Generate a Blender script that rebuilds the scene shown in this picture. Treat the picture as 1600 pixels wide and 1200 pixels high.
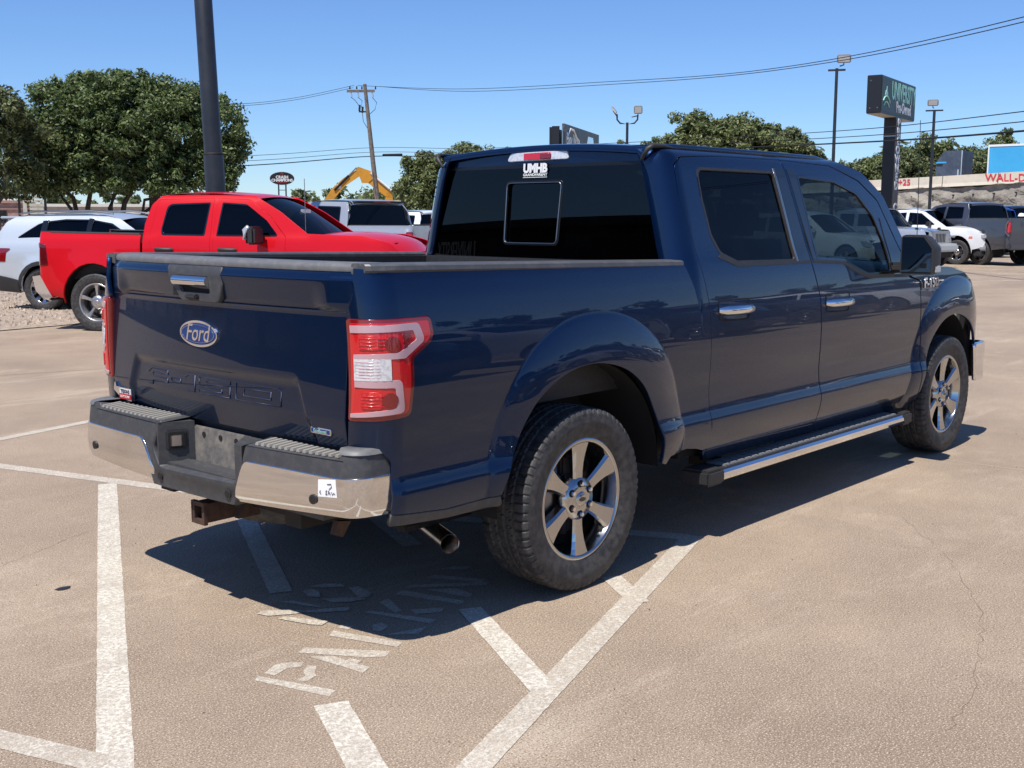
import bpy, bmesh, math, random
import numpy as np
from mathutils import Vector, Matrix
from mathutils.geometry import delaunay_2d_cdt

random.seed(7); RNG = np.random.default_rng(11)
R = math.radians
SC = bpy.context.scene
COL = SC.collection
for o in list(bpy.data.objects): bpy.data.objects.remove(o)

# ------------------------------------------------------------------ camera
cam = bpy.data.objects.new('camera', bpy.data.cameras.new('camera'))
COL.objects.link(cam)
cam.location = (-3.794, -3.983, 1.618)
cam.rotation_euler = (R(90 - 8.367), 0, R(42.10 - 90))
cam.data.sensor_width = 36; cam.data.lens = 40.37
cam.data.clip_start = .05; cam.data.clip_end = 6000
SC.camera = cam
# ------------------------------------------------------------------ sky, sun, exposure
SUN_TO = Vector((.50, .10, -1.0)).normalized()          # the way the sunlight travels
w = bpy.data.worlds.new('World'); SC.world = w; w.use_nodes = True
nt = w.node_tree; nt.nodes.clear()
sky = nt.nodes.new('ShaderNodeTexSky'); sky.sky_type = 'NISHITA'; sky.sun_disc = False
sky.sun_elevation = math.asin(-SUN_TO.z)
sky.sun_rotation = math.atan2(-SUN_TO.x, -SUN_TO.y)
sky.air_density = 1.0; sky.dust_density = 0.; sky.ozone_density = 3.0; sky.altitude = 600
bg = nt.nodes.new('ShaderNodeBackground'); bg.inputs['Strength'].default_value = .090
out = nt.nodes.new('ShaderNodeOutputWorld')
wb = nt.nodes.new('ShaderNodeMix'); wb.data_type = 'RGBA'; wb.blend_type = 'MULTIPLY'; wb.inputs[0].default_value = 1; wb.inputs[7].default_value = (.76, .98, 1.34, 1)   # cool white balance of the clear sky
nt.links.new(sky.outputs[0], wb.inputs[6]); nt.links.new(wb.outputs[2], bg.inputs[0]); nt.links.new(bg.outputs[0], out.inputs[0])
sl = bpy.data.lights.new('sun', 'SUN'); sl.energy = 5.0; sl.angle = R(.53); sl.color = (1, .955, .89)
sun = bpy.data.objects.new('sun', sl); COL.objects.link(sun)
sun.location = (-40, -10, 80)
sun.rotation_euler = SUN_TO.to_track_quat('-Z', 'Y').to_euler()
SC.view_settings.view_transform = 'Standard'; SC.view_settings.look = 'None'
SC.view_settings.exposure = 0.22; SC.view_settings.gamma = 1
SC.view_settings.use_curve_mapping = False
SC.render.engine = 'CYCLES'

# ------------------------------------------------------------------ materials
MATS = {}
def mat(name, col=(.5, .5, .5), rough=.5, metal=0., coat=0., spec=.5, var=None, bump=None, trans=0., alpha=1.,
        emis=None, crough=.03, aniso=None, ior=None):
    """var=(scale, colour2, lo, hi[, detail]) noise-blended second colour; bump=(scale, strength, distance)"""
    if name in MATS: return MATS[name]
    m = bpy.data.materials.new(name); m.use_nodes = True
    n = m.node_tree; p = n.nodes['Principled BSDF']
    p.inputs['Base Color'].default_value = (*col, 1); p.inputs['Roughness'].default_value = rough
    p.inputs['Metallic'].default_value = metal; p.inputs['Coat Weight'].default_value = coat
    p.inputs['Coat Roughness'].default_value = crough
    p.inputs['Specular IOR Level'].default_value = spec
    p.inputs['Transmission Weight'].default_value = trans; p.inputs['Alpha'].default_value = alpha
    if ior: p.inputs['IOR'].default_value = ior
    if emis: p.inputs['Emission Color'].default_value = (*emis[0], 1); p.inputs['Emission Strength'].default_value = emis[1]
    if var or bump:
        tc = n.nodes.new('ShaderNodeTexCoord')
    if var:
        no = n.nodes.new('ShaderNodeTexNoise'); no.inputs['Scale'].default_value = var[0]
        no.inputs['Detail'].default_value = var[4] if len(var) > 4 else 5; no.inputs['Roughness'].default_value = .65
        mr = n.nodes.new('ShaderNodeMapRange'); mr.inputs[1].default_value = var[2]; mr.inputs[2].default_value = var[3]
        mx = n.nodes.new('ShaderNodeMix'); mx.data_type = 'RGBA'
        mx.inputs[6].default_value = (*col, 1); mx.inputs[7].default_value = (*var[1], 1)
        n.links.new(tc.outputs['Object'], no.inputs['Vector']); n.links.new(no.outputs[0], mr.inputs[0])
        n.links.new(mr.outputs[0], mx.inputs[0]); n.links.new(mx.outputs[2], p.inputs['Base Color'])
    if bump:
        nb = n.nodes.new('ShaderNodeTexNoise'); nb.inputs['Scale'].default_value = bump[0]; nb.inputs['Detail'].default_value = 4
        b = n.nodes.new('ShaderNodeBump'); b.inputs['Strength'].default_value = bump[1]; b.inputs['Distance'].default_value = bump[2]
        n.links.new(tc.outputs['Object'], nb.inputs['Vector']); n.links.new(nb.outputs[0], b.inputs['Height'])
        n.links.new(b.outputs[0], p.inputs['Normal'])
    MATS[name] = m
    return m

def glass_mat(name, tint, rough=.0, refl=1.0):
    """thin tinted pane: Fresnel reflection over a coloured see-through"""
    if name in MATS: return MATS[name]
    m = bpy.data.materials.new(name); m.use_nodes = True; n = m.node_tree; n.nodes.clear()
    o = n.nodes.new('ShaderNodeOutputMaterial'); t = n.nodes.new('ShaderNodeBsdfTransparent')
    t.inputs[0].default_value = (*tint, 1)
    g = n.nodes.new('ShaderNodeBsdfGlossy'); g.inputs['Roughness'].default_value = rough
    ge = n.nodes.new('ShaderNodeNewGeometry'); dt = n.nodes.new('ShaderNodeVectorMath'); dt.operation = 'DOT_PRODUCT'
    n.links.new(ge.outputs['Incoming'], dt.inputs[0]); n.links.new(ge.outputs['Normal'], dt.inputs[1])
    def mth(op, a, b=None, c=None):
        q = n.nodes.new('ShaderNodeMath'); q.operation = op; n.links.new(a, q.inputs[0])
        if b is not None: q.inputs[1].default_value = b
        if c is not None: q.inputs[2].default_value = c
        return q.outputs[0]
    v = mth('ABSOLUTE', dt.outputs['Value']); v = mth('MULTIPLY_ADD', v, -1., 1.); v = mth('POWER', v, 5.); v = mth('MULTIPLY_ADD', v, .90 * refl, .055 * refl)
    x = n.nodes.new('ShaderNodeMixShader')
    n.links.new(v, x.inputs[0])
    n.links.new(t.outputs[0], x.inputs[1]); n.links.new(g.outputs[0], x.inputs[2]); n.links.new(x.outputs[0], o.inputs[0])
    MATS[name] = m
    return m

def paint(name, col, metal=.5, rough=.32, dust=.25, dustcol=(.30, .24, .18), flake=True):
    """metallic car paint with clear coat, flake sparkle and a thin uneven film of dust"""
    if name in MATS: return MATS[name]
    m = mat(name, col, rough, metal, coat=1.0, crough=.02); m.node_tree.nodes['Principled BSDF'].inputs['Coat IOR'].default_value = 1.42
    n = m.node_tree; p = n.nodes['Principled BSDF']; L = n.links
    tc = n.nodes.new('ShaderNodeTexCoord')
    no = n.nodes.new('ShaderNodeTexNoise'); no.inputs['Scale'].default_value = 5; no.inputs['Detail'].default_value = 9
    no.inputs['Roughness'].default_value = .75
    L.new(tc.outputs['Object'], no.inputs['Vector'])
    mr = n.nodes.new('ShaderNodeMapRange'); mr.inputs[1].default_value = .42; mr.inputs[2].default_value = .75
    mr.inputs[4].default_value = dust
    L.new(no.outputs[0], mr.inputs[0])
    mx = n.nodes.new('ShaderNodeMix'); mx.data_type = 'RGBA'
    mx.inputs[6].default_value = (*col, 1); mx.inputs[7].default_value = (*dustcol, 1)
    L.new(mr.outputs[0], mx.inputs[0]); L.new(mx.outputs[2], p.inputs['Base Color'])
    m2 = n.nodes.new('ShaderNodeMath'); m2.operation = 'MULTIPLY_ADD'; m2.inputs[1].default_value = .5; m2.inputs[2].default_value = .004
    L.new(mr.outputs[0], m2.inputs[0]); L.new(m2.outputs[0], p.inputs['Coat Roughness'])
    if flake:
        v = n.nodes.new('ShaderNodeTexVoronoi'); v.inputs['Scale'].default_value = 900
        L.new(tc.outputs['Object'], v.inputs['Vector'])
        vm = n.nodes.new('ShaderNodeVectorMath'); vm.operation = 'SUBTRACT'; vm.inputs[1].default_value = (.5, .5, .5)
        L.new(v.outputs['Color'], vm.inputs[0])
        vs = n.nodes.new('ShaderNodeVectorMath'); vs.operation = 'SCALE'; vs.inputs['Scale'].default_value = .22
        L.new(vm.outputs[0], vs.inputs[0])
        ge = n.nodes.new('ShaderNodeNewGeometry')
        va = n.nodes.new('ShaderNodeVectorMath'); va.operation = 'ADD'
        L.new(vs.outputs[0], va.inputs[0]); L.new(ge.outputs['Normal'], va.inputs[1])
        vn = n.nodes.new('ShaderNodeVectorMath'); vn.operation = 'NORMALIZE'; L.new(va.outputs[0], vn.inputs[0])
        L.new(vn.outputs[0], p.inputs['Normal'])
        L.new(ge.outputs['Normal'], p.inputs['Coat Normal'])
    return m

# ------------------------------------------------------------------ objects
def put(name, me, m=None, parent=None, loc=None, rot=None):
    o = bpy.data.objects.new(name, me); COL.objects.link(o)
    if m is not None:
        me.materials.append(m)
    if parent is not None: o.parent = parent
    if loc is not None: o.location = loc
    if rot is not None: o.rotation_euler = rot
    return o
def thing(name, label, cat, loc=(0, 0, 0), rz=0., group=None):
    o = bpy.data.objects.new(name, None); COL.objects.link(o); o.empty_display_size = .2
    o.location = loc; o.rotation_euler = (0, 0, rz); tag(o, label, cat, group); return o
def tag(o, label=None, cat=None, group=None, kind=None):
    if label: o['label'] = label
    if cat: o['category'] = cat
    if group: o['group'] = group
    if kind: o['kind'] = kind
    return o
def copy_tree(o, parent=None):
    c = o.copy(); COL.objects.link(c)
    if parent is not None: c.parent = parent
    for ch in list(o.children): copy_tree(ch, c)
    return c

class MB:
    """collects simple solids and becomes ONE mesh"""
    def __init__(s): s.v = []; s.f = []; s.sm = []
    def add(s, vs, fs, smooth=False):
        k = len(s.v); s.v += [tuple(map(float, v)) for v in vs]; s.f += [tuple(i + k for i in f) for f in fs]; s.sm += (list(smooth) if isinstance(smooth, list) else [smooth] * len(fs))
        return s
    def box(s, x0, x1, y0, y1, z0, z1, ch=0.):
        if ch <= 0:
            vs = [(x, y, z) for z in (z0, z1) for y in (y0, y1) for x in (x0, x1)]
            return s.add(vs, [(0, 2, 3, 1), (4, 5, 7, 6), (0, 1, 5, 4), (1, 3, 7, 5), (3, 2, 6, 7), (2, 0, 4, 6)])
        bm = bmesh.new(); bmesh.ops.create_cube(bm, size=1)
        for v in bm.verts:
            v.co = Vector(((x0 + x1) / 2 + v.co.x * (x1 - x0), (y0 + y1) / 2 + v.co.y * (y1 - y0), (z0 + z1) / 2 + v.co.z * (z1 - z0)))
        bmesh.ops.bevel(bm, geom=bm.edges[:], offset=ch, segments=2, affect='EDGES')
        bm.verts.index_update(); bm.normal_update()
        s.add([v.co for v in bm.verts], [[v.index for v in f.verts] for f in bm.faces], [max(abs(c) for c in f.normal) < .995 for f in bm.faces]); bm.free(); return s
    def tube(s, pts, r, n=10, caps=True, smooth=True):
        pts = [Vector(p) for p in pts]; rr = r if isinstance(r, (list, tuple)) else [r] * len(pts)
        vs = []; fs = []
        up = None
        for i, p in enumerate(pts):
            t = (pts[min(i + 1, len(pts) - 1)] - pts[max(i - 1, 0)])
            if t.length < 1e-9: t = Vector((0, 0, 1))
            t.normalize()
            if up is None:
                up = Vector((0, 0, 1)) if abs(t.z) < .9 else Vector((1, 0, 0))
            a = t.cross(up)
            if a.length < 1e-6: a = t.cross(Vector((1, 0, 0)))
            a.normalize(); b = t.cross(a).normalized(); up = -b if False else up
            for k in range(n):
                q = 2 * math.pi * k / n
                vs.append(p + rr[i] * (a * math.cos(q) + b * math.sin(q)))
        for i in range(len(pts) - 1):
            for k in range(n):
                k2 = (k + 1) % n; fs.append((i * n + k, i * n + k2, (i + 1) * n + k2, (i + 1) * n + k))
        s.add(vs, fs, smooth)
        if caps:
            s.add(vs[:n], [tuple(range(n))]); s.add(vs[-n:], [tuple(range(n))[::-1]])
        return s
    def cyl(s, p0, p1, r, n=16, r1=None, caps=True, smooth=True):
        return s.tube([p0, p1], [r, r if r1 is None else r1], n, caps, smooth)
    def prism(s, poly, axis, a0, a1, smooth=False):
        """poly in the two other axes (in order), extruded along axis"""
        n = len(poly); vs = []
        for a in (a0, a1):
            for (p, q) in poly:
                vs.append({'x': (a, p, q), 'y': (p, a, q), 'z': (p, q, a)}[axis])
        fs = [tuple(range(n)), tuple(range(n, 2 * n))[::-1]] + [(i, i + n, (i + 1) % n + n, (i + 1) % n) for i in range(n)]
        return s.add(vs, fs, smooth)
    def lathe(s, prof, n=48, axis='y', c=(0, 0, 0), smooth=True, close=False):
        """prof = [(axial, radius)...] about an axis through c"""
        vs = []; fs = []; m = len(prof)
        for i in range(n):
            q = 2 * math.pi * i / n; cs, sn = math.cos(q), math.sin(q)
            for (a, r) in prof:
                p = {'y': (r * cs, a, r * sn), 'x': (a, r * cs, r * sn), 'z': (r * cs, r * sn, a)}[axis]
                vs.append((p[0] + c[0], p[1] + c[1], p[2] + c[2]))
        for i in range(n):
            j = (i + 1) % n
            for k in range(m - 1): fs.append((i * m + k, i * m + k + 1, j * m + k + 1, j * m + k))
            if close: fs.append((i * m + m - 1, i * m, j * m, j * m + m - 1))
        return s.add(vs, fs, smooth)
    def grid(s, P, smooth=True):
        P = np.asarray(P); a, b = P.shape[:2]
        fs = [(i * b + j, i * b + j + 1, (i + 1) * b + j + 1, (i + 1) * b + j) for i in range(a - 1) for j in range(b - 1)]
        return s.add(P.reshape(-1, 3), fs, smooth)
    def mesh(s, name='mesh', fix=True):
        me = bpy.data.meshes.new(name); me.from_pydata(s.v, [], s.f)
        me.polygons.foreach_set('use_smooth', s.sm)
        if fix:
            bm = bmesh.new(); bm.from_mesh(me); bmesh.ops.recalc_face_normals(bm, faces=bm.faces[:]); bm.to_mesh(me); bm.free()
        me.update(); return me
    def obj(s, name, m, parent=None, loc=None, rot=None, fix=True):
        return put(name, s.mesh(name, fix), m, parent, loc, rot)

def box_obj(name, m, parent, x0, x1, y0, y1, z0, z1, ch=0.):
    return MB().box(x0, x1, y0, y1, z0, z1, ch).obj(name, m, parent)

def rounded(pts):
    """pts [(a,b[,r])] -> polygon with corner arcs"""
    out = []; n = len(pts)
    for i, p in enumerate(pts):
        r = p[2] if len(p) > 2 else 0
        P = Vector(p[:2])
        if r <= 0: out.append((P.x, P.y)); continue
        A = Vector(pts[i - 1][:2]); B = Vector(pts[(i + 1) % n][:2])
        u = (A - P); v = (B - P); lu, lv = u.length, v.length
        if lu < 1e-6 or lv < 1e-6: continue
        u.normalize(); v.normalize()
        ang = u.angle(v)
        if ang > 3.05: out.append((P.x, P.y)); continue
        t = min(r / math.tan(ang / 2), lu * .48, lv * .48)
        a, b = P + u * t, P + v * t
        k = max(3, int(math.degrees(math.pi - ang) / 15))
        for j in range(k + 1):
            s = j / k; q = a * (1 - s) ** 2 + P * 2 * s * (1 - s) + b * s * s
            out.append((q.x, q.y))
    return out
def resample(poly, step):
    out = []
    for i in range(len(poly)):
        a = np.array(poly[i]); b = np.array(poly[(i + 1) % len(poly)]); l = np.hypot(*(b - a))
        k = max(1, int(math.ceil(l / step)))
        for j in range(k): out.append(tuple(a + (b - a) * j / k))
    return out
def inside(P, poly):
    P = np.asarray(P, float); x, y = P[:, 0], P[:, 1]; c = np.zeros(len(P), bool); q = np.asarray(poly); n = len(q)
    for i in range(n):
        x1, y1 = q[i]; x2, y2 = q[i - 1]
        if y1 == y2: continue
        m = ((y1 > y) != (y2 > y)) & (x < (x2 - x1) * (y - y1) / (y2 - y1) + x1)
        c ^= m
    return c
def dist_poly(P, poly):
    P = np.asarray(P, float); d = np.full(len(P), 1e9); q = np.asarray(poly)
    for i in range(len(q)):
        a = q[i - 1]; b = q[i]; ab = b - a; l = (ab ** 2).sum() + 1e-12
        t = np.clip(((P - a) @ ab) / l, 0, 1); e = P - (a + t[:, None] * ab); d = np.minimum(d, np.hypot(e[:, 0], e[:, 1]))
    return d
def panel(name, outline, fn, m, parent, holes=(), step=.05, thick=.015, sign=1, off=0., edge=.004, feats=()):
    """a sheet cut to an outline in surface coordinates (a,b), bent onto fn(a,b) -> xyz, with exact smooth normals,
    a small rolled edge and a flange of the given depth. sign chooses the outward side. off lifts it along the normal"""
    def F(a, b):
        p = np.stack(np.broadcast_arrays(*fn(a, b)), -1).astype(float); return p
    def NRM(a, b):
        h = 2e-3
        n = np.cross(F(a + h, b) - F(a - h, b), F(a, b + h) - F(a, b - h)); n /= np.linalg.norm(n, axis=-1, keepdims=True) + 1e-12
        return n * sign
    ou = resample(rounded(outline), step)
    hs = [resample(rounded(h), step) for h in holes]
    A = np.array(ou); lo, hi = A.min(0), A.max(0)
    gx = np.arange(lo[0] + step * .5, hi[0], step); gy = np.arange(lo[1] + step * .5, hi[1], step)
    G = np.array([(x, y) for x in gx for y in gy]) if len(gx) and len(gy) else np.zeros((0, 2))
    if len(G):
        k = inside(G, ou) & (dist_poly(G, ou) > step * .45)
        for h in hs: k &= ~inside(G, h) & (dist_poly(G, h) > step * .45)
        G = G[k]
    V = [Vector(p) for p in ou]; E = [(i, (i + 1) % len(ou)) for i in range(len(ou))]
    for h in hs:
        b = len(V); V += [Vector(p) for p in h]; E += [(b + i, b + (i + 1) % len(h)) for i in range(len(h))]
    V += [Vector(p) for p in G]
    for ft in feats:
        Q = []; a = np.array(ft, float)
        for i in range(len(a) - 1):
            l = np.hypot(*(a[i + 1] - a[i])); kk = max(1, int(math.ceil(l / step))); Q += [a[i] + (a[i + 1] - a[i]) * j / kk for j in range(kk)]
        Q = np.array(Q + [a[-1]]); ok = inside(Q, ou) & (dist_poly(Q, ou) > step * .3)
        for h in hs: ok &= ~inside(Q, h) & (dist_poly(Q, h) > step * .3)
        b = len(V)
        if len(G):
            keep = np.array([True] * len(V)); qq = Q[ok]
            V0 = len(ou) + sum(len(h) for h in hs)
            if len(qq): 
                for i in range(V0, V0 + len(G)):
                    if np.min(np.hypot(qq[:, 0] - V[i][0], qq[:, 1] - V[i][1])) < step * .45: V[i] = Vector(ou[0])
        idx = {}
        for i in range(len(Q)):
            if ok[i]: idx[i] = len(V); V.append(Vector(Q[i]))
        E += [(idx[i], idx[i + 1]) for i in range(len(Q) - 1) if i in idx and i + 1 in idx]
    v2, e2, f2, *_ = delaunay_2d_cdt(V, E, [], 0, 1e-5)
    v2 = np.array([(p.x, p.y) for p in v2]); f2 = [f for f in f2]
    cen = np.array([v2[list(f)].mean(0) for f in f2]); k = inside(cen, ou)
    for h in hs: k &= ~inside(cen, h)
    f2 = [f for f, q in zip(f2, k) if q]
    P = F(v2[:, 0], v2[:, 1]); N = NRM(v2[:, 0], v2[:, 1]); P = P + N * off
    # orient
    faces = []
    for f in f2:
        a, b, c = f[0], f[1], f[2]
        if np.dot(np.cross(P[b] - P[a], P[c] - P[a]), N[a]) < 0: f = f[::-1]
        faces.append(tuple(f))
    verts = [tuple(p) for p in P]; ln = [[tuple(N[i]) for i in f] for f in faces]; 
    # rolled edge + flange on every boundary loop
    from collections import Counter
    ec = {}
    for f in faces:
        for i in range(len(f)):
            ec[(f[i], f[(i + 1) % len(f)])] = 1
    bd = [(a, b) for (a, b) in ec if (b, a) not in ec]
    if thick > 0:
        cnt = {}
        nxt = {}
        for a, b in bd:
            nxt.setdefault(a, []).append(b)
        outd = {}
        for a, b in bd:
            t = P[b] - P[a]; o = np.cross(t, N[a]); o /= np.linalg.norm(o) + 1e-12
            outd.setdefault(a, []).append(o); outd.setdefault(b, []).append(o)
        m1 = {}; m2 = {}; on = {}
        for a, l in outd.items():
            o = sum(l); o /= np.linalg.norm(o) + 1e-12; on[a] = o
            m1[a] = len(verts); verts.append(tuple(P[a] + o * edge * .5 - N[a] * edge))
            m2[a] = len(verts); verts.append(tuple(P[a] + o * edge * .5 - N[a] * thick))
        for a, b in bd:
            faces.append((b, a, m1[a], m1[b])); ea = tuple(on[a] * .9 + N[a] * .3); eb = tuple(on[b] * .9 + N[b] * .3)
            ln.append([tuple(N[b]), tuple(N[a]), ea, eb])
            faces.append((m1[b], m1[a], m2[a], m2[b])); oa, ob = tuple(on[a]), tuple(on[b])
            ln.append([eb, ea, oa, ob])
    me = bpy.data.meshes.new(name); me.from_pydata(verts, [], faces)
    me.polygons.foreach_set('use_smooth', [True] * len(faces))
    me.update()
    fl = [n for l in ln for n in l]
    try: me.normals_split_custom_set(fl)
    except Exception as ex: print('normals', name, ex)
    return put(name, me, m, parent)

def sheet(name, st, m, parent, ny=14, crown=.03, bow=0., thick=.0, edge_r=0.):
    """a sheet across the car: st = [(x, z, half width)], crowned in z, ends swept by bow in x"""
    t = np.linspace(-1, 1, ny * 2 + 1); t = np.sign(t) * (1 - (1 - np.abs(t)) ** 1.6)
    P = np.zeros((len(st), len(t), 3))
    for i, s in enumerate(st):
        c = s[3] if len(s) > 3 else crown; b = s[4] if len(s) > 4 else bow
        P[i, :, 0] = s[0] + b * t ** 2; P[i, :, 1] = t * s[2]; P[i, :, 2] = s[1] - c * t ** 2 - edge_r * np.abs(t) ** 8
    mb = MB().grid(P)
    return mb.obj(name, m, parent, fix=False)
def smooth_st(keys, n):
    """Catmull-Rom through station keys"""
    K = np.array(keys, float); out = []
    for i in range(len(K) - 1):
        p0 = K[max(i - 1, 0)]; p1 = K[i]; p2 = K[i + 1]; p3 = K[min(i + 2, len(K) - 1)]
        for j in range(n):
            t = j / n
            out.append(.5 * ((2 * p1) + (-p0 + p2) * t + (2 * p0 - 5 * p1 + 4 * p2 - p3) * t * t + (-p0 + 3 * p1 - 3 * p2 + p3) * t ** 3))
    out.append(K[-1]); return [tuple(o) for o in out]

def text_mesh(txt, size=1., depth=.0, bold=.0, shear=0., align='CENTER', sx=1.):
    c = bpy.data.curves.new('lettering', 'FONT'); c.body = txt; c.size = size; c.extrude = depth; c.offset = bold; c.shear = shear
    c.align_x = align; c.align_y = 'CENTER'; c.resolution_u = 3
    o = bpy.data.objects.new('lettering', c); COL.objects.link(o)
    dg = bpy.context.evaluated_depsgraph_get(); dg.update()
    me = bpy.data.meshes.new_from_object(o.evaluated_get(dg)); bpy.data.objects.remove(o); bpy.data.curves.remove(c)
    if sx != 1.:
        for v in me.vertices: v.co.x *= sx
    me.materials.clear()
    return me
def text_on(name, txt, m, parent, origin, right, up, size, depth=.001, bold=0., shear=0., align='CENTER', sx=1., fn=None):
    """lettering standing on a plane given by origin, right and up vectors"""
    me = text_mesh(txt, size, depth, bold, shear, align, sx)
    r = Vector(right).normalized(); u = Vector(up).normalized(); n = r.cross(u)
    for v in me.vertices:
        v.co = Vector(origin) + r * v.co.x + u * v.co.y + n * v.co.z
    return put(name, me, m, parent)
# ------------------------------------------------------------------ shared materials
M_BLUE = paint('blue_metallic_paint', (.0009, .0165, .060), .80, .34, dust=.0)
M_BLACKP = mat('black_plastic', (.022, .022, .024), .55, var=(60, (.035, .034, .033), .35, .7), bump=(400, .15, .001))
M_GREYP = mat('weathered_plastic', (.045, .046, .05), .55, var=(30, (.075, .072, .068), .45, .75), bump=(300, .2, .001))
M_PAD = mat('dusty_step_pad', (.13, .125, .115), .75, var=(18, (.24, .22, .185), .4, .7), bump=(200, .2, .001))
M_RAILD = mat('bed_rail_plastic', (.075, .075, .078), .42, var=(20, (.11, .108, .105), .45, .7), bump=(300, .15, .001))
M_RAILP = mat('pale_rail_plastic', (.12, .12, .122), .50, var=(24, (.17, .165, .155), .45, .7), bump=(300, .15, .001))  # paler grey than the bed rails
M_RUB = mat('tyre_rubber', (.020, .020, .021), .62, var=(26, (.075, .070, .064), .38, .70), bump=(260, .10, .0008))
M_DARK = mat('dark_void', (.008, .008, .009), .9)
M_UNDER = mat('underbody_metal', (.020, .018, .017), .7, .3, var=(20, (.045, .028, .020), .45, .8))
M_TREAD = mat('step_tread_grey', (.17, .17, .175), .55, var=(30, (.24, .235, .22), .45, .7))
M_RUST = mat('rusty_steel', (.10, .055, .036), .75, .3, var=(30, (.05, .032, .026), .4, .7), bump=(150, .4, .002))
M_CHROME = mat('chrome', (.80, .80, .81), .045, 1.)
M_BCHROME = mat('bumper_chrome', (.74, .73, .72), .06, 1., var=(3, (.60, .57, .53), .45, .8))
M_CHROMEW = mat('wheel_chrome', (.48, .475, .47), .16, 1.)
M_STEEL = mat('brushed_steel', (.42, .40, .38), .28, 1.)
M_DISC = mat('brake_disc', (.25, .23, .22), .35, 1.)
M_TINT = glass_mat('privacy_glass', (.008, .011, .014), refl=.62)
M_TINT2 = glass_mat('tinted_glass', (.075, .105, .12), refl=.6)
M_CLEAR = glass_mat('clear_glass', (.62, .70, .68))
M_GBLACK = mat('gloss_black', (.008, .008, .009), .12, coat=.5)
M_FRIT = mat('glass_border', (.006, .006, .007), .3)
M_RED = mat('red_lens', (.56, .008, .012), .15, coat=1.)
M_REDC = mat('red_reflector', (.52, .008, .010), .25, .2, coat=1., var=(55, (.80, .05, .04), .50, .62))
M_REDD = mat('deep_red_lens', (.20, .003, .004), .15, coat=1.)
M_REDW = mat('pale_lens', (.50, .31, .33), .2, coat=1.)
M_CLENS = mat('reversing_lens', (.74, .74, .74), .15, .2, coat=1., var=(60, (.55, .55, .57), .45, .6))
M_WHITE = mat('white_print', (.78, .78, .76), .45)
M_PAPER = mat('white_sticker', (.80, .80, .78), .6)
M_INK = mat('ink', (.03, .035, .06), .6)
M_FORD = mat('badge_blue', (.008, .035, .15), .45)
M_SEAT = mat('grey_upholstery', (.07, .068, .066), .85)
M_DASH = mat('dash_plastic', (.03, .03, .031), .6)
M_AMBER = mat('amber_lens', (.75, .20, .02), .15, coat=1.)
M_LAMP = mat('lamp_glass', (.55, .56, .58), .1, .4, coat=1.)
M_REDPR = mat('red_print', (.50, .02, .03), .4)
M_HILITE = mat('edge_highlight', (.022, .035, .075), .35, .6, coat=.6)  # paler than the body blue: painted highlight for crease and raised letters
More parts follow.
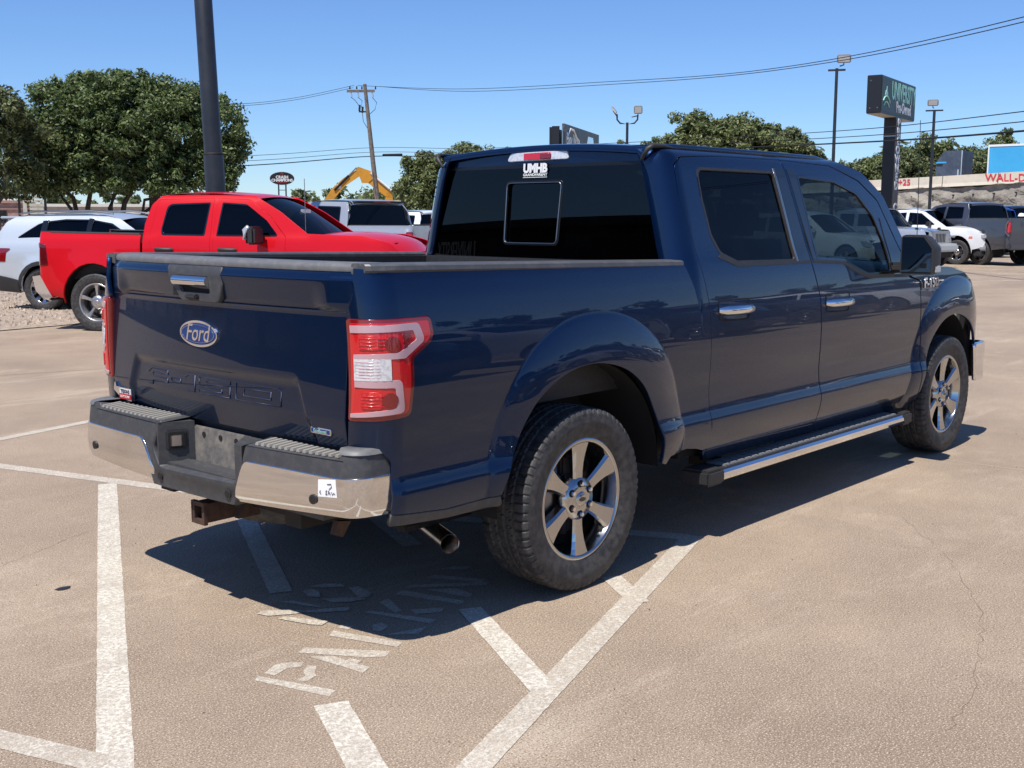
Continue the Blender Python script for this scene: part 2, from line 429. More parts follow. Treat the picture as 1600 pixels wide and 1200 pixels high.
# ------------------------------------------------------------------ wheels
def tyre_mesh(Rt=.403, Wd=.275, rim=.262, nt=288, tread=True, name='tyre'):
    """tyre about the y axis, outer face towards -y; tread blocks and grooves are real relief"""
    hw = Wd / 2
    # cross-section: list of (y, r, kind)
    prof = []
    for q in np.linspace(0, 1, 10):          # outer sidewall from bead to shoulder
        r = rim + (Rt - .030 - rim) * q
        y = -hw * (.80 + .20 * math.sin(math.pi * min(1, q * 1.0 + .12) * .62))
        prof.append((y, r, 0))
    prof += [(-hw * .985, Rt - .024, 1), (-hw * .95, Rt - .014, 1), (-hw * .90, Rt - .007, 1)]
    for y in np.linspace(-hw * .84, hw * .84, 41 if tread else 9): prof.append((y, Rt - .004 * (y / hw) ** 2 * 1.5, 2))
    prof += [(hw * .90, Rt - .007, 1), (hw * .95, Rt - .014, 1), (hw * .985, Rt - .024, 1)]
    for q in np.linspace(1, 0, 6):
        r = rim + (Rt - .030 - rim) * q
        prof.append((hw * (.80 + .20 * math.sin(math.pi * min(1, q + .12) * .62)), r, 0))
    m = len(prof); th = np.arange(nt) * 2 * np.pi / nt
    Y = np.array([p[0] for p in prof]); RR = np.array([p[1] for p in prof]); K = np.array([p[2] for p in prof])
    TH, YY = np.meshgrid(th, Y, indexing='ij'); RD = np.tile(RR, (nt, 1)).copy(); KK = np.tile(K, (nt, 1))
    if tread:
        g = np.zeros_like(RD)
        for gy in (-.50, -.17, .17, .50): g = np.maximum(g, (np.abs(YY / hw - gy) < .045) * .008)
        pitch = 72; ph = TH * pitch / (2 * np.pi)
        sl = ((ph + YY * 9) % 1) < .22; sh = ((ph * .5) % 1) < .20
        g = np.maximum(g, (sl & (np.abs(YY / hw) > .2) & (np.abs(YY / hw) < .5)) * .005)
        g = np.maximum(g, (((ph * .5 + YY * 5) % 1 < .14) & (np.abs(YY / hw) < .17)) * .005)
        g = np.maximum(g, (((ph * .9 + .1) % 1 < .20) & (np.abs(YY / hw) > .54)) * .006)
        RD -= g * (KK == 2)
        lug = ((ph * .9 + .1) % 1) < .20; RD -= (lug & (KK == 1)) * .005
        YY = np.where(lug & (KK == 1), YY * .975, YY)
    # raised rings on the sidewall
    X = RD * np.cos(TH); Z = RD * np.sin(TH)
    for rr_, dd in ((rim + .022, .0025), (rim + (Rt - rim) * .55, .002)):
        YY = np.where((KK == 0) & (np.abs(RD - rr_) < .009), YY * (1 + dd / hw), YY)
    P = np.stack([X, YY, Z], -1)
    mb = MB(); V = P.reshape(-1, 3); fs = []
    for i in range(nt):
        j = (i + 1) % nt
        for k in range(m - 1): fs.append((i * m + k, i * m + k + 1, j * m + k + 1, j * m + k))
    me = bpy.data.meshes.new(name); me.from_pydata(V.tolist(), [], fs)
    me.polygons.foreach_set('use_smooth', [bool(K[k] == 0 or not tread) for i in range(nt) for k in range(m - 1)])
    me.update(); bm = bmesh.new(); bm.from_mesh(me); bmesh.ops.recalc_face_normals(bm, faces=bm.faces[:]); bm.to_mesh(me); bm.free()
    return me

def spoke_mesh(r0, r1, w0, w1, y0, y1, dep, ridge=.0, n=7):
    """one spoke along +z, face towards -y; facets fall away on both sides"""
    mb = MB(); vs = []
    rr = np.linspace(r0, r1, n)
    for i, r in enumerate(rr):
        t = i / (n - 1); w = w0 + (w1 - w0) * t ** 2.1 - .004 * math.sin(math.pi * t); y = y0 + (y1 - y0) * t + .006 * math.sin(math.pi * t)
        ch = .26 * w
        vs += [(-w, y + dep, r), (-w, y + .012, r), (-w + ch, y, r), (0, y + ridge, r), (w - ch, y, r), (w, y + .012, r), (w, y + dep, r)]
    fs = []
    for i in range(n - 1):
        for k in range(6): a = i * 7 + k; fs.append((a, a + 1, a + 8, a + 7))
    fs += [tuple(range(7)), tuple(range(7 * (n - 1), 7 * n))[::-1]]
    return mb.add(vs, fs)

def build_wheel(name, parent, loc, side=-1, Rt=.403, Wd=.275, rim=.262, nsp=6, tyre_me=None, m_rim=None, detail=True, style='wide', m_tyre=None):
    """wheel (part) > tyre, rim, spoke..., lug_nut..., centre_cap, brake_disc (sub-parts)"""
    m_rim = m_rim or M_CHROMEW
    hw = Wd / 2
    w = MB().cyl((0, -.02, 0), (0, .07, 0), .07, 20).obj('wheel', M_DARK, parent)
    w.location = loc
    if side > 0: w.rotation_euler = (0, 0, math.pi)
    t = put('tyre', tyre_me or tyre_mesh(Rt, Wd, rim, 144, False), m_tyre or M_RUB, w) if tyre_me is None else put('tyre', tyre_me, None, w)
    fy = -hw * .80
    lip = [(fy + .02, rim - .014), (fy - .004, rim - .016), (fy - .010, rim - .006), (fy - .008, rim + .006), (fy + .004, rim + .010), (fy + .02, rim + .002)]
    barrel = [(fy - .004, rim - .016), (fy + .03, rim - .026), (fy + .05, rim - .034), (hw * .7, rim - .04), (hw * .8, rim - .01)]
    mb = MB().lathe(lip, 72, close=True).lathe(barrel, 72); mb.obj('rim', m_rim, w)
    MB().lathe([(fy + .085, .02), (fy + .085, .17), (fy + .105, .17), (fy + .105, .02)], 40).obj('brake_disc', M_DISC, w)
    if detail:
        MB().box(-.06, .06, fy + .06, fy + .13, .10, .19, .01).obj('brake_caliper', M_UNDER, w)
        MB().lathe([(fy + .12, .0), (fy + .12, .225)], 40).obj('backing_plate', M_DARK, w)
    else:
        MB().lathe([(fy + .12, .0), (fy + .12, rim - .04)], 32).obj('backing_plate', M_DARK, w)
    if style == 'wide': sp = spoke_mesh(.055, rim - .012, .030, .060, fy + .012, fy - .004, .05, 0.)
    elif style == 'twin': sp = spoke_mesh(.05, rim - .012, .020, .036, fy + .014, fy, .04)
    else: sp = spoke_mesh(.05, rim - .012, .022, .042, fy + .014, fy, .04)
    sme = sp.mesh('spoke'); sme.materials.append(m_rim)
    for k in range(nsp):
        a = 2 * math.pi * k / nsp
        s = put('spoke', sme, None, w); s.rotation_euler = (0, a, 0)
    # hub ring with lug pockets
    hub = MB().lathe([(fy + .006, .0), (fy + .002, .035), (fy + .004, .052), (fy + .010, .092), (fy + .05, .098)], 48)
    hub.obj('hub', m_rim, w)
    if detail:
        pk = MB().lathe([(0, 0), (0, .017)], 20).mesh('lug_pocket'); pk.materials.append(M_DARK)
        ln = MB().cyl((0, .0, 0), (0, -.012, 0), .0105, 6, .009, smooth=False).mesh('lug_nut'); ln.materials.append(M_CHROME)
        for k in range(nsp):
            a = 2 * math.pi * k / nsp; p = (math.sin(a) * .0675, 0, math.cos(a) * .0675)
            q = put('lug_pocket', pk, None, w, (p[0], fy + .0035, p[2]))
            q = put('lug_nut', ln, None, w, (p[0], fy + .0022, p[2]))
    cap = MB().lathe([(fy - .006, 0), (fy - .006, .024), (fy - .003, .030), (fy + .004, .034)], 32).obj('centre_cap', m_rim, w)
    if detail:
        ov = MB().prism([(math.cos(q) * .021, math.sin(q) * .009) for q in np.linspace(0, 2 * math.pi, 24, endpoint=False)], 'y', fy - .0085, fy - .006)
        ov.obj('cap_emblem', M_GBLACK, w)
    return w
# ------------------------------------------------------------------ the blue pickup
def pchip(xs, ys):
    xs = np.array(xs, float); ys = np.array(ys, float); h = np.diff(xs); d = np.diff(ys) / h; s = np.zeros_like(ys)
    for i in range(1, len(xs) - 1):
        if d[i - 1] * d[i] > 0:
            w1 = 2 * h[i] + h[i - 1]; w2 = h[i] + 2 * h[i - 1]; s[i] = (w1 + w2) / (w1 / d[i - 1] + w2 / d[i])
    s[0] = d[0]; s[-1] = d[-1]
    def f(x):
        x = np.asarray(x, float); xc = np.clip(x, xs[0], xs[-1]); i = np.clip(np.searchsorted(xs, xc) - 1, 0, len(xs) - 2)
        t = (xc - xs[i]) / h[i]
        y = (1 + 2 * t) * (1 - t) ** 2 * ys[i] + t * (1 - t) ** 2 * h[i] * s[i] + t * t * (3 - 2 * t) * ys[i + 1] + t * t * (t - 1) * h[i] * s[i + 1]
        return y + np.where(x < xs[0], (x - xs[0]) * s[0], 0) + np.where(x > xs[-1], (x - xs[-1]) * s[-1], 0)
    return f
HW = pchip([.36, .42, .46, .50, .59, .604, .664, .68, .75, .9, 1.0, 1.15, 1.3, 1.38, 1.42, 1.46, 1.6, 1.75, 1.86, 1.90, 1.93, 1.95],
           [.88, .91, .935, .950, .970, .9705, .957, .9545, .952, .962, .966, .960, .943, .926, .914, .903, .870, .833, .803, .785, .755, .69])
def flare(x, z, x0=0., h=.029):
    u = (x - x0 - .09) / .70; v = (z - .45) / .76
    r = (np.abs(u) ** 2.2 + np.abs(v) ** 2.2) ** (1 / 2.2)
    t = np.clip((1 - r) / .30, 0, 1); on = np.clip((1 - r) / .045, 0, 1); on = on * on * (3 - 2 * on)
    return h * (1 - (1 - t) ** 2.0) * on
def plan_curve(a, w, cx, rc):
    th = np.clip((cx - a) / rc, 0, np.pi / 2); ex = np.maximum((cx - a) - rc * np.pi / 2, 0)
    return np.where(a >= cx, a, cx - rc * np.sin(th)), np.where(a >= cx, w, w - rc + rc * np.cos(th) - ex)
def side_fn(s, kind):
    """s=-1 right side of the truck (towards the camera), s=+1 left"""
    def f(a, z):
        a = np.asarray(a, float); z = np.asarray(z, float)
        w = HW(z)
        if kind == 'bed': w = w + flare(a, z, 0.); x, y = plan_curve(a, w, -1.03, .13)
        else:
            w = w + flare(a, z, 3.98) - np.clip(a - 4.25, 0, 1) ** 2 * .45
            x, y = plan_curve(a, w, .93, .13)
        return (x, s * y + (.04 if s > 0 and kind == 'bed' else 0.), z + 0 * x)
    return f
def tg_fn(a, z):
    a = np.asarray(a, float); z = np.asarray(z, float)
    ed = np.clip((.84 - np.abs(a - .02)) / .10, 0, 1)
    x = -1.135 - .045 * (1 - (a / .85) ** 2) - .020 * ed * np.clip((z - 1.27) / .02, 0, 1) + .065 * (np.clip(z, .885, 1.27) - 1.27)
    x = x + np.clip((z - 1.385) / .03, 0, 1) ** 1.5 * .022                       # top edge rolls away
    m = np.clip((.80 - np.abs(a - .01)) / .05, 0, 1)
    m = np.clip((.74 - np.abs(a - .03)) / .10, 0, 1); m = m * m * (3 - 2 * m)
    x = x + m * .016 * np.clip((1.378 - z) / .085, 0, 1) * np.clip((z - 1.272) / .012, 0, 1)   # under the spoiler lip
    ym = .585 + (1.02 - z) * .40
    mm = np.clip((ym - np.abs(a - .045)) / .035, 0, 1); mm = mm * mm * (3 - 2 * mm)
    t = np.clip((1.022 - z) / .05, 0, 1); t = t * t * (3 - 2 * t)
    x = x + mm * t * .020
    x = x + np.clip(.885 - z, 0, 1) * .16
    return (x, a + 0 * x, z + 0 * x)
def rg_fn(a, z):
    a = np.asarray(a, float); z = np.asarray(z, float)
    return (.820 - .035 * (1 - (a / .85) ** 2) + .07 * (z - 1.4) + 0 * a, a + 0 * z, z + 0 * a)
def bump_fn(a, z):
    a = np.asarray(a, float); z = np.asarray(z, float); a, z = np.broadcast_arrays(a, z)
    tt = np.linspace(0, 1.3, 400); h = np.where(tt < .86, np.arctan(2 * .08 * tt / .86 ** 2), np.minimum(np.arctan(.186) + (tt - .86) / .10, 1.50))
    ds = tt[1] - tt[0]; xs = np.concatenate([[0], np.cumsum(np.sin((h[1:] + h[:-1]) / 2)) * ds]) - 1.32
    ys = np.concatenate([[0], np.cumsum(np.cos((h[1:] + h[:-1]) / 2)) * ds])
    x = np.interp(np.abs(a), tt, xs); y = np.interp(np.abs(a), tt, ys) * np.sign(a); x = x - .05 * (np.clip(y, 0, 1) / .86) ** 2
    tuck = np.where(z < .60, (.60 - z) ** 2 * 4.2, (z - .60) ** 2 * .5); hh = np.interp(np.abs(a), tt, h)
    return (x + tuck * np.cos(hh), y - np.sign(a) * tuck * np.sin(hh), z)

def catmull(pts, k=6):
    out = []; n = len(pts)
    for i in range(n - 1):
        p0 = np.array(pts[max(i - 1, 0)][:2]); p1 = np.array(pts[i][:2]); p2 = np.array(pts[i + 1][:2]); p3 = np.array(pts[min(i + 2, n - 1)][:2])
        for j in range(k):
            t = j / k; q = .5 * (2 * p1 + (p2 - p0) * t + (2 * p0 - 5 * p1 + 4 * p2 - p3) * t * t + (3 * p1 - p0 - 3 * p2 + p3) * t ** 3)
            out.append((float(q[0]), float(q[1])))
    out.append(tuple(pts[-1][:2])); return out
ARCH = catmull([(.60, .464), (.575, .58), (.531, .69), (.427, .845), (.27, .948), (.06, .994), (-.133, .972), (-.293, .895), (-.385, .80), (-.455, .685), (-.507, .58), (-.525, .515)])
ARCHF = [(x + 3.985, z - .03) for x, z in catmull([(.60, .66), (.545, .75), (.46, .83), (.27, .935), (.06, .985), (-.133, .962), (-.27, .89), (-.36, .79), (-.41, .685), (-.435, .58), (-.44, .48)])]

def flare_curve(x0, k):
    return [(x0 + .09 + .70 * k * math.copysign(abs(math.cos(t)) ** (2 / 2.2), math.cos(t)), .45 + .76 * k * math.copysign(abs(math.sin(t)) ** (2 / 2.2), math.sin(t))) for t in np.linspace(-.2, math.pi + .2, 60)]
FL = [flare_curve(x0, k) for x0 in (0., 3.98) for k in (1.0, .978, .955)] + [[(-2, z), (5, z)] for z in (.602, .608, .661, .668)]
HERO = thing('pickup_truck', 'dark blue four-door pickup truck filling the middle, its tailgate and chrome bumper towards the viewer', 'pickup truck')

def hero_side(s):
    sg = 1 if s < 0 else -1
    B = side_fn(s, 'bed'); C = side_fn(s, 'cab'); H = HERO
    st = .022 if s < 0 else .09
    seam = [(-1.178, 1.43), (-1.200, 1.34), (-1.235, 1.275)]
    notch = [(-1.247, 1.255), (-.885, 1.255, .02), (-.876, 1.19, .015), (-.893, 1.157, .02), (-.982, 1.107, .02), (-.984, 1.014, .02), (-.998, .898, .03), (-1.11, .888), (-1.258, .882)]
    low = [(-1.255, .783), (-1.18, .790), (-1.12, .78, .04), (-1.078, .74, .03), (-1.088, .545)]
    ou = seam + notch + low + [(-.809, .517)] + [(-.527, .519)] + ARCH[::-1][1:] + [(.64, .452), (.655, .49, .02), (.83, .497), (1.02, .466), (1.050, .468), (.985, .671), (.938, .929), (.905, 1.149), (.866, 1.274, .04), (.808, 1.385, .02)]
    panel('bed_side', ou, B, M_BLUE, H, step=st, thick=.02, sign=sg, feats=FL if s < 0 else ())
    panel('lower_trim', [(-1.088, .540), (-.809, .512), (-.53, .514), (-.512, .473, .02), (-.80, .478), (-1.09, .500)], B, M_GREYP, H, step=.06, thick=.03, sign=sg, off=.003)
    # tail lamp: dark base, red lens, pale C-shaped band, reversing lens, deep red cells
    tl = [(-1.243, 1.250, .01), (-.889, 1.250, .02), (-.880, 1.19, .015), (-.897, 1.159, .02), (-.986, 1.109, .02), (-.988, 1.014, .02), (-1.002, .902, .03), (-1.11, .893), (-1.252, .887, .01)]
    T = panel('tail_light', tl, B, M_REDD, H, step=.03, thick=.03, sign=sg, off=.006, edge=.008)
    def sub(nm, o, m, off, stp=.03): return panel(nm, o, B, m, T, step=stp, thick=.004, sign=sg, off=off, edge=.002)
    sub('red_lens', [(-1.225, 1.238, .01), (-.905, 1.238, .01), (-.897, 1.19, .01), (-.912, 1.168, .02), (-1.003, 1.115, .02), (-1.005, 1.014, .01), (-1.018, .915, .02), (-1.235, .902, .01)], M_RED, .009)
    sub('pale_band', [(-1.222, 1.230), (-.955, 1.233, .02), (-.930, 1.17, .02), (-1.03, 1.112, .02), (-1.215, 1.112), (-1.213, 1.128), (-1.055, 1.133, .02), (-.968, 1.175, .01), (-.985, 1.210, .01), (-1.222, 1.205)], M_REDW, .012)
    sub('pale_band', [(-1.215, 1.036), (-1.048, 1.036, .02), (-1.036, .918, .02), (-1.235, .900), (-1.235, .914), (-1.062, .935, .02), (-1.072, 1.010, .01), (-1.215, 1.012)], M_REDW, .012)
    sub('reversing_lens', [(-1.213, 1.112), (-1.085, 1.112), (-1.085, 1.036), (-1.215, 1.036)], M_CLENS, .013)
    for (a0, a1, z0, z1) in ((-1.185, -1.125, 1.145, 1.195), (-1.19, -1.12, .935, .995)):
        sub('lamp_cell', [(a0, z0, .01), (a1, z0, .01), (a1, z1, .01), (a0, z1, .01)], M_REDC, .012)
    for (a0, z0) in ((-1.075, 1.165), (-1.09, .965)):
        sub('bulb_cell', [(a0 + .028 * math.cos(q), z0 + .026 * math.sin(q)) for q in np.linspace(0, 2 * math.pi, 14, endpoint=False)], M_REDD, .013)
    for k_ in range(3): sub('side_cell', [(-1.035 + k_ * .002, 1.199 - k_ * .019), (-1.0 + k_ * .004 - k_ * .012, 1.199 - k_ * .019), (-.995 - k_ * .012, 1.186 - k_ * .019), (-1.035, 1.186 - k_ * .019)], M_REDD, .012)
    for (zz, a0, a1, m_) in [(z_, -1.21, -1.09, M_REDW) for z_ in (1.047, 1.058, 1.069, 1.080, 1.091, 1.102)] + [(z_, -1.19, -1.05, M_RED) for z_ in (.945, .957, .969, .981, 1.15, 1.162, 1.174, 1.186)]:
        pts_ = [B(a_, zz) for a_ in np.linspace(a0, a1, 8)]
        MB().tube([(float(p_[0]) - .013 * abs(math.cos((a_ + 1.03) * 3)), float(p_[1]) + s * .004, zz) for p_, a_ in zip(pts_, np.linspace(a0, a1, 8))], .0018, 5).obj('lens_rib', m_, T)
    # cab shell: C pillar, roof rail and A pillar in one frame
    fr = [(.722, 1.90), (.722, .62), (.93, .48), (1.016, .455), (1.008, .667), (.998, .955), (.979, 1.206), (.932, 1.423), (.902, 1.576), (.879, 1.728), (.885, 1.86, .03), (.955, 1.903, .03), (1.30, 1.918), (1.93, 1.922), (2.50, 1.908, .1), (2.83, 1.828, .1), (3.045, 1.713, .1), (3.245, 1.405), (3.335, 1.24), (3.46, 1.24), (3.36, 1.40), (3.13, 1.74, .1), (2.90, 1.875, .1), (2.58, 1.945, .1), (1.90, 1.951), (.80, 1.946), (.74, 1.93)]
    panel('cab_shell', fr, C, M_BLUE, H, step=st * .9, thick=.02, sign=sg, feats=FL if s < 0 else ())
    win = [(1.062, 1.852, .05), (1.822, 1.852, .02), (1.893, 1.370, .02), (1.28, 1.378, .06), (1.14, 1.424, .06), (1.084, 1.512, .06), (1.060, 1.70, .1)]
    rd = [(.885, 1.728, .1), (.893, 1.855, .03), (.962, 1.896, .03), (1.30, 1.912), (1.937, 1.915), (2.055, 1.342, .05), (2.12, 1.15, .1), (2.140, .818, .1), (2.166, .438), (1.03, .462), (1.014, .667), (1.003, .955), (.985, 1.206), (.938, 1.423), (.908, 1.576)]
    D = panel('rear_door', rd, C, M_BLUE, H, holes=[win], step=st, thick=.02, sign=sg, feats=FL if s < 0 else ())
    panel('window_glass', win, C, M_TINT, D, step=.1, thick=0, sign=sg, off=-.010)
    def ring(nm, o, wd, m, par, off=.002):
        c = np.mean([p[:2] for p in o], 0); o2 = [(p[0] + np.sign(c[0] - p[0]) * wd, p[1] + np.sign(c[1] - p[1]) * wd, *(p[2:])) for p in o]
        return panel(nm, o, C, m, par, holes=[o2], step=.06, thick=.012, sign=sg, off=off, edge=.002)
    ring('window_seal', win, .012, M_BLACKP, D, .0015)
    panel('pillar_trim', [(1.842, 1.866), (1.93, 1.868), (2.045, 1.372), (1.915, 1.370)], C, M_GBLACK, D, step=.08, thick=.01, sign=sg, off=.003)
    panel('trim_edge', [(1.822, 1.866), (1.834, 1.866), (1.907, 1.370), (1.893, 1.370)], C, M_STEEL, D, step=.08, thick=.01, sign=sg, off=.005)
    panel('belt_moulding', [(1.14, 1.424, .05), (1.28, 1.379, .06), (1.893, 1.370), (2.045, 1.370), (2.048, 1.356), (1.28, 1.362, .06), (1.12, 1.412)], C, M_BLACKP, D, step=.08, thick=.008, sign=sg, off=.004)
    fwin = [(2.072, 1.838, .02), (2.487, 1.820, .1), (2.78, 1.755, .12), (2.955, 1.622, .1), (3.045, 1.427, .05), (3.075, 1.262, .02), (2.76, 1.262, .1), (2.60, 1.300, .1), (2.45, 1.352, .1), (2.13, 1.372, .01)]
    fd = [(1.947, 1.915), (2.50, 1.900, .1), (2.82, 1.819, .1), (3.034, 1.705, .1), (3.232, 1.403), (3.325, 1.225), (3.47, 1.200, .03), (3.482, 1.15), (3.505, .861, .2), (3.492, .62, .1), (3.535, .405), (2.176, .432), (2.152, .818, .1), (2.132, 1.15, .1), (2.067, 1.342, .05)]
    D2 = panel('front_door', fd, C, M_BLUE, H, holes=[fwin], step=st, thick=.02, sign=sg, feats=FL if s < 0 else ())
    panel('window_glass', fwin, C, M_TINT2, D2, step=.1, thick=0, sign=sg, off=-.010)
    ring('window_seal', fwin, .014, M_GBLACK, D2, .0015)
    panel('pillar_trim', [(1.972, 1.866), (2.060, 1.868), (2.122, 1.372), (2.080, 1.372)], C, M_GBLACK, D2, step=.08, thick=.01, sign=sg, off=.003)
    panel('belt_moulding', [(2.08, 1.374), (2.45, 1.354, .1), (2.60, 1.302, .1), (2.76, 1.264, .1), (3.30, 1.250), (3.31, 1.232), (2.76, 1.246, .1), (2.59, 1.284, .1), (2.44, 1.338, .1), (2.085, 1.358)], C, M_BLACKP, D2, step=.06, thick=.008, sign=sg, off=.004)
    panel('mirror_sail', [(3.085, 1.255), (3.060, 1.43, .03), (3.02, 1.60), (3.215, 1.405), (3.30, 1.252)], C, M_GBLACK, D2, step=.06, thick=.008, sign=sg, off=.004)
    # handles
    for (dd, a0, z0) in ((D, 1.070, 1.152), (D2, 2.188, 1.126)):
        cup = panel('handle_cup', [(a0 - .006, z0 + .055, .02), (a0 + .295, z0 + .05, .02), (a0 + .28, z0 - .058, .03), (a0 + .004, z0 - .052, .03)], C, M_BLUE, dd, step=.05, thick=.01, sign=sg, off=.0015, edge=.002)
        oc = [(a0 - .006, z0 + .055, .02), (a0 + .295, z0 + .05, .02), (a0 + .28, z0 - .058, .03), (a0 + .004, z0 - .052, .03)]
        panel('cup_edge', oc, C, M_DARK, cup, holes=[[(a0 + .003, z0 + .047, .016), (a0 + .286, z0 + .043, .016), (a0 + .272, z0 - .050, .025), (a0 + .012, z0 - .045, .025)]], step=.05, thick=.002, sign=sg, off=.003, edge=.001)
        y = float(C(a0 + .14, z0)[1])
        MB().tube([(a0 + .008, y + s * -.004, z0 + .001), (a0 + .03, y + s * .022, z0 + .002), (a0 + .10, y + s * .034, z0 + .001), (a0 + .20, y + s * .034, z0), (a0 + .265, y + s * .024, z0 - .002), (a0 + .287, y - s * .002, z0 - .002)], [.015, .022, .023, .023, .021, .015], 12).obj('door_handle', M_CHROME, dd)
    # fender
    fe = [(3.355, 1.235), (3.475, 1.240), (3.60, 1.285, .1), (3.976, 1.272, .2), (4.22, 1.232, .15), (4.405, 1.150, .12), (4.47, .99, .1), (4.53, .88, .1), (4.585, .68)] + [p for p in ARCHF] + [(3.56, .41), (3.545, .41), (3.505, .62, .1), (3.518, .861, .2), (3.495, 1.15), (3.483, 1.21, .03)]
    Fd = panel('fender', fe, C, M_BLUE, H, step=st, thick=.02, sign=sg, feats=FL if s < 0 else ())
    # lower sill below the doors
    panel('rocker_panel', [(1.03, .452), (2.16, .428), (3.54, .400), (3.50, .365), (2.2, .375), (1.05, .395)], C, M_BLUE, H, step=.08, thick=.02, sign=sg, off=-.004)
    # badge on the fender
    bd = panel('model_badge', [(3.490, 1.208), (3.60, 1.208), (3.79, 1.203), (3.79, 1.150), (3.63, 1.150), (3.60, 1.140), (3.50, 1.140)], C, M_GBLACK, Fd, step=.04, thick=.004, sign=sg, off=.004, edge=.001)
    y = float(C(3.64, 1.17)[1]) + s * .010
    rt = (1, 0, 0) if s < 0 else (-1, 0, 0)
    text_on('badge_letters', 'F-150', M_CHROME, bd, (3.64, y, 1.180), rt, (0, .02 * -s, 1), .088, .002, .003, sx=1.15)
    text_on('badge_letters', 'XLT', M_CHROME, bd, (3.745, y, 1.146), rt, (0, 0, 1), .026, .0015, .0)
    # arch liners and inner shell
    for x0 in (0., 3.98):
        mb = MB(); q = np.linspace(-.0 * math.pi, 1.02 * math.pi, 26)
        P = np.array([[(x0 + .06 + .56 * math.cos(t), s * yy, .44 + .56 * math.sin(t) * (.985)) for yy in (.925, .74, .52)] for t in q]) if x0 < 1 else np.array([[(x0 + .03 + .50 * math.cos(t), s * yy, .44 + .53 * math.sin(t)) for yy in (.92, .74, .52)] for t in q]); mb.grid(P)
        mb.obj('wheel_arch_liner', M_DARK, H, fix=False)
        MB().box(x0 - .62, x0 + .70, s * .50 - .01, s * .50 + .01, .46, 1.05).obj('inner_wall', M_DARK, H)
    sh = [(-1.0, 1.37), (-1.0, .80), (-.98, .55), (-.60, .53)] + [(x * 1.06, z * 1.02) for x, z in ARCH[::-1]] + [(.72, .50), (3.40, .44), (3.42, .60)] + [(x, z + .03) for x, z in ARCHF[::-1][2:]] + [(4.50, .9), (4.30, 1.12), (3.6, 1.2), (3.3, 1.18), (2.9, 1.20), (2.5, 1.26), (2.2, 1.32), (1.2, 1.32), (.8, 1.38)]
    panel('inner_shell', sh, B if False else (lambda a, z, C=C: (C(np.maximum(a, 1.0), np.minimum(z, 1.36))[0] * 0 + a, C(np.maximum(a, 1.0), np.minimum(z, 1.36))[1] - s * .045, z + 0 * a)), M_DARK, H, step=.15, thick=0, sign=sg)
    # bed rail cap, ribbed
    yo = s * .928 + (.04 if s > 0 else 0); yi = s * .800 + (.04 if s > 0 else 0)
    def yy(t): return yo + (yi - yo) * t
    pr = [(yy(0), 1.424), (yy(.02), 1.440), (yy(.10), 1.446), (yy(.30), 1.447), (yy(.34), 1.442), (yy(.40), 1.442), (yy(.44), 1.448), (yy(.62), 1.449), (yy(.66), 1.444), (yy(.72), 1.444), (yy(.76), 1.449), (yy(.95), 1.447), (yy(1), 1.438), (yy(1.0), 1.40), (yy(.1), 1.415)]
    rl = MB(); n = len(pr); secs = []
    for (x, k_) in ((-1.128, .948), (-1.115, .965), (-1.10, .975), (-1.07, .99), (-1.03, 1.), (.80, 1.001)):
        secs.append([(x, (yi + (p - yi)) if k_ >= 1. else yi + (p - yi) * (1 - (1 - k_) * abs(yo) / abs(yo - yi)), z - (.040 if x > 0 else 0)) for p, z in pr])
    rl.grid(np.array([q + q[:1] for q in secs]), False); rl.add(secs[0], [tuple(range(n))]); rl.add(secs[-1], [tuple(range(n))])
    rl.obj('bed_rail_cap', M_RAILD, H)
    mb = MB(); ya_, yb_ = s * .790, s * .815; mb.add([(-1.10, ya_, .86), (.78, ya_, .86), (.78, ya_, 1.388), (-1.10, ya_, 1.43), (-1.10, yb_, .86), (.78, yb_, .86), (.78, yb_, 1.388), (-1.10, yb_, 1.43)], [(0, 1, 2, 3), (4, 5, 6, 7), (0, 3, 7, 4), (1, 2, 6, 5), (2, 3, 7, 6), (0, 1, 5, 4)]); mb.box(-.45, .50, *(sorted((s * .60, s * .80))), .86, 1.08, .03)
    mb.obj('bed_inner_side', M_BLACKP, H)
    # running board
    yo, yi = s * .985, s * .835
    P = [(yo, .300), (yo + s * .012, .318), (yo + s * .010, .338), (yo, .352), (yi, .356), (yi, .31), (yo - s * .03, .292)]
    rb = MB().prism(P, 'x', 1.10, 3.25).obj('running_board', M_CHROME, H)
    def zc(x): return 0.
    for (xa, xb) in ((.955, 1.105), (3.245, 3.37)):
        MB().box(xa, xb, *(sorted((yo + s * .016, yi - s * .004))), .285, .366, .014).obj('end_cap', M_BLACKP, rb)
    pad = MB().box(0, .052, 0, .118, 0, .013, .004).mesh('tread_pad'); pad.materials.append(M_TREAD)
    for k in range(29):
        q = put('tread_pad', pad, None, rb, (1.16 + k * .071, min(yo - s * .018, yi), .354)); q.rotation_euler = (0, 0, 0)
        if s > 0: q.location.y = yi
        else: q.location.y = yo + .020
    MB().box(1.115, 3.235, *(sorted((yo - s * .012, yi))), .350, .358).obj('tread_strip', M_BLACKP, rb)
    for x in (1.35, 2.2, 3.05): MB().box(x, x + .07, *(sorted((s * .62, s * .95))), .29, .34).obj('step_bracket', M_UNDER, rb)
    # door mirror
    mr = MB(); rings = []
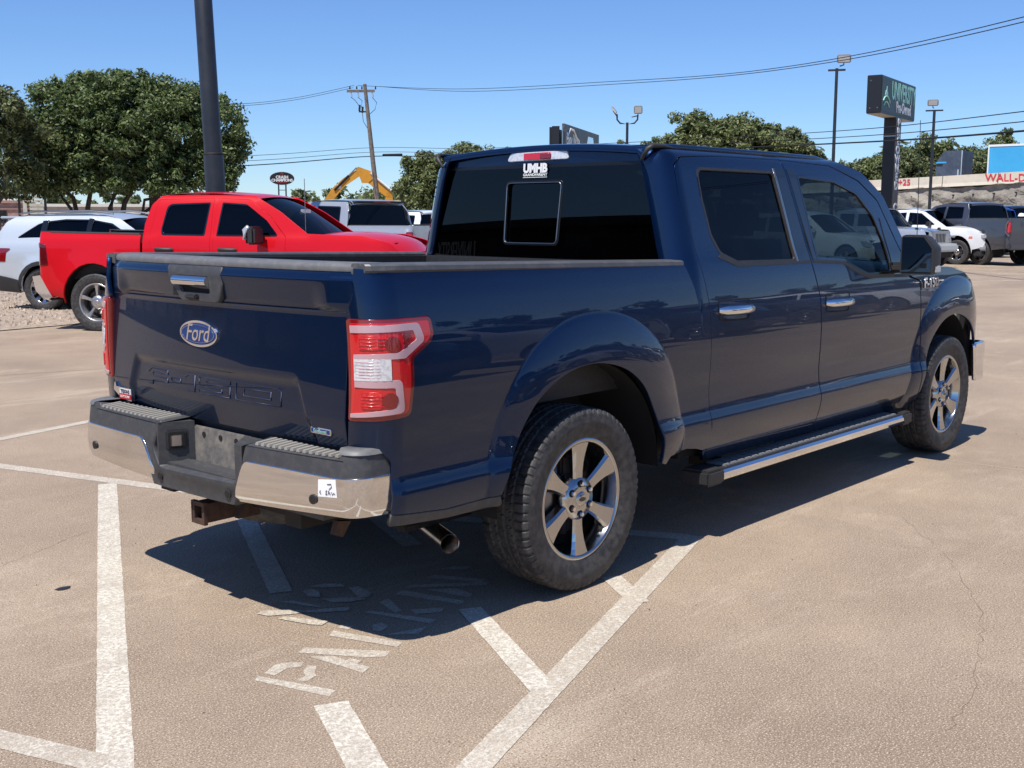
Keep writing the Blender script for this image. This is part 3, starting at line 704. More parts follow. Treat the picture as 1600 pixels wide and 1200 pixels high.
    for (x, sc_) in ((3.046, .985), (3.060, 1.0), (3.10, 1.0), (3.15, .95), (3.19, .84), (3.21, .62)):
        rp = rounded([(s * (1.11 + .108 * sc_), 1.378 - .118 * sc_, .03), (s * (1.11 - .105 * sc_), 1.378 - .120 * sc_, .025), (s * (1.11 - .102 * sc_), 1.378 + .122 * sc_, .03), (s * (1.11 + .045 * sc_), 1.378 + .122 * sc_, .04), (s * (1.11 + .108 * sc_), 1.378 + .050 * sc_, .04)]); rings.append([(x, yy_, zz_) for yy_, zz_ in rp])
    n_ = len(rings[0]); mr.grid(np.array([r + r[:1] for r in rings])); mr.add(rings[0], [tuple(range(n_))]); mr.add(rings[-1], [tuple(range(n_))])
    m_ = mr.obj('door_mirror', M_BLACKP, H)
    yy0, yy1 = s * 1.018, s * 1.195
    g = MB().prism([(yy0, 1.275), (yy1 + s * .006, 1.278), (yy1 + s * .006, 1.42), (yy1 - s * .045, 1.486), (yy0, 1.486)], 'x', 3.041, 3.047).obj('mirror_glass', mat('mirror_glass', (.30, .32, .34), .03, 1.), m_)
    MB().prism([(yy1 - s * .02, 1.33), (yy1 - s * .06, 1.33), (yy1 - s * .06, 1.30), (yy1 - s * .02, 1.30)], 'x', 3.038, 3.0405).obj('spotter_glass', M_GBLACK, m_)
    MB().box(3.07, 3.20, *(sorted((s * .92, s * 1.03))), 1.265, 1.33, .02).obj('mirror_arm', M_BLACKP, m_)
    MB().box(3.07, 3.15, *(sorted((s * 1.205, s * 1.222))), 1.275, 1.315, .004).obj('mirror_marker', M_LAMP, m_)
    return T
TLR = hero_side(-1); hero_side(1)

def hero_rest():
    H = HERO
    # tailgate
    tg = panel('tailgate', [(-.846, 1.420, .01), (.846, 1.420, .02), (.862, 1.30, .05), (.862, .90), (.885, .775, .01), (-.785, .775, .01), (-.790, .90), (-.797, 1.24), (-.80, 1.29)], tg_fn, M_BLUE, H, step=.018, thick=.03, sign=-1, feats=[[(-.9, z), (.9, z)] for z in (1.27, 1.284, 1.378, 1.385)] + [[(.045 + q * (.585 - k_), 1.022), (.045 + q * (.585 + .055 - k_), .885)] for q in (-1, 1) for k_ in (0, .018, .035)] + [[(-.53, z), (.62, z)] for z in (1.022, .972)])
    # tailgate cap
    t = np.linspace(-.848, .85, 24)
    P = np.array([[(float(tg_fn(y, 1.42)[0]) + dx, y, z) for dx, z in ((-.004, 1.418), (-.007, 1.432), (.002, 1.444), (.03, 1.449), (.10, 1.449), (.105, 1.44), (.105, 1.38))] for y in t])
    MB().grid(P).obj('tailgate_cap', M_RAILP, tg, fix=False)
    MB().box(-1.10, -1.07, -.80, .80, .86, 1.43).obj('inner_panel', M_BLACKP, tg)
    def tp(y, z, o=0.): x = float(tg_fn(y, z)[0]); return (x - o, y, z)
    # crease line across, its highlight painted in
    MB().tube([tp(y, 1.272, .0005) for y in np.linspace(-.79, .85, 30)], .0022, 6).obj('crease', M_HILITE, tg)
    # handle bezel
    o = [(.300, 1.416, .01), (-.085, 1.416, .01), (-.095, 1.345, .02), (-.072, 1.276, .03), (.190, 1.276, .03), (.262, 1.352, .03)]
    def bz(a, z): x, y, z2 = tg_fn(a, np.minimum(z, 1.38)); return (0 * x - 1.205 + .05 * (a - .1) ** 2 + np.clip(z - 1.39, 0, 1) * .5, a + 0 * x, z + 0 * x)
    hb = panel('handle_bezel', o, bz, M_GREYP, tg, holes=[[(.235, 1.378, .01), (-.012, 1.378, .01), (-.022, 1.305, .01), (.185, 1.305, .01)]], step=.04, thick=.05, sign=-1, edge=.008)
    MB().box(-1.19, -1.165, -.06, .27, 1.29, 1.39).obj('handle_pocket', M_DARK, hb)
    MB().tube([(-1.203, y, 1.355) for y in np.linspace(-.012, .232, 8)], .021, 16).obj('tailgate_handle', M_CHROME, hb)
    MB().box(-1.226, -1.19, .055, .135, 1.283, 1.302, .006).obj('rear_camera', M_BLACKP, hb)
    # oval badge
    yc, zc, a, b = .088, 1.140, .134, .054
    def oval(k, x0, x1, m, nm, par):
        n = 48; pts = [(yc + a * k * math.cos(q), zc + (b + a * (k - 1)) * math.sin(q)) for q in np.linspace(0, 2 * math.pi, n, endpoint=False)]
        return MB().prism(pts, 'x', x0, x1).obj(nm, m, par)
    X = float(tg_fn(yc, zc)[0])
    ob = oval(1., X - .008, X + .004, M_CHROME, 'oval_badge', tg)
    oval(.93, X - .010, X - .007, M_FORD, 'badge_face', ob)
    text_on('badge_script', 'Ford', M_CHROME, ob, (X - .011, yc + .004, zc + .001), (0, -1, 0), (0, 0, 1), .098, .001, .0005, shear=.32, sx=.90)
    mb = MB().tube([(X - .011, yc + (a * .87) * math.cos(q), zc + (b - a * .13) * math.sin(q)) for q in np.linspace(0, 2 * math.pi, 49)], .0012, 5); mb.obj('badge_ring', M_CHROME, ob)
    # embossed model name, drawn as raised outlines
    def glyph(pts, y0, wd, z0=.893, h=.068, close=False):
        p = [tp(y0 - x * wd, z0 + z * h - .0 * x, .0012) for x, z in pts]
        if close: p.append(p[0])
        return p
    G = []
    wF = .17
    G.append(glyph([(0, .74), (.16, 1), (1, 1), (1, .74), (.24, .74), (.24, .50), (1, .50), (1, .24), (.24, .24), (.24, 0), (0, 0)], .535, wF))
    G.append(glyph([(0, .4), (1, .4), (1, .62), (0, .62)], .335, .075, close=True))
    G.append(glyph([(0, .8), (.3, 1), (.9, 1), (.9, 0), (.25, 0)], .225, .085))
    G.append(glyph([(1, 1), (0, 1), (0, .42), (.75, .42), (.75, .2), (0, .2), (0, 0), (1, 0), (1, .62), (.25, .62), (.25, .8), (1, .8)], .115, .22, close=True))
    G.append(glyph([(0, 1), (1, 1), (1.08, .85), (1.08, 0), (0, 0)], -.145, .26, close=True))
    G.append(glyph([(.2, .72), (.85, .72), (.85, .28), (.2, .28)], -.145, .26, close=True))
    mb = MB()
    for g in G: mb.tube(g, .0022, 6)
    mb.obj('embossed_name', M_HILITE, tg)
    # edition badge lower left
    X = float(tg_fn(.74, .83)[0])
    eb = MB().prism([(.825, .868), (.818, .870), (.812, .850), (.79, .850), (.683, .848), (.683, .792), (.755, .795), (.77, .802), (.80, .815), (.835, .835)], 'x', X - .008, X + .01).obj('edition_badge', M_CHROME, tg)
    MB().box(X - .0095, X - .0085, .687, .780, .822, .844).obj('badge_panel', M_PAPER, eb)
    MB().box(X - .0095, X - .0085, .687, .785, .797, .821).obj('badge_panel', M_REDPR, eb)
    text_on('badge_letters', 'TEXAS', M_INK, eb, (X - .011, .733, .833), (0, -1, 0), (0, 0, 1), .022, .0006, .0006, sx=1.2)
    text_on('badge_letters', 'EDITION', M_WHITE, eb, (X - .011, .735, .809), (0, -1, 0), (0, 0, 1), .015, .0006, .0, sx=1.3)
    X = float(tg_fn(-.66, .828)[0])
    sb = MB().box(X - .006, X + .01, -.722, -.603, .817, .840, .003).obj('engine_badge', M_CHROME, tg)
    MB().box(X - .0068, X - .0058, -.716, -.609, .821, .836).obj('badge_panel', M_FORD, sb)
    text_on('badge_letters', 'EcoBoost', mat('pale_green_print', (.35, .6, .45), .4), sb, (X - .0075, -.662, .8285), (0, -1, 0), (0, 0, 1), .018, .0005, .0, sx=1.1)
    # ---- bed floor and front wall
    MB().box(-1.10, .80, -.80, .80, .82, .87).obj('bed_floor', M_BLACKP, H)
    MB().box(.76, .79, -.82, .84, .80, 1.392, .006).obj('bed_front_wall', M_BLACKP, H)
    rib = MB().box(-1.05, .72, -.022, .022, .87, .882, .004).mesh('bed_rib'); rib.materials.append(M_BLACKP)
    for k in range(11): put('bed_rib', rib, None, H, (0, -.62 + k * .124, 0))
    # ---- cab rear: sheet metal below and round the glass
    gl = [(-.690, 1.880, .03), (.70, 1.880, .03), (.835, 1.385), (.835, 1.375), (-.812, 1.375)]
    panel('cab_rear_panel', [(-.70, 1.955), (.70, 1.955), (.84, 1.40), (.86, .60), (-.84, .60), (-.82, 1.40)], rg_fn, M_BLUE, H, holes=[gl], step=.08, thick=.02, sign=-1)
    sl = [(.208, 1.786, .025), (-.168, 1.786, .025), (-.150, 1.472, .025), (.212, 1.472, .025)]
    rgl = panel('rear_glass', gl, rg_fn, M_TINT, H, holes=[sl], step=.08, thick=0, sign=-1, off=.002)
    panel('glass_border', gl, rg_fn, M_FRIT, rgl, holes=[[(-.668, 1.862, .03), (.678, 1.862, .03), (.81, 1.395), (-.79, 1.395)]], step=.1, thick=0, sign=-1, off=.0035)
    panel('sliding_pane', sl, rg_fn, M_TINT, rgl, step=.08, thick=0, sign=-1, off=-.012)
    sl2 = [(.218, 1.796, .03), (-.178, 1.796, .03), (-.160, 1.462, .03), (.222, 1.462, .03)]
    panel('slider_frame', sl2, rg_fn, M_FRIT, rgl, holes=[sl], step=.08, thick=.012, sign=-1, off=.006)
    mb = MB(); rr = resample(rounded(sl), .03); mb.tube([(float(rg_fn(y, z)[0]) - .007, y, z) for y, z in rr + rr[:1]], .0028, 6); mb.obj('slider_bead', M_STEEL, rgl)
    # high brake lamp
    def ch(a, z): x, y, z2 = rg_fn(a, z); return (x - .020 + np.abs(a - .0) ** 3 * 1.2, y, z2)
    cm = panel('high_brake_lamp', [(.215, 1.900, .01), (.185, 1.940, .02), (-.195, 1.944, .02), (-.205, 1.905, .01)], ch, M_CLENS, H, step=.04, thick=.05, sign=-1, edge=.008)
    panel('brake_lens', [(.085, 1.905), (.085, 1.936), (-.095, 1.938), (-.095, 1.905)], ch, M_RED, cm, step=.04, thick=.003, sign=-1, off=.003)
    panel('brake_lens', [(-.03, 1.909), (-.03, 1.930), (-.10, 1.930), (-.10, 1.909)], ch, M_REDD, cm, step=.04, thick=.003, sign=-1, off=.006)
    # window sticker
    X = float(rg_fn(.03, 1.855)[0])
    n = np.array([-1, 0, .07]); n /= np.linalg.norm(n); up = (.07, 0, 1)
    stk = text_on('window_sticker', 'UMHB', M_WHITE, rgl, (X - .012, .010, 1.858), (0, -1, 0), up, .062, .0005, .0035, sx=.95)
    text_on('sticker_line', 'GRANDPARENT', M_WHITE, rgl, (X - .012, .010, 1.8265), (0, -1, 0), up, .020, .0004, .0006, sx=1.15)
    MB().box(X - .014, X - .013, -.073, .093, 1.812, 1.815).obj('sticker_line', M_WHITE, rgl)
    # reflected-in-the-glass sign is real and stands behind the camera
    # ---- roof, windscreen, bonnet
    st = smooth_st([(.806, 1.945, .685), (.814, 1.966, .70), (.87, 1.982, .705), (1.2, 1.990, .705), (1.9, 1.990, .705), (2.4, 1.976, .705), (2.62, 1.948, .70)], 5)
    rf = sheet('roof', st, M_BLUE, H, 16, .035, -.0)
    for s in (-1, 1): MB().tube([(.792, s * .680, 1.882), (.786, s * .698, 1.905), (.786, s * .718, 1.932), (.81, s * .728, 1.948), (.90, s * .728, 1.948), (1.05, s * .722, 1.938)], [.009, .011, .013, .013, .010, .006], 8).obj('roof_ditch', M_BLACKP, rf)
    for s in (-1, 1): MB().tube([(.83, s * .712, 1.944), (1.0, s * .714, 1.947), (1.9, s * .714, 1.948), (2.45, s * .712, 1.945), (2.62, s * .705, 1.930)], [.013, .017, .017, .017, .013], 10).obj('roof_moulding', M_BLUE, rf)
    ws = smooth_st([(2.60, 1.945, .695), (2.86, 1.80, .735), (3.15, 1.57, .775), (3.42, 1.27, .81)], 5)
    sheet('windscreen', [(a - .0, b, c) for a, b, c in ws], M_CLEAR, H, 12, .02, -.10)
    hd = smooth_st([(3.36, 1.265, .82), (3.5, 1.315, .865), (3.98, 1.325, .875), (4.25, 1.29, .865), (4.50, 1.19, .83), (4.66, 1.06, .80), (4.70, .98, .78)], 5)
    sheet('bonnet', hd, M_BLUE, H, 16, .055, -.14)
    # front end
    MB().box(4.30, 4.66, -.70, .70, .55, 1.05, .04).obj('grille', M_CHROME, H)
    for s in (-1, 1):
        MB().box(4.35, 4.62, *(sorted((s * .70, s * .86))), .80, 1.04, .03).obj('headlight', M_LAMP, H)
    def fb(a, z): x, y, z2 = bump_fn(a, z); return (3.98 - x - .56 + .0, y * .985, z2 - .06)
    panel('front_bumper', [(-1.20, .735, .02), (1.20, .735, .02), (1.15, .47, .03), (-1.15, .47, .03)], lambda a, z: (3.57 - bump_fn(a, z * 0 + .62)[0] - .04, bump_fn(a, z * 0 + .62)[1] * 1.028, z - .03), M_CHROME, H, step=.06, thick=.03, sign=1, edge=.008)
    for s in (-1, 1): MB().box(4.44, 4.56, *(sorted((s * .50, s * .90))), .50, 1.0).obj('front_inner_panel', M_DARK, H)
    MB().box(3.5, 4.55, -.5, .5, .36, 1.20).obj('engine_bay', M_DARK, H)
    # ---- aerial
    ae = MB().cyl((3.60, -.875, 1.27), (3.60, -.875, 1.31), .012, 10).obj('aerial', M_BLACKP, H)
    MB().tube([(3.60, -.875, 1.30), (3.575, -.878, 1.75), (3.545, -.88, 2.22)], [.0032, .0026, .0022], 6).obj('aerial_mast', M_BLACKP, ae)
    # ---- rear bumper
    bp = MB()
    bp.box(-1.29, -1.16, -.28, .30, .50, .60, .015).box(-1.20, -1.10, -.70, .70, .50, .58).box(-1.12, -1.06, -.80, .80, .55, .77)
    BP = bp.obj('rear_bumper', M_GREYP, H)
    R_ = [(-.355, .690, .04), (-.56, .690), (-.82, .684, .1), (-1.085, .692, .01), (-1.072, .545, .01), (-.975, .548), (-.878, .544, .1), (-.677, .538, .1), (-.275, .520, .015), (-.315, .60, .06), (-.335, .65, .05)]
    L_ = [(.375, .690, .04), (.60, .690), (.82, .690, .1), (1.085, .692, .01), (1.072, .545, .01), (.975, .548), (.878, .540, .1), (.60, .522, .1), (.30, .515, .02), (.29, .57, .04), (.335, .65, .05)]
    panel('chrome_end', R_, bump_fn, M_BCHROME, BP, step=.03, thick=.03, sign=-1, edge=.008)
    panel('chrome_end', L_, bump_fn, M_BCHROME, BP, step=.04, thick=.03, sign=-1, edge=.008)
    # black face above, between and below the chrome
    def bf(o): return lambda a, z: (bump_fn(a, np.maximum(z, .55))[0] + o, bump_fn(a, np.maximum(z, .55))[1] * (1 - o * .6), z + 0 * np.asarray(a))
    face = [(.24, .772, .01), (.78, .765), (.80, .785, .02), (1.09, .778, .01), (1.09, .66), (.45, .66), (.36, .62), (.305, .50), (-.27, .505), (-.33, .62), (-.42, .66), (-1.09, .66), (-1.09, .775, .02), (-.86, .785, .02), (-.84, .752, .01), (-.355, .752, .02), (-.335, .66, .05), (-.29, .59, .03), (.245, .575, .04), (.30, .66, .05)]
    panel('face_trim', face, bf(.006), M_GREYP, BP, step=.04, thick=.12, sign=-1, edge=.01)
    def zt(y): return .756
    for (y0, y1, s) in ((-.85, -.36, -1), (.24, .80, 1)):
        P = np.array([[(float(bump_fn(y, .75)[0]) * (1 - t) + t * -1.165 + .004, y + s * 0 + t * (-.02 * s), .752 + .012 * t + (.014 if s > 0 else 0)) for t in (0, .08, .5, 1)] for y in np.linspace(y0, y1, 8)])
        sp = MB().grid(P).obj('step_pad', M_GREYP, BP, fix=False)
        rb = MB().add([(-1.30, -.010, 0), (-1.30, .010, 0), (-1.17, .010, 0), (-1.17, -.010, 0), (-1.295, -.007, .010), (-1.295, .007, .010), (-1.175, .007, .010), (-1.175, -.007, .010)], [(0, 1, 5, 4), (1, 2, 6, 5), (2, 3, 7, 6), (3, 0, 4, 7), (4, 5, 6, 7)]).mesh('pad_rib')
        rb.materials.append(mat('worn_rib_plastic', (.26, .245, .215), .7))
        n = 14
        for k in range(n):
            y = y0 + .04 + (y1 - y0 - .08) * k / (n - 1)
            xf = float(bump_fn(y, .75)[0]) + .016; sc_ = (-1.178 - xf) / .13
            q = put('pad_rib', rb, None, sp, (xf + 1.30 * sc_, y, .759 + (.014 if s > 0 else 0) + 1.235 * sc_ * .0698), (0, R(-4), 0)); q.scale = (sc_, 1, 1)
    for s in (-1, 1):      # raised corner caps
        P = []
        for a in np.linspace(.84, 1.08, 9):
            x, y, z = [float(v) for v in bump_fn(s * a, .75)]; y = abs(y)
            P.append([(x + .006, s * y, .772), (x + .012, s * (y - .006), .787), (x + .03, s * (y - .02), .792), (-1.13, s * max(.80, y - .12), .790), (-1.12, s * .82, .74)])
        MB().grid(np.array(P)).obj('corner_cap', M_RAILP, BP, fix=False)
    # notch: slanted cheeks, plate recess, floor
    MB().prism([(-1.305, .245), (-1.30, .262), (-1.175, .31), (-1.165, .30), (-1.165, .19)], 'z', .575, .765).obj('notch_cheek', M_GREYP, BP)
    MB().prism([(-1.305, -.30), (-1.30, -.34), (-1.165, -.30), (-1.165, -.17)], 'z', .575, .748).obj('notch_cheek', M_GREYP, BP)
    MB().box(-1.165, -1.15, -.20, .20, .585, .745, .004).obj('plate_recess', mat('dusty_grey_plastic', (.11, .105, .098), .8, var=(16, (.25, .22, .18), .40, .7), bump=(80, .3, .002)), BP)
    for y in (.12, .0, -.11): MB().cyl((-1.168, y, .715), (-1.160, y, .715), .012, 10).obj('screw_boss', M_DARK, BP)
    MB().box(-1.17, -1.10, .19, .25, .60, .74, .01).obj('wiring_block', M_BLACKP, BP)
    # trailer socket on the left cheek (cheek runs from (-1.305,.245) to (-1.165,.19))
    d = Vector((.14, -.055, 0)).normalized(); n_ = Vector((-.055 * 0 - .365, -.93, 0)).normalized()
    mid = Vector((-1.235, .2175, .690))
    so = MB().box(-.046, .046, -.006, .006, -.044, .044, .008).obj('trailer_socket', M_BLACKP, BP)
    so.matrix_local = Matrix.Translation(mid) @ Matrix.Rotation(math.atan2(d.y, d.x), 4, 'Z')
    for q in (MB().box(-.036, .036, -.010, -.004, -.034, .034, .005).obj('socket_recess', M_DARK, so), MB().box(-.026, .020, -.014, -.006, -.028, .024, .004).obj('socket_cover', M_STEEL, so)): pass
    # parking sensors, tow eyes
    def disc(nm, a, z, r, m, par, o=.004):
        x, y, z = [float(v) for v in bump_fn(a, z)]; h = bump_fn(a + .01, z); t = Vector((float(h[0]) - x, float(h[1]) - y, 0)).normalized(); n = Vector((-t.y, t.x, 0)); n = n if n.x < 0 else -n
        ob = MB().cyl(Vector((x, y, z)) - n * .01, Vector((x, y, z)) + n * o, r, 20).obj(nm, m, par); return ob
    for a in (-.728, -.243, .24, .80):
        ssr = disc('parking_sensor', a, .598 if abs(a) > .5 else .545, .0185, M_BLACKP, BP, .005); disc('sensor_eye', a, .598 if abs(a) > .5 else .545, .0125, M_UNDER, ssr, .0065)
    # paper sticker with handwriting
    pp = panel('paper_sticker', [(-.752, .674), (-.832, .682), (-.842, .618), (-.752, .612)], bump_fn, M_PAPER, BP, step=.03, thick=.001, sign=-1, off=.0015, edge=.0005)
    def pen(pts): return [tuple(float(v) - (.0035 if i == 0 else 0) for i, v in enumerate(bump_fn(a, z))) for a, z in pts]
    mb = MB()
    for st_ in ([(-.797, .662), (-.815, .665), (-.818, .655), (-.806, .645)], [(-.765, .636), (-.762, .628), (-.768, .624)], [(-.790, .636), (-.796, .640), (-.792, .630), (-.790, .624), (-.798, .627)], [(-.805, .640), (-.803, .627), (-.810, .634), (-.812, .625)], [(-.818, .636), (-.822, .626), (-.828, .634), (-.834, .630)]):
        mb.tube(pen(st_), .0013, 5)
    mb.obj('handwriting', M_INK, pp)
    # ---- underside
    fr = MB()
    for s in (-1, 1): fr.box(-1.15, 4.4, *(sorted((s * .40, s * .50))), .42, .56)
    for x in (-1.0, -.5, .6, 1.6, 2.6): fr.box(x, x + .08, -.45, .45, .44, .54)
    FR = fr.obj('chassis_frame', M_UNDER, H)
    MB().box(.9, 3.3, -.85, .85, .42, .47).obj('floor_pan', M_DARK, H)
    MB().tube([(0, -.80, .403), (0, -.2, .403), (0, -.15, .403), (0, .15, .403), (0, .2, .403), (0, .80, .403)], [.045, .045, .12, .12, .045, .045], 16).obj('rear_axle', M_UNDER, H)
    MB().tube([(3.98, -.80, .403), (3.98, .80, .403)], .04, 12).obj('front_axle', M_UNDER, H)
    for s in (-1, 1):
        MB().box(-.70, .72, *(sorted((s * .54, s * .60))), .33, .36, .005).obj('leaf_spring', M_UNDER, H)
        MB().cyl((-.12, s * .62, .38), (-.30, s * .56, .85), .03, 12).obj('shock_absorber', M_UNDER, H)
    MB().lathe([(-.11, .20), (-.11, .36), (-.06, .385), (.06, .385), (.11, .36), (.11, .20)], 40, 'z', (-.72, 0, .47)).obj('spare_tyre', M_RUB, H)
    # hitch receiver
    hi = MB()
    for (y0, y1, z0, z1) in ((.000, .013, .372, .452), (.067, .080, .372, .452), (.013, .067, .372, .384), (.013, .067, .440, .452)): hi.box(-1.26, -.98, y0, y1, z0, z1)
    hi.box(-1.262, -1.245, -.007, .087, .365, .372).box(-1.262, -1.245, -.007, .087, .452, .459).box(-1.262, -1.245, -.007, .0, .372, .452).box(-1.262, -1.245, .080, .087, .372, .452)
    HI = hi.obj('hitch_receiver', M_RUST, H)
    MB().box(-1.12, -1.04, -.46, .46, .44, .51, .01).obj('cross_tube', M_UNDER, HI)
    MB().prism([(-1.18, .40), (-1.05, .40), (-1.04, .47), (-1.14, .47)], 'y', -.13, -.10).obj('chain_bracket', M_RUST, HI)
    MB().prism([(-1.14, .43), (-1.10, .415), (-1.06, .47), (-1.12, .48)], 'y', -.69, -.66).obj('bumper_bracket', M_RUST, HI)
    # tail pipe
    p0, p1 = Vector((-.10, -.70, .36)), Vector((-.43, -.60, .225))
    ex = MB()
    a = Vector((-.02, -.30, .40)); b = Vector((-.20, -.41, .345)); c = Vector((-.495, -.585, .232))
    MB().tube([(.9, -.25, .42), (.3, -.27, .46), (-.1, -.27, .44), (-.30, -.28, .42), (-.42, -.33, .31)], .032, 14).obj('exhaust_pipe', M_UNDER, H)
    EXm = mat('sooty_steel', (.50, .46, .42), .22, 1., var=(14, (.28, .25, .22), .45, .7))
    q0 = Vector((-.437, -.373, .304)); q1 = Vector((-.585, -.741, .286)); dd = (q1 - q0).normalized()
    rr = MB(); t0 = rr.tube([q0 - dd * .04, q0, q1 - dd * .004, q1], [.032, .040, .0425, .0420], 28, caps=False); rr.tube([q1, q1 - dd * .004, q1 - dd * .20], [.0420, .0375, .037], 28, caps=False)
    EX = rr.obj('exhaust_tip', EXm, H, fix=False)
    MB().cyl(q1 - dd * .15, q1 - dd * .16, .037, 20).obj('pipe_bore', M_DARK, EX)
    # ---- interior
    for s in (-1, 1):
        b = MB().box(2.28, 2.78, s * .42 - .25, s * .42 + .25, .78, .92, .05).obj('front_seat', M_SEAT, H)
        MB().prism([(2.20, .90), (2.34, .88), (2.20, 1.48), (2.10, 1.48)], 'y', s * .42 - .24, s * .42 + .24).obj('seat_back', M_SEAT, b)
        MB().box(2.06, 2.16, s * .42 - .13, s * .42 + .13, 1.50, 1.68, .03).obj('headrest', M_SEAT, b)
    b = MB().box(1.2, 1.7, -.70, .70, .78, .92, .04).obj('rear_seat', M_SEAT, H)
    MB().box(1.02, 1.16, -.70, .70, .90, 1.45, .04).obj('seat_back', M_SEAT, b)
    MB().box(3.02, 3.40, -.80, .80, .86, 1.20, .05).obj('dashboard', M_DASH, H)
    sw = MB().lathe([(-.012, .175), (0, .188), (.012, .175), (0, .165)], 40, 'x', (0, 0, 0), close=True)
    sw.box(-.01, .01, -.17, .17, -.02, .02).box(-.02, .02, -.06, .06, -.06, .06)
    o = sw.obj('steering_wheel', M_DASH, H, (2.90, .42, 1.18)); o.rotation_euler = (0, R(-22), 0)
    MB().box(2.78, 2.80, -.12, .12, 1.72, 1.79, .01).obj('rear_view_mirror', M_DASH, H)
    # ---- wheels
    tm = tyre_mesh(.403, .262, .264, 360, True); tm.materials.append(M_RUB)
    for x in (0., 3.98):
        for s in (-1, 1): build_wheel('wheel', H, (x, s * .854, .403), s, Wd=.262, tyre_me=tm, rim=.264)
    return tg
TG = hero_rest()
# ------------------------------------------------------------------ ground and painted lines
def ground_mat():
    m = bpy.data.materials.new('exposed_aggregate_concrete'); m.use_nodes = True; n = m.node_tree; L = n.links; p = n.nodes['Principled BSDF']
    p.inputs['Roughness'].default_value = .88; p.inputs['Specular IOR Level'].default_value = .25
    tc = n.nodes.new('ShaderNodeTexCoord')
    def noise(sc, det=6, rough=.6, vec=None):
        q = n.nodes.new('ShaderNodeTexNoise'); q.inputs['Scale'].default_value = sc; q.inputs['Detail'].default_value = det; q.inputs['Roughness'].default_value = rough
        L.new(vec or tc.outputs['Object'], q.inputs['Vector']); return q.outputs[0]
    def ramp(src, lo, hi, a, b, srcc=None):
        mr = n.nodes.new('ShaderNodeMapRange'); mr.inputs[1].default_value = lo; mr.inputs[2].default_value = hi; L.new(src, mr.inputs[0])
        mr.inputs[3].default_value = 0; mr.inputs[4].default_value = 1; mr.clamp = True
        mx = n.nodes.new('ShaderNodeMix'); mx.data_type = 'RGBA'; L.new(mr.outputs[0], mx.inputs[0])
        if isinstance(a, tuple): mx.inputs[6].default_value = (*a, 1)
        else: L.new(a, mx.inputs[6])
        if isinstance(b, tuple): mx.inputs[7].default_value = (*b, 1)
        else: L.new(b, mx.inputs[7])
        return mx.outputs[2]
    def mul(a, b_col, fac_src, lo, hi, amt):
        mr = n.nodes.new('ShaderNodeMapRange'); mr.inputs[1].default_value = lo; mr.inputs[2].default_value = hi; mr.inputs[4].default_value = amt; L.new(fac_src, mr.inputs[0])
        mx = n.nodes.new('ShaderNodeMix'); mx.data_type = 'RGBA'; mx.blend_type = 'MIX'; L.new(mr.outputs[0], mx.inputs[0]); L.new(a, mx.inputs[6]); mx.inputs[7].default_value = (*b_col, 1); return mx.outputs[2]
    base = ramp(noise(.45, 8, .7), .38, .64, (.250, .187, .134), (.375, .288, .204))
    base = mul(base, (.27, .21, .165), noise(.8, 8, .75), .48, .72, .6)          # greyer patches
    base = mul(base, (.52, .42, .31), noise(.7, 10, .8), .54, .70, .6)            # pale scuffed areas
    base = mul(base, (.21, .16, .125), noise(.55, 11, .82), .57, .72, .55)            # old drips and stains
    # long tyre-scuff streaks
    mp = n.nodes.new('ShaderNodeMapping'); mp.inputs['Scale'].default_value = (.25, 1.6, 1); mp.inputs['Rotation'].default_value = (0, 0, .5); L.new(tc.outputs['Object'], mp.inputs[0])
    base = mul(base, (.58, .49, .38), noise(1.0, 9, .82, mp.outputs[0]), .55, .74, .7)
    # aggregate speckle
    base = mul(base, (.12, .085, .062), noise(130, 2, .8), .52, .64, .9)
    base = mul(base, (.68, .57, .44), noise(150, 2, .8), .54, .66, .85)
    base = mul(base, (.22, .165, .13), noise(38, 4, .8), .56, .72, .5)
    # hairline cracks
    vo = n.nodes.new('ShaderNodeTexVoronoi'); vo.feature = 'DISTANCE_TO_EDGE'; vo.inputs['Scale'].default_value = .22
    wp = n.nodes.new('ShaderNodeVectorMath'); wp.operation = 'ADD'
    nz = n.nodes.new('ShaderNodeTexNoise'); nz.inputs['Scale'].default_value = 2.2; nz.inputs['Detail'].default_value = 10; nz.inputs['Roughness'].default_value = .7; L.new(tc.outputs['Object'], nz.inputs[0])
    ws_ = n.nodes.new('ShaderNodeVectorMath'); ws_.operation = 'SCALE'; ws_.inputs['Scale'].default_value = 1.3; L.new(nz.outputs['Color'], ws_.inputs[0])
    L.new(tc.outputs['Object'], wp.inputs[0]); L.new(ws_.outputs[0], wp.inputs[1]); L.new(wp.outputs[0], vo.inputs['Vector'])
    mr = n.nodes.new('ShaderNodeMapRange'); mr.inputs[1].default_value = 0; mr.inputs[2].default_value = .0009; mr.inputs[3].default_value = 1; mr.inputs[4].default_value = 0; L.new(vo.outputs['Distance'], mr.inputs[0])
    gate = n.nodes.new('ShaderNodeMapRange'); gate.inputs[1].default_value = .46; gate.inputs[2].default_value = .60; gate.inputs[4].default_value = .5; L.new(noise(.5, 3), gate.inputs[0])
    mm = n.nodes.new('ShaderNodeMath'); mm.operation = 'MULTIPLY'; L.new(mr.outputs[0], mm.inputs[0]); L.new(gate.outputs[0], mm.inputs[1])
    mx = n.nodes.new('ShaderNodeMix'); mx.data_type = 'RGBA'; L.new(mm.outputs[0], mx.inputs[0]); L.new(base, mx.inputs[6]); mx.inputs[7].default_value = (.10, .07, .055, 1)
    L.new(mx.outputs[2], p.inputs['Base Color'])
    b = n.nodes.new('ShaderNodeBump'); b.inputs['Strength'].default_value = .35; b.inputs['Distance'].default_value = .003; L.new(noise(190, 3, .8), b.inputs['Height'])
    L.new(b.outputs[0], p.inputs['Normal'])
    return m
GM = ground_mat()
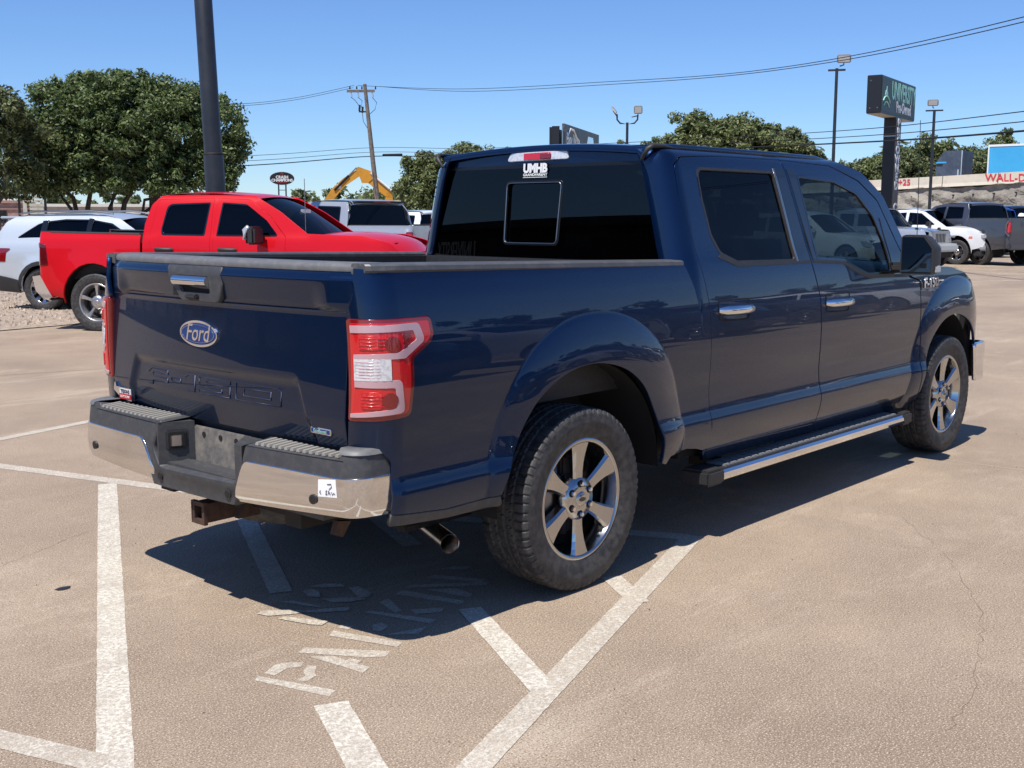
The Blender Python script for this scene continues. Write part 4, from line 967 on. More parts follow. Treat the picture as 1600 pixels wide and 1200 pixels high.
def paint_line_mat(name, amt, cover):
    """old road paint: pale film with the concrete showing through where it has worn"""
    m = GM.copy(); m.name = name; n = m.node_tree; L = n.links; p = n.nodes['Principled BSDF']
    src = p.inputs['Base Color'].links[0].from_socket
    tc = [q for q in n.nodes if q.type == 'TEX_COORD'][0]
    f = None
    for sc, lo, hi in ((60, cover, cover + .10), (7, cover - .10, cover + .06)):
        q = n.nodes.new('ShaderNodeTexNoise'); q.inputs['Scale'].default_value = sc; q.inputs['Detail'].default_value = 6; q.inputs['Roughness'].default_value = .75; L.new(tc.outputs['Object'], q.inputs[0])
        mr = n.nodes.new('ShaderNodeMapRange'); mr.inputs[1].default_value = lo; mr.inputs[2].default_value = hi; L.new(q.outputs[0], mr.inputs[0])
        if f is None: f = mr.outputs[0]
        else:
            mm = n.nodes.new('ShaderNodeMath'); mm.operation = 'MULTIPLY'; L.new(f, mm.inputs[0]); L.new(mr.outputs[0], mm.inputs[1]); f = mm.outputs[0]
    sc = n.nodes.new('ShaderNodeMath'); sc.operation = 'MULTIPLY_ADD'; sc.inputs[1].default_value = amt * .62; sc.inputs[2].default_value = amt * .38; L.new(f, sc.inputs[0])
    mx = n.nodes.new('ShaderNodeMix'); mx.data_type = 'RGBA'; L.new(sc.outputs[0], mx.inputs[0]); L.new(src, mx.inputs[6]); mx.inputs[7].default_value = (.66, .63, .54, 1)
    L.new(mx.outputs[2], p.inputs['Base Color']); return m
PL1 = paint_line_mat('road_paint', .92, .45); PL2 = paint_line_mat('faded_road_paint', .78, .48); PL3 = paint_line_mat('worn_stencil_paint', .70, .47)

xs = np.concatenate([[-400, -150, -60], np.arange(-30, 61, 3.0), [80, 120, 200, 400, 900]])
P = np.array([[(x, y, 0) for y in xs] for x in xs])
GROUND = MB().grid(P).obj('parking_lot', GM, None, fix=False); tag(GROUND, 'tan exposed-aggregate concrete parking lot', kind='structure')
def sheet2d(name, pts, m, z=.004, parent=GROUND):
    return MB().add([(x, y, z) for x, y in pts], [tuple(range(len(pts)))]).obj(name, m, parent, fix=False)
def strip(name, a, b, w, m, z=.0012, wob=.0015):
    a = Vector(a); b = Vector(b); d = (b - a); l = d.length; d.normalize(); nn = Vector((-d.y, d.x)); k = max(2, int(l / .04)); L_ = []; Rr = []
    for i in range(k + 1):
        c = a + d * (l * i / k); L_.append(c + nn * (w / 2 + random.uniform(-wob, wob))); Rr.append(c - nn * (w / 2 + random.uniform(-wob, wob)))
    vs = [(p.x, p.y, z) for p in L_] + [(p.x, p.y, z) for p in Rr]; n = k + 1
    fs = [(i, i + n, i + n + 1, i + 1) for i in range(k)]
    o = MB().add(vs, fs).obj(name, m, GROUND, fix=False); return o
strip('painted_line', (-.38, 2.42), (-3.3, -2.99), .108, PL1)                         # long stall line on the left
strip('painted_line', (-.86, 4.30), (-.05, 1.55), .105, PL2, .0018)                      # border A, seen left of the truck
strip('painted_line', (.10, 1.05), (1.00, -.86), .105, PL2, .0018)
strip('painted_line', (-.60, 4.20), (5.0, 5.62), .10, PL2, .0024)
strip('painted_line', (1.04, -.86), (-3.2, -2.36), .102, PL2, .0023)                    # border B across the foreground
strip('painted_line', (-2.38, -.45), (-2.22, -.93), .10, PL2, .0018)
strip('painted_line', (-.18, 1.32), (-.91, -.03), .100, PL2, .0024)                     # hatch bars
strip('painted_line', (.50, 1.30), (-.04, .07), .100, PL2, .0024)
strip('painted_line', (-.51, -.78), (-.93, -1.54), .100, PL1, .0028)
strip('painted_line', (.22, -.96), (.02, -1.26), .095, PL2, .0028)
strip('painted_line', (-1.495, -1.09), (-2.05, -2.20), .115, PL1, .0028)
strip('painted_line', (24, 10.5), (31, 6.2), .10, PL2, .0012); strip('painted_line', (21, 9.0), (27, 5.4), .10, PL2, .0012)
strip('painted_line', (5, 13.2), (20, 8.0), .10, PL3, .0012)
# what is left of a stencilled NO PARKING, stroke by stroke
for si_, st_ in enumerate((
 [(-1.552, -.736), (-1.519, -.717), (-1.414, -1.016), (-1.463, -1.039)], [(-1.49, -.711), (-1.423, -.676), (-1.38, -.683), (-1.333, -.736), (-1.369, -.76), (-1.406, -.734), (-1.479, -.753)],
 [(-1.341, -.766), (-1.324, -.797), (-1.37, -.843), (-1.378, -.865), (-1.431, -.881), (-1.453, -.849), (-1.407, -.84), (-1.387, -.80)],
 [(-1.291, -.642), (-1.24, -.623), (-1.048, -.887), (-1.097, -.915), (-1.155, -.863), (-1.199, -.786)], [(-1.287, -.705), (-1.224, -.767), (-1.203, -.95), (-1.255, -.971), (-1.265, -.866)], [(-1.231, -.841), (-1.196, -.831), (-1.181, -.88), (-1.221, -.892)],
 [(-1.102, -.591), (-1.054, -.561), (-.956, -.859), (-1.004, -.875)], [(-1.024, -.548), (-.988, -.53), (-.971, -.588), (-1.006, -.595)], [(-.954, -.746), (-.856, -.835), (-.778, -.801), (-.798, -.798), (-.857, -.779)], [(-.915, -.631), (-.869, -.633), (-.878, -.686), (-.932, -.705), (-.949, -.677)],
 [(-.84, -.487), (-.807, -.493), (-.697, -.774), (-.744, -.79), (-.788, -.645)], [(-.712, -.441), (-.651, -.433), (-.719, -.59), (-.755, -.592)], [(-.688, -.605), (-.577, -.696), (-.625, -.725), (-.709, -.662)],
 [(-.596, -.416), (-.54, -.4), (-.458, -.7), (-.502, -.715)], [(-0.464, -0.472), (-0.366, -0.558), (-0.373, -0.663), (-0.415, -0.683)], [(-0.513, -0.384), (-0.463, -0.381), (-0.202, -0.599), (-0.245, -0.622)], [(-.349, -.352), (-.294, -.351), (-.187, -.568), (-.233, -.577)], [(-.242, -.296), (-.144, -.327), (-.097, -.392), (-.139, -.397)],
 [(-1.145, -.179), (-1.104, -.164), (-1.003, -.266), (-.992, -.308), (-1.036, -.3), (-1.13, -.236)], [(-1.121, -.296), (-1.088, -.293), (-1.002, -.467), (-1.049, -.482), (-1.076, -.443)], [(-1.024, -.284), (-.94, -.326), (-.839, -.396), (-.862, -.432), (-.966, -.358)], [(-.99, -.133), (-.945, -.161), (-.92, -.264), (-.911, -.327), (-.942, -.272)],
 [(-.784, -.06), (-.713, -.08), (-.663, -.136), (-.678, -.178), (-.748, -.124)], [(-.841, -.089), (-.798, -.092), (-.794, -.142), (-.839, -.214), (-.869, -.169)], [(-.677, -.202), (-.638, -.222), (-.656, -.328), (-.694, -.363), (-.732, -.333)], [(-.851, -.233), (-.785, -.284), (-.732, -.333), (-.722, -.376), (-.794, -.351), (-.846, -.303)])):
    sheet2d('stencil_stroke', st_, PL3, .0012 + .00012 * si_)
# saw-cut joints in the slabs: narrow recesses with their own dark sealant
JM = mat('joint_sealant', (.16, .12, .09), .9)
strip('slab_joint', (-6.5, 10.2), (20, 1.6), .012, JM, .0014, .001)
strip('slab_joint', (3.70, -.6), (4.15, -9.0), .012, mat('joint_dust', (.42, .35, .27), .9), .0014, .002)
def crack(pts, w=.003):
    out = []; 
    for i in range(len(pts) - 1):
        a = Vector(pts[i]); b = Vector(pts[i + 1]); k = max(3, int((b - a).length / .05)); d = (b - a).normalized(); nn = Vector((-d.y, d.x))
        for j in range(k): out.append(a + (b - a) * j / k + nn * random.uniform(-.014, .014))
    out.append(Vector(pts[-1])); vs = []; n = len(out)
    for i, p in enumerate(out):
        d = (out[min(i + 1, n - 1)] - out[max(i - 1, 0)]).normalized(); nn = Vector((-d.y, d.x)); ww = w * random.uniform(.15, .6)
        vs += [(p.x + nn.x * ww, p.y + nn.y * ww, .0010), (p.x - nn.x * ww, p.y - nn.y * ww, .0010)]
    MB().add(vs, [(2 * i, 2 * i + 1, 2 * i + 3, 2 * i + 2) for i in range(n - 1)]).obj('crack', JM, GROUND, fix=False)
crack([(2.1, -1.5), (1.57, -1.95), (.92, -2.35), (.56, -2.49), (.11, -2.63), (-.31, -2.7)], .0024)
crack([(-1.9, 1.1), (-1.56, 1.25), (-1.2, 1.4), (-.93, 1.54)], .002)
# leaf litter / oil spot
sheet2d('oil_spot', [(-1.52 + .035 * math.cos(q) * random.uniform(.8, 1.2), .72 + .022 * math.sin(q)) for q in np.linspace(0, 6.28, 14, endpoint=False)], mat('oil', (.02, .018, .016), .5), .003)
# gravel strip under the crossover
GR = mat('gravel', (.42, .33, .25), .9, var=(9, (.24, .19, .15), .42, .62), bump=(14, 1., .05))
gv = MB().add([(x, y, .012) for x, y in [(-12, 10.4), (4.5, 12.3), (9.5, 15.2), (22, 20.5), (24, 60), (-30, 60)]], [(0, 1, 2, 3, 4, 5)]).obj('gravel_bed', GR, None, fix=False); tag(gv, 'coarse pale gravel under the silver crossover', kind='structure')
def pebbles(name, label, poly, n, s0, s1, m, z0=.012):
    P = np.array(poly); lo, hi = P.min(0), P.max(0); out = np.zeros((0, 2))
    while len(out) < n:
        c = RNG.uniform(lo, hi, (n * 2, 2)); out = np.vstack([out, c[inside(c, poly)]])
    out = out[:n]; t = np.array([(1, 0, -.4), (-.5, .87, -.4), (-.5, -.87, -.4), (0, 0, .9)]); V = []; F = []
    sz = RNG.uniform(s0, s1, n)
    for i in range(n):
        a = RNG.uniform(0, 6.28); c, s = math.cos(a), math.sin(a); q = t * sz[i] * RNG.uniform(.6, 1.3, (4, 1))
        V.append(np.stack([q[:, 0] * c - q[:, 1] * s + out[i, 0], q[:, 0] * s + q[:, 1] * c + out[i, 1], q[:, 2] * .7 + z0 + sz[i] * .25], 1)); k = 4 * i
        F += [(k, k + 1, k + 3), (k + 1, k + 2, k + 3), (k + 2, k, k + 3)]
    me = bpy.data.meshes.new(name); me.from_pydata(np.vstack(V).tolist(), [], F); o = put(name, me, m); tag(o, label, kind='stuff'); return o
pebbles('gravel_stones', 'loose pale stones of the gravel strip', [(-4, 11.5), (4.3, 12.5), (9.3, 15.4), (14, 18), (6, 24), (-4, 24)], 9000, .015, .05, mat('pebble', (.48, .39, .30), .9, var=(3, (.25, .2, .16), .4, .6)))
pebbles('grit', 'scattered grit and small stones on the concrete', [(-3.4, -3.4), (3, -4.5), (12, 0), (12, 8), (4, 12), (-2, 9)], 450, .002, .006, mat('grit_stone', (.12, .09, .07), .9), .001)
# ------------------------------------------------------------------ the other vehicles, each from its own outline
def arc(cx, cz, r, rz=None, a0=-8, a1=188, n=14):
    rz = rz or r
    return [(cx + r * math.cos(R(a)), cz + rz * math.sin(R(a))) for a in np.linspace(a0, a1, n)]
def car(name, label, cat, loc, h, pm, W, sil, doors, wins, sheets, wheels, xr, xe, group=None, glass=None, wst='wide', wm=None, nsp=6, step=.09, glass2=None, rc=.16, fc=.30, Rt=.39, rim=.25, yw=.83, trim=None, handle=None, arch_trim=None, zin=None):
    T = thing(name, label, cat, (loc[0], loc[1], 0), R(h), group)
    f = pchip([w[0] for w in W], [w[1] for w in W]); glass = glass or M_TINT
    def fn(s):
        def g(a, z):
            a = np.asarray(a, float); z = np.asarray(z, float); w = f(z)
            for (cx, cz, r) in wheels:
                d = np.hypot((a - cx) / (r * 1.45), (z - cz) / (r * 1.55)); t = np.clip((1 - d) / .35, 0, 1); w = w + .030 * t * t * (3 - 2 * t)
            w = w - np.clip(a - (xe - fc * 1.4), 0, 1) ** 2 * .9 * (.35 / fc)
            x, y = plan_curve(a, w, xr + rc, rc); return (x, s * y, z + 0 * x)
        return g
    for s in (-1, 1):
        g = fn(s); sg = 1 if s < 0 else -1; stp = step if s < 0 else step * 1.6
        if s > 0 and name == 'pickup_truck' and False: pass
        holes = [[p for p in d[0]] for d in doors] + list(wins)
        panel('body_side', sil, g, pm, T, holes=holes, step=stp, thick=.03, sign=sg, edge=.008)
        for d in doors:
            c = np.mean([p[:2] for p in d[0]], 0)
            o = [(p[0] + np.sign(c[0] - p[0]) * .006, p[1] + np.sign(c[1] - p[1]) * .006, *p[2:]) for p in d[0]]
            D = panel('door', o, g, pm, T, holes=d[1], step=stp, thick=.02, sign=sg)
            for w_ in d[1]:
                panel('window_glass', w_, g, glass2 if (glass2 and c[0] > xe * .42) else glass, D, step=.2, thick=0, sign=sg, off=-.008)
                panel('window_seal', w_, g, M_GBLACK, D, holes=[[(p[0] + np.sign(np.mean([q[0] for q in w_]) - p[0]) * .022, p[1] + np.sign(np.mean([q[1] for q in w_]) - p[1]) * .022, *p[2:]) for p in w_]], step=.2, thick=.006, sign=sg, off=.002, edge=.001)
            if handle:
                hx = min(p[0] for p in d[0]) + .10; hz = handle[0]; y = float(g(hx + .1, hz)[1])
                MB().tube([(hx, y, hz), (hx + .03, y + s * .03, hz), (hx + .22, y + s * .03, hz - .005), (hx + .25, y, hz - .005)], .025, 8).obj('door_handle', handle[1], D)
        for w_ in wins: panel('quarter_glass', w_, g, glass, T, step=.2, thick=0, sign=sg, off=-.008)
        if trim: panel('lower_cladding', trim, g, M_BLACKP, T, step=.08, thick=.02, sign=sg, off=.022)
        if arch_trim:
            for (cx, cz, r) in wheels:
                o = arc(cx, cz, r + .07, a0=0, a1=180) + arc(cx, cz, r + .005, a0=0, a1=180)[::-1]
                panel('arch_cladding', o, g, M_BLACKP, T, step=.1, thick=.02, sign=sg, off=.008)
        for (cx, cz, r) in wheels:
            P = np.array([[(cx + (r + .03) * math.cos(t), s * yy, cz + (r + .03) * math.sin(t)) for yy in (f(.6) - .03, .45)] for t in np.linspace(-.15, math.pi + .15, 14)])
            MB().grid(P).obj('wheel_arch_liner', M_DARK, T, fix=False)
    for (nm, st, m, crown, bow) in sheets:
        sheet(nm, smooth_st(st, 4), m, T, 8, crown, bow)
    zi = zin or 1.0
    MB().box(xr + .25, xe - .25, -.60, .60, .30, zi - .1).obj('underbody', M_DARK, T)
    key = (Rt, rim)
    if key not in TY:
        me = tyre_mesh(Rt, .25, rim, 96, False); me.materials.append(M_RUB); TY[key] = me
    for (cx, cz, r) in wheels:
        for s in (-1, 1): build_wheel('wheel', T, (cx, s * yw, Rt), s, Rt, .25, rim, nsp, TY[key], wm, detail=False, style=wst)
    return T, fn
TY = {}
def mirror_(T, x, y, z, s, m1, m2, w=.20, h=.17):
    o = MB().box(x - .05, x + .07, *(sorted((s * y, s * (y + w)))), z, z + h, .03).obj('door_mirror', m1, T)
    MB().box(x - .02, x + .05, *(sorted((s * (y - .14), s * (y + .02)))), z + .01, z + .06, .01).obj('mirror_arm', m2, o)
    MB().box(x - .056, x - .049, *(sorted((s * (y + .02), s * (y + w - .02)))), z + .02, z + h - .02).obj('mirror_glass', M_FRIT, o)
    return o
def lamp_panel(nm, o, fn, m, T, off=.008, s=-1): return panel(nm, o, fn(s), m, T, step=.08, thick=.01, sign=1 if s < 0 else -1, off=off, edge=.003)

# ---- bright red pickup
RED = paint('red_paint', (.56, .004, .010), .0, .35, dust=.0, flake=False); RED.node_tree.nodes['Principled BSDF'].inputs['Coat Weight'].default_value = .5; RED.node_tree.nodes['Principled BSDF'].inputs['Specular IOR Level'].default_value = .2
WR = [(.40, .90), (.50, .94), (.62, .965), (.95, .975), (1.15, .965), (1.28, .945), (1.36, .915), (1.55, .855), (1.80, .765), (1.86, .73), (1.90, .68)]
AR = arc(0, .42, .50, .54, a0=2, a1=184); AF = arc(3.57, .42, .50, .54, a0=-4, a1=178)
bed = [(-.80, 1.39, .06), (-.83, .52, .03), (-.50, .46)] + AR[::-1] + [(.72, .46), (.72, 1.36, .03)]
sil_cab = [(.755, 1.32), (.765, 1.50), (.84, 1.76, .1), (.96, 1.885, .08), (1.9, 1.905), (2.35, 1.88, .1), (2.75, 1.66, .1), (3.16, 1.37), (3.40, 1.36, .1), (3.95, 1.345, .2), (4.32, 1.25, .2), (4.52, 1.04, .1), (4.52, .55), (4.10, .50)] + AF + [(3.0, .44), (.755, .44)]
rdw = [(1.08, 1.77, .10), (1.72, 1.79, .03), (1.675, 1.335, .03), (1.03, 1.345, .05), (1.02, 1.42, .03)]
fdw = [(1.89, 1.79, .02), (2.25, 1.765, .12), (2.56, 1.55, .05), (2.76, 1.33, .03), (1.845, 1.333, .02)]
T, fR = car('pickup_truck', 'bright red crew cab pickup truck parked beyond the blue truck, seen side on', 'pickup truck', (5.06, 11.61), -60, RED, WR, sil_cab,
    [([(.93, 1.835, .05), (1.76, 1.850), (1.765, 1.30), (1.765, .48), (.86, .48), (.86, 1.40)], [rdw]), ([(1.80, 1.850), (2.28, 1.83, .1), (2.62, 1.60, .05), (2.86, 1.33), (2.86, .48), (1.80, .48)], [fdw])], [],
    [('roof', [(.86, 1.86, .70), (1.0, 1.925, .70), (1.6, 1.945, .70), (2.2, 1.915, .70), (2.40, 1.87, .69)], RED, .03, 0.),
     ('windscreen', [(2.38, 1.865, .67), (2.75, 1.68, .73), (3.25, 1.34, .80)], M_TINT2, .02, -.10),
     ('bonnet', [(3.18, 1.35, .84), (3.35, 1.385, .87), (3.9, 1.375, .87), (4.3, 1.29, .84), (4.50, 1.12, .80)], RED, .06, -.10),
     ('cab_rear_panel', [(.76, .70, .80), (.76, 1.34, .80)], RED, .0, .05), ('rear_window', [(.76, 1.34, .78), (.80, 1.62, .72), (.86, 1.86, .68)], M_TINT, .01, .05)],
    [(0, .42, .50), (3.57, .42, .50)], .70, 4.55, handle=(1.155, M_BLACKP), wst='twin', nsp=5, wm=mat('bright_alloy', (.50, .50, .50), .3, .8), Rt=.405, rim=.265, yw=.83, rc=.08, glass2=M_TINT2, zin=1.35)
for s in (-1, 1):
    def bfn(a, z, s=s): x, y = plan_curve(np.asarray(a, float), pchip([w[0] for w in WR], [w[1] for w in WR])(z) + .03 * np.clip((1 - np.hypot((a - 0) / .75, (z - .42) / .80)) / .35, 0, 1) ** 1.5, -.80, .055); return (x, s * y, z + 0 * x)
    sg = 1 if s < 0 else -1
    bo = [(-.86, 1.385, .04), (-.86, .52, .03), (-.50, .46)] + AR[::-1] + [(.715, .46), (.715, 1.355, .03)]
    bs = panel('bed_side', bo, bfn, RED, T, step=.06, thick=.03, sign=sg, edge=.008)
    panel('rail_cap', [(-.85, 1.400), (.70, 1.372), (.70, 1.350), (-.85, 1.380)], bfn, M_BLACKP, bs, step=.2, thick=.06, sign=sg, off=.006)
    tl_ = panel('tail_light', [(-.885, 1.24, .03), (-.73, 1.20, .04), (-.70, .93, .03), (-.87, .92, .02)], bfn, mat('smoked_red_lens', (.10, .002, .004), .15, coat=1.), T, step=.05, thick=.02, sign=sg, off=.01)
    MB().prism([(-.96, .76), (-.84, .78), (-.74, .60), (-.66, .47), (-.80, .44), (-.92, .56)], 'y', *(sorted((s * .80, s * .975)))).obj('bumper_end', M_CHROME, T)
    panel('bed_inner_side', [(-.78, 1.36), (.70, 1.34), (.70, .80), (-.78, .80)], lambda a, z, s=s: (a + 0 * z, s * .80 + 0 * np.asarray(a), z + 0 * a), M_BLACKP, T, step=.5, thick=0, sign=sg)
    mirror_(T, 2.50, .98, 1.23, s, M_BLACKP, M_BLACKP, .32, .24)
    cl = pchip([w[0] for w in WR], [w[1] for w in WR])
MB().tube([(2.47, -1.25, 1.46), (2.44, -1.30, 1.42), (2.44, -1.29, 1.30)], .035, 8).obj('mirror_cap', M_LAMP, T)  # pale lamp material paints the sunlight onto the chrome cap
sheet('tailgate', [(-.86, .55, .80), (-.875, 1.0, .80), (-.865, 1.36, .79)], RED, T, 6, 0, .05)
MB().box(-.80, .70, -.78, .78, .72, .80).obj('bed_floor', M_BLACKP, T)
rb = panel('rear_bumper', [(-1.0, .79, .03), (1.0, .79, .03), (.99, .50, .05), (.66, .40, .05), (-.66, .40, .05), (-.99, .50, .05)], lambda a, z: (-.92 - .05 * (1 - (np.clip(np.abs(a), 0, .8) / .8) ** 2) + np.clip(np.abs(a) - .80, 0, 1) * 1.1 + 0 * z, np.sign(a) * np.minimum(np.abs(a), .80 + (np.abs(a) - .8) * .75) + 0 * z, z + 0 * a), M_CHROME, T, step=.08, thick=.05, sign=-1)
MB().tube([(3.10, -.82, 1.36), (3.10, -.82, 2.1)], .005, 6).obj('aerial', M_STEEL, T)
MB().box(2.75, 2.80, -.14, .14, 1.62, 1.70, .01).obj('rear_view_mirror', M_LAMP, T)
MB().box(1.2, 3.2, -.74, .74, .60, 1.15).obj('cabin_floor', M_DASH, T)
for y in (-.4, .4):
    MB().box(1.75, 1.90, y - .24, y + .24, 1.1, 1.50, .05).obj('seat_back', M_SEAT, T); MB().box(1.76, 1.86, y - .12, y + .12, 1.52, 1.68, .03).obj('headrest', M_SEAT, T)
sw = MB().lathe([(-.012, .175), (0, .188), (.012, .175), (0, .165)], 30, 'x', close=True).obj('steering_wheel', M_DASH, T, (2.55, .4, 1.22)); sw.rotation_euler = (0, R(-25), 0)
MB().box(4.35, 4.58, -.75, .75, .55, 1.05, .05).obj('front_bumper', M_CHROME, T)

# ---- pale silver crossover at far left
SILV = paint('silver_paint', (.60, .65, .68), .35, .30, dust=.0, flake=False)
WS = [(.30, .86), (.42, .90), (.60, .925), (.85, .93), (1.0, .92), (1.12, .90), (1.2, .87), (1.4, .79), (1.55, .70), (1.62, .62)]
AR = arc(0, .37, .40, .42); AF = arc(2.81, .37, .40, .42)
silS = [(-.93, .42, .05), (-.98, .75, .05), (-.95, 1.0), (-.88, 1.25), (-.74, 1.50, .08), (-.60, 1.585, .1), (0, 1.635), (.9, 1.64, .2), (1.40, 1.555, .2), (2.12, 1.145, .1), (2.6, 1.10), (3.45, .95, .2), (3.66, .75, .1), (3.68, .40)] + AF + [(2.3, .30), (.45, .30)] + AR + [(-.45, .36)]
wq = [(-.50, 1.225, .02), (-.25, 1.235), (-.02, 1.24), (-.02, 1.505, .02), (-.12, 1.47, .1)]
wr = [(.06, 1.24, .02), (.06, 1.515, .02), (.38, 1.55), (.84, 1.545), (.84, 1.19, .02)]
wf = [(.90, 1.19, .02), (.90, 1.54, .02), (1.28, 1.48, .1), (1.80, 1.19, .03)]
T, f_ = car('crossover', 'pale silver crossover with black cladding at the left edge, parked on the gravel', 'car', (6.21, 15.61), -60, SILV, WS, silS,
    [([(.03, .42), (.03, 1.55), (.87, 1.575), (.87, .42)], [wr]), ([(.875, .42), (.875, 1.575), (1.32, 1.50, .1), (1.88, 1.17), (1.96, .9), (1.96, .42)], [wf])], [wq],
    [('roof', [(-.75, 1.55, .58), (-.60, 1.63, .62), (.2, 1.675, .62), (1.0, 1.665, .62), (1.40, 1.575, .62)], SILV, .04, 0.),
     ('windscreen', [(1.38, 1.58, .62), (1.75, 1.39, .70), (2.18, 1.14, .76)], M_TINT2, .03, -.16), ('bonnet', [(2.15, 1.14, .78), (2.5, 1.13, .80), (3.2, 1.04, .78), (3.55, .88, .70)], SILV, .06, -.12),
     ('rear_window', [(-1.0, 1.22, .68), (-.78, 1.56, .60)], M_TINT, .02, .10), ('tailgate', [(-1.06, .42, .80), (-1.10, .72, .80), (-1.04, 1.0, .78), (-1.0, 1.22, .72)], SILV, .0, .12)],
    [(0, .37, .40), (2.81, .37, .40)], -1.0, 3.7, handle=(1.03, M_STEEL), wst='thin', nsp=10, Rt=.365, rim=.24, yw=.80, trim=[(-1.0, .62), (-.70, .57), (-.46, .52), (-.43, .30), (-.98, .34)], arch_trim=True, glass2=M_TINT2, rc=.22)
panel('lower_cladding', [(.44, .42), (2.36, .42), (2.36, .28), (.44, .28)], f_(-1), M_BLACKP, T, step=.2, thick=.02, sign=1, off=.006)
for s in (-1, 1):
    lamp_panel('tail_light', [(-1.05, 1.06, .02), (-.56, 1.055, .02), (-.66, .985, .02), (-.68, .83, .02), (-1.04, .83, .02)], f_, M_REDD, T, s=s)
    MB().tube([(-.55, s * .64, 1.64), (-.2, s * .66, 1.675), (.8, s * .66, 1.69), (1.25, s * .66, 1.64)], .014, 8).obj('roof_rail', M_STEEL, T)
    mirror_(T, 1.72, .88, 1.16, s, SILV, M_BLACKP, .17, .13)
MB().box(-.98, -.55, -.60, .60, 1.55, 1.60, .02).obj('rear_spoiler', SILV, T)
for s in (-1, 1):
    for o_ in ([(-.035, 1.235), (-.035, 1.515), (.075, 1.525), (.075, 1.235)], [(.825, 1.185), (.825, 1.555), (.915, 1.55), (.915, 1.185)]): panel('pillar_trim', o_, f_(s), M_GBLACK, T, step=.1, thick=.01, sign=1 if s < 0 else -1, off=.012)
MB().box(.2, 2.1, -.70, .70, .5, 1.08).obj('cabin_floor', M_DASH, T)

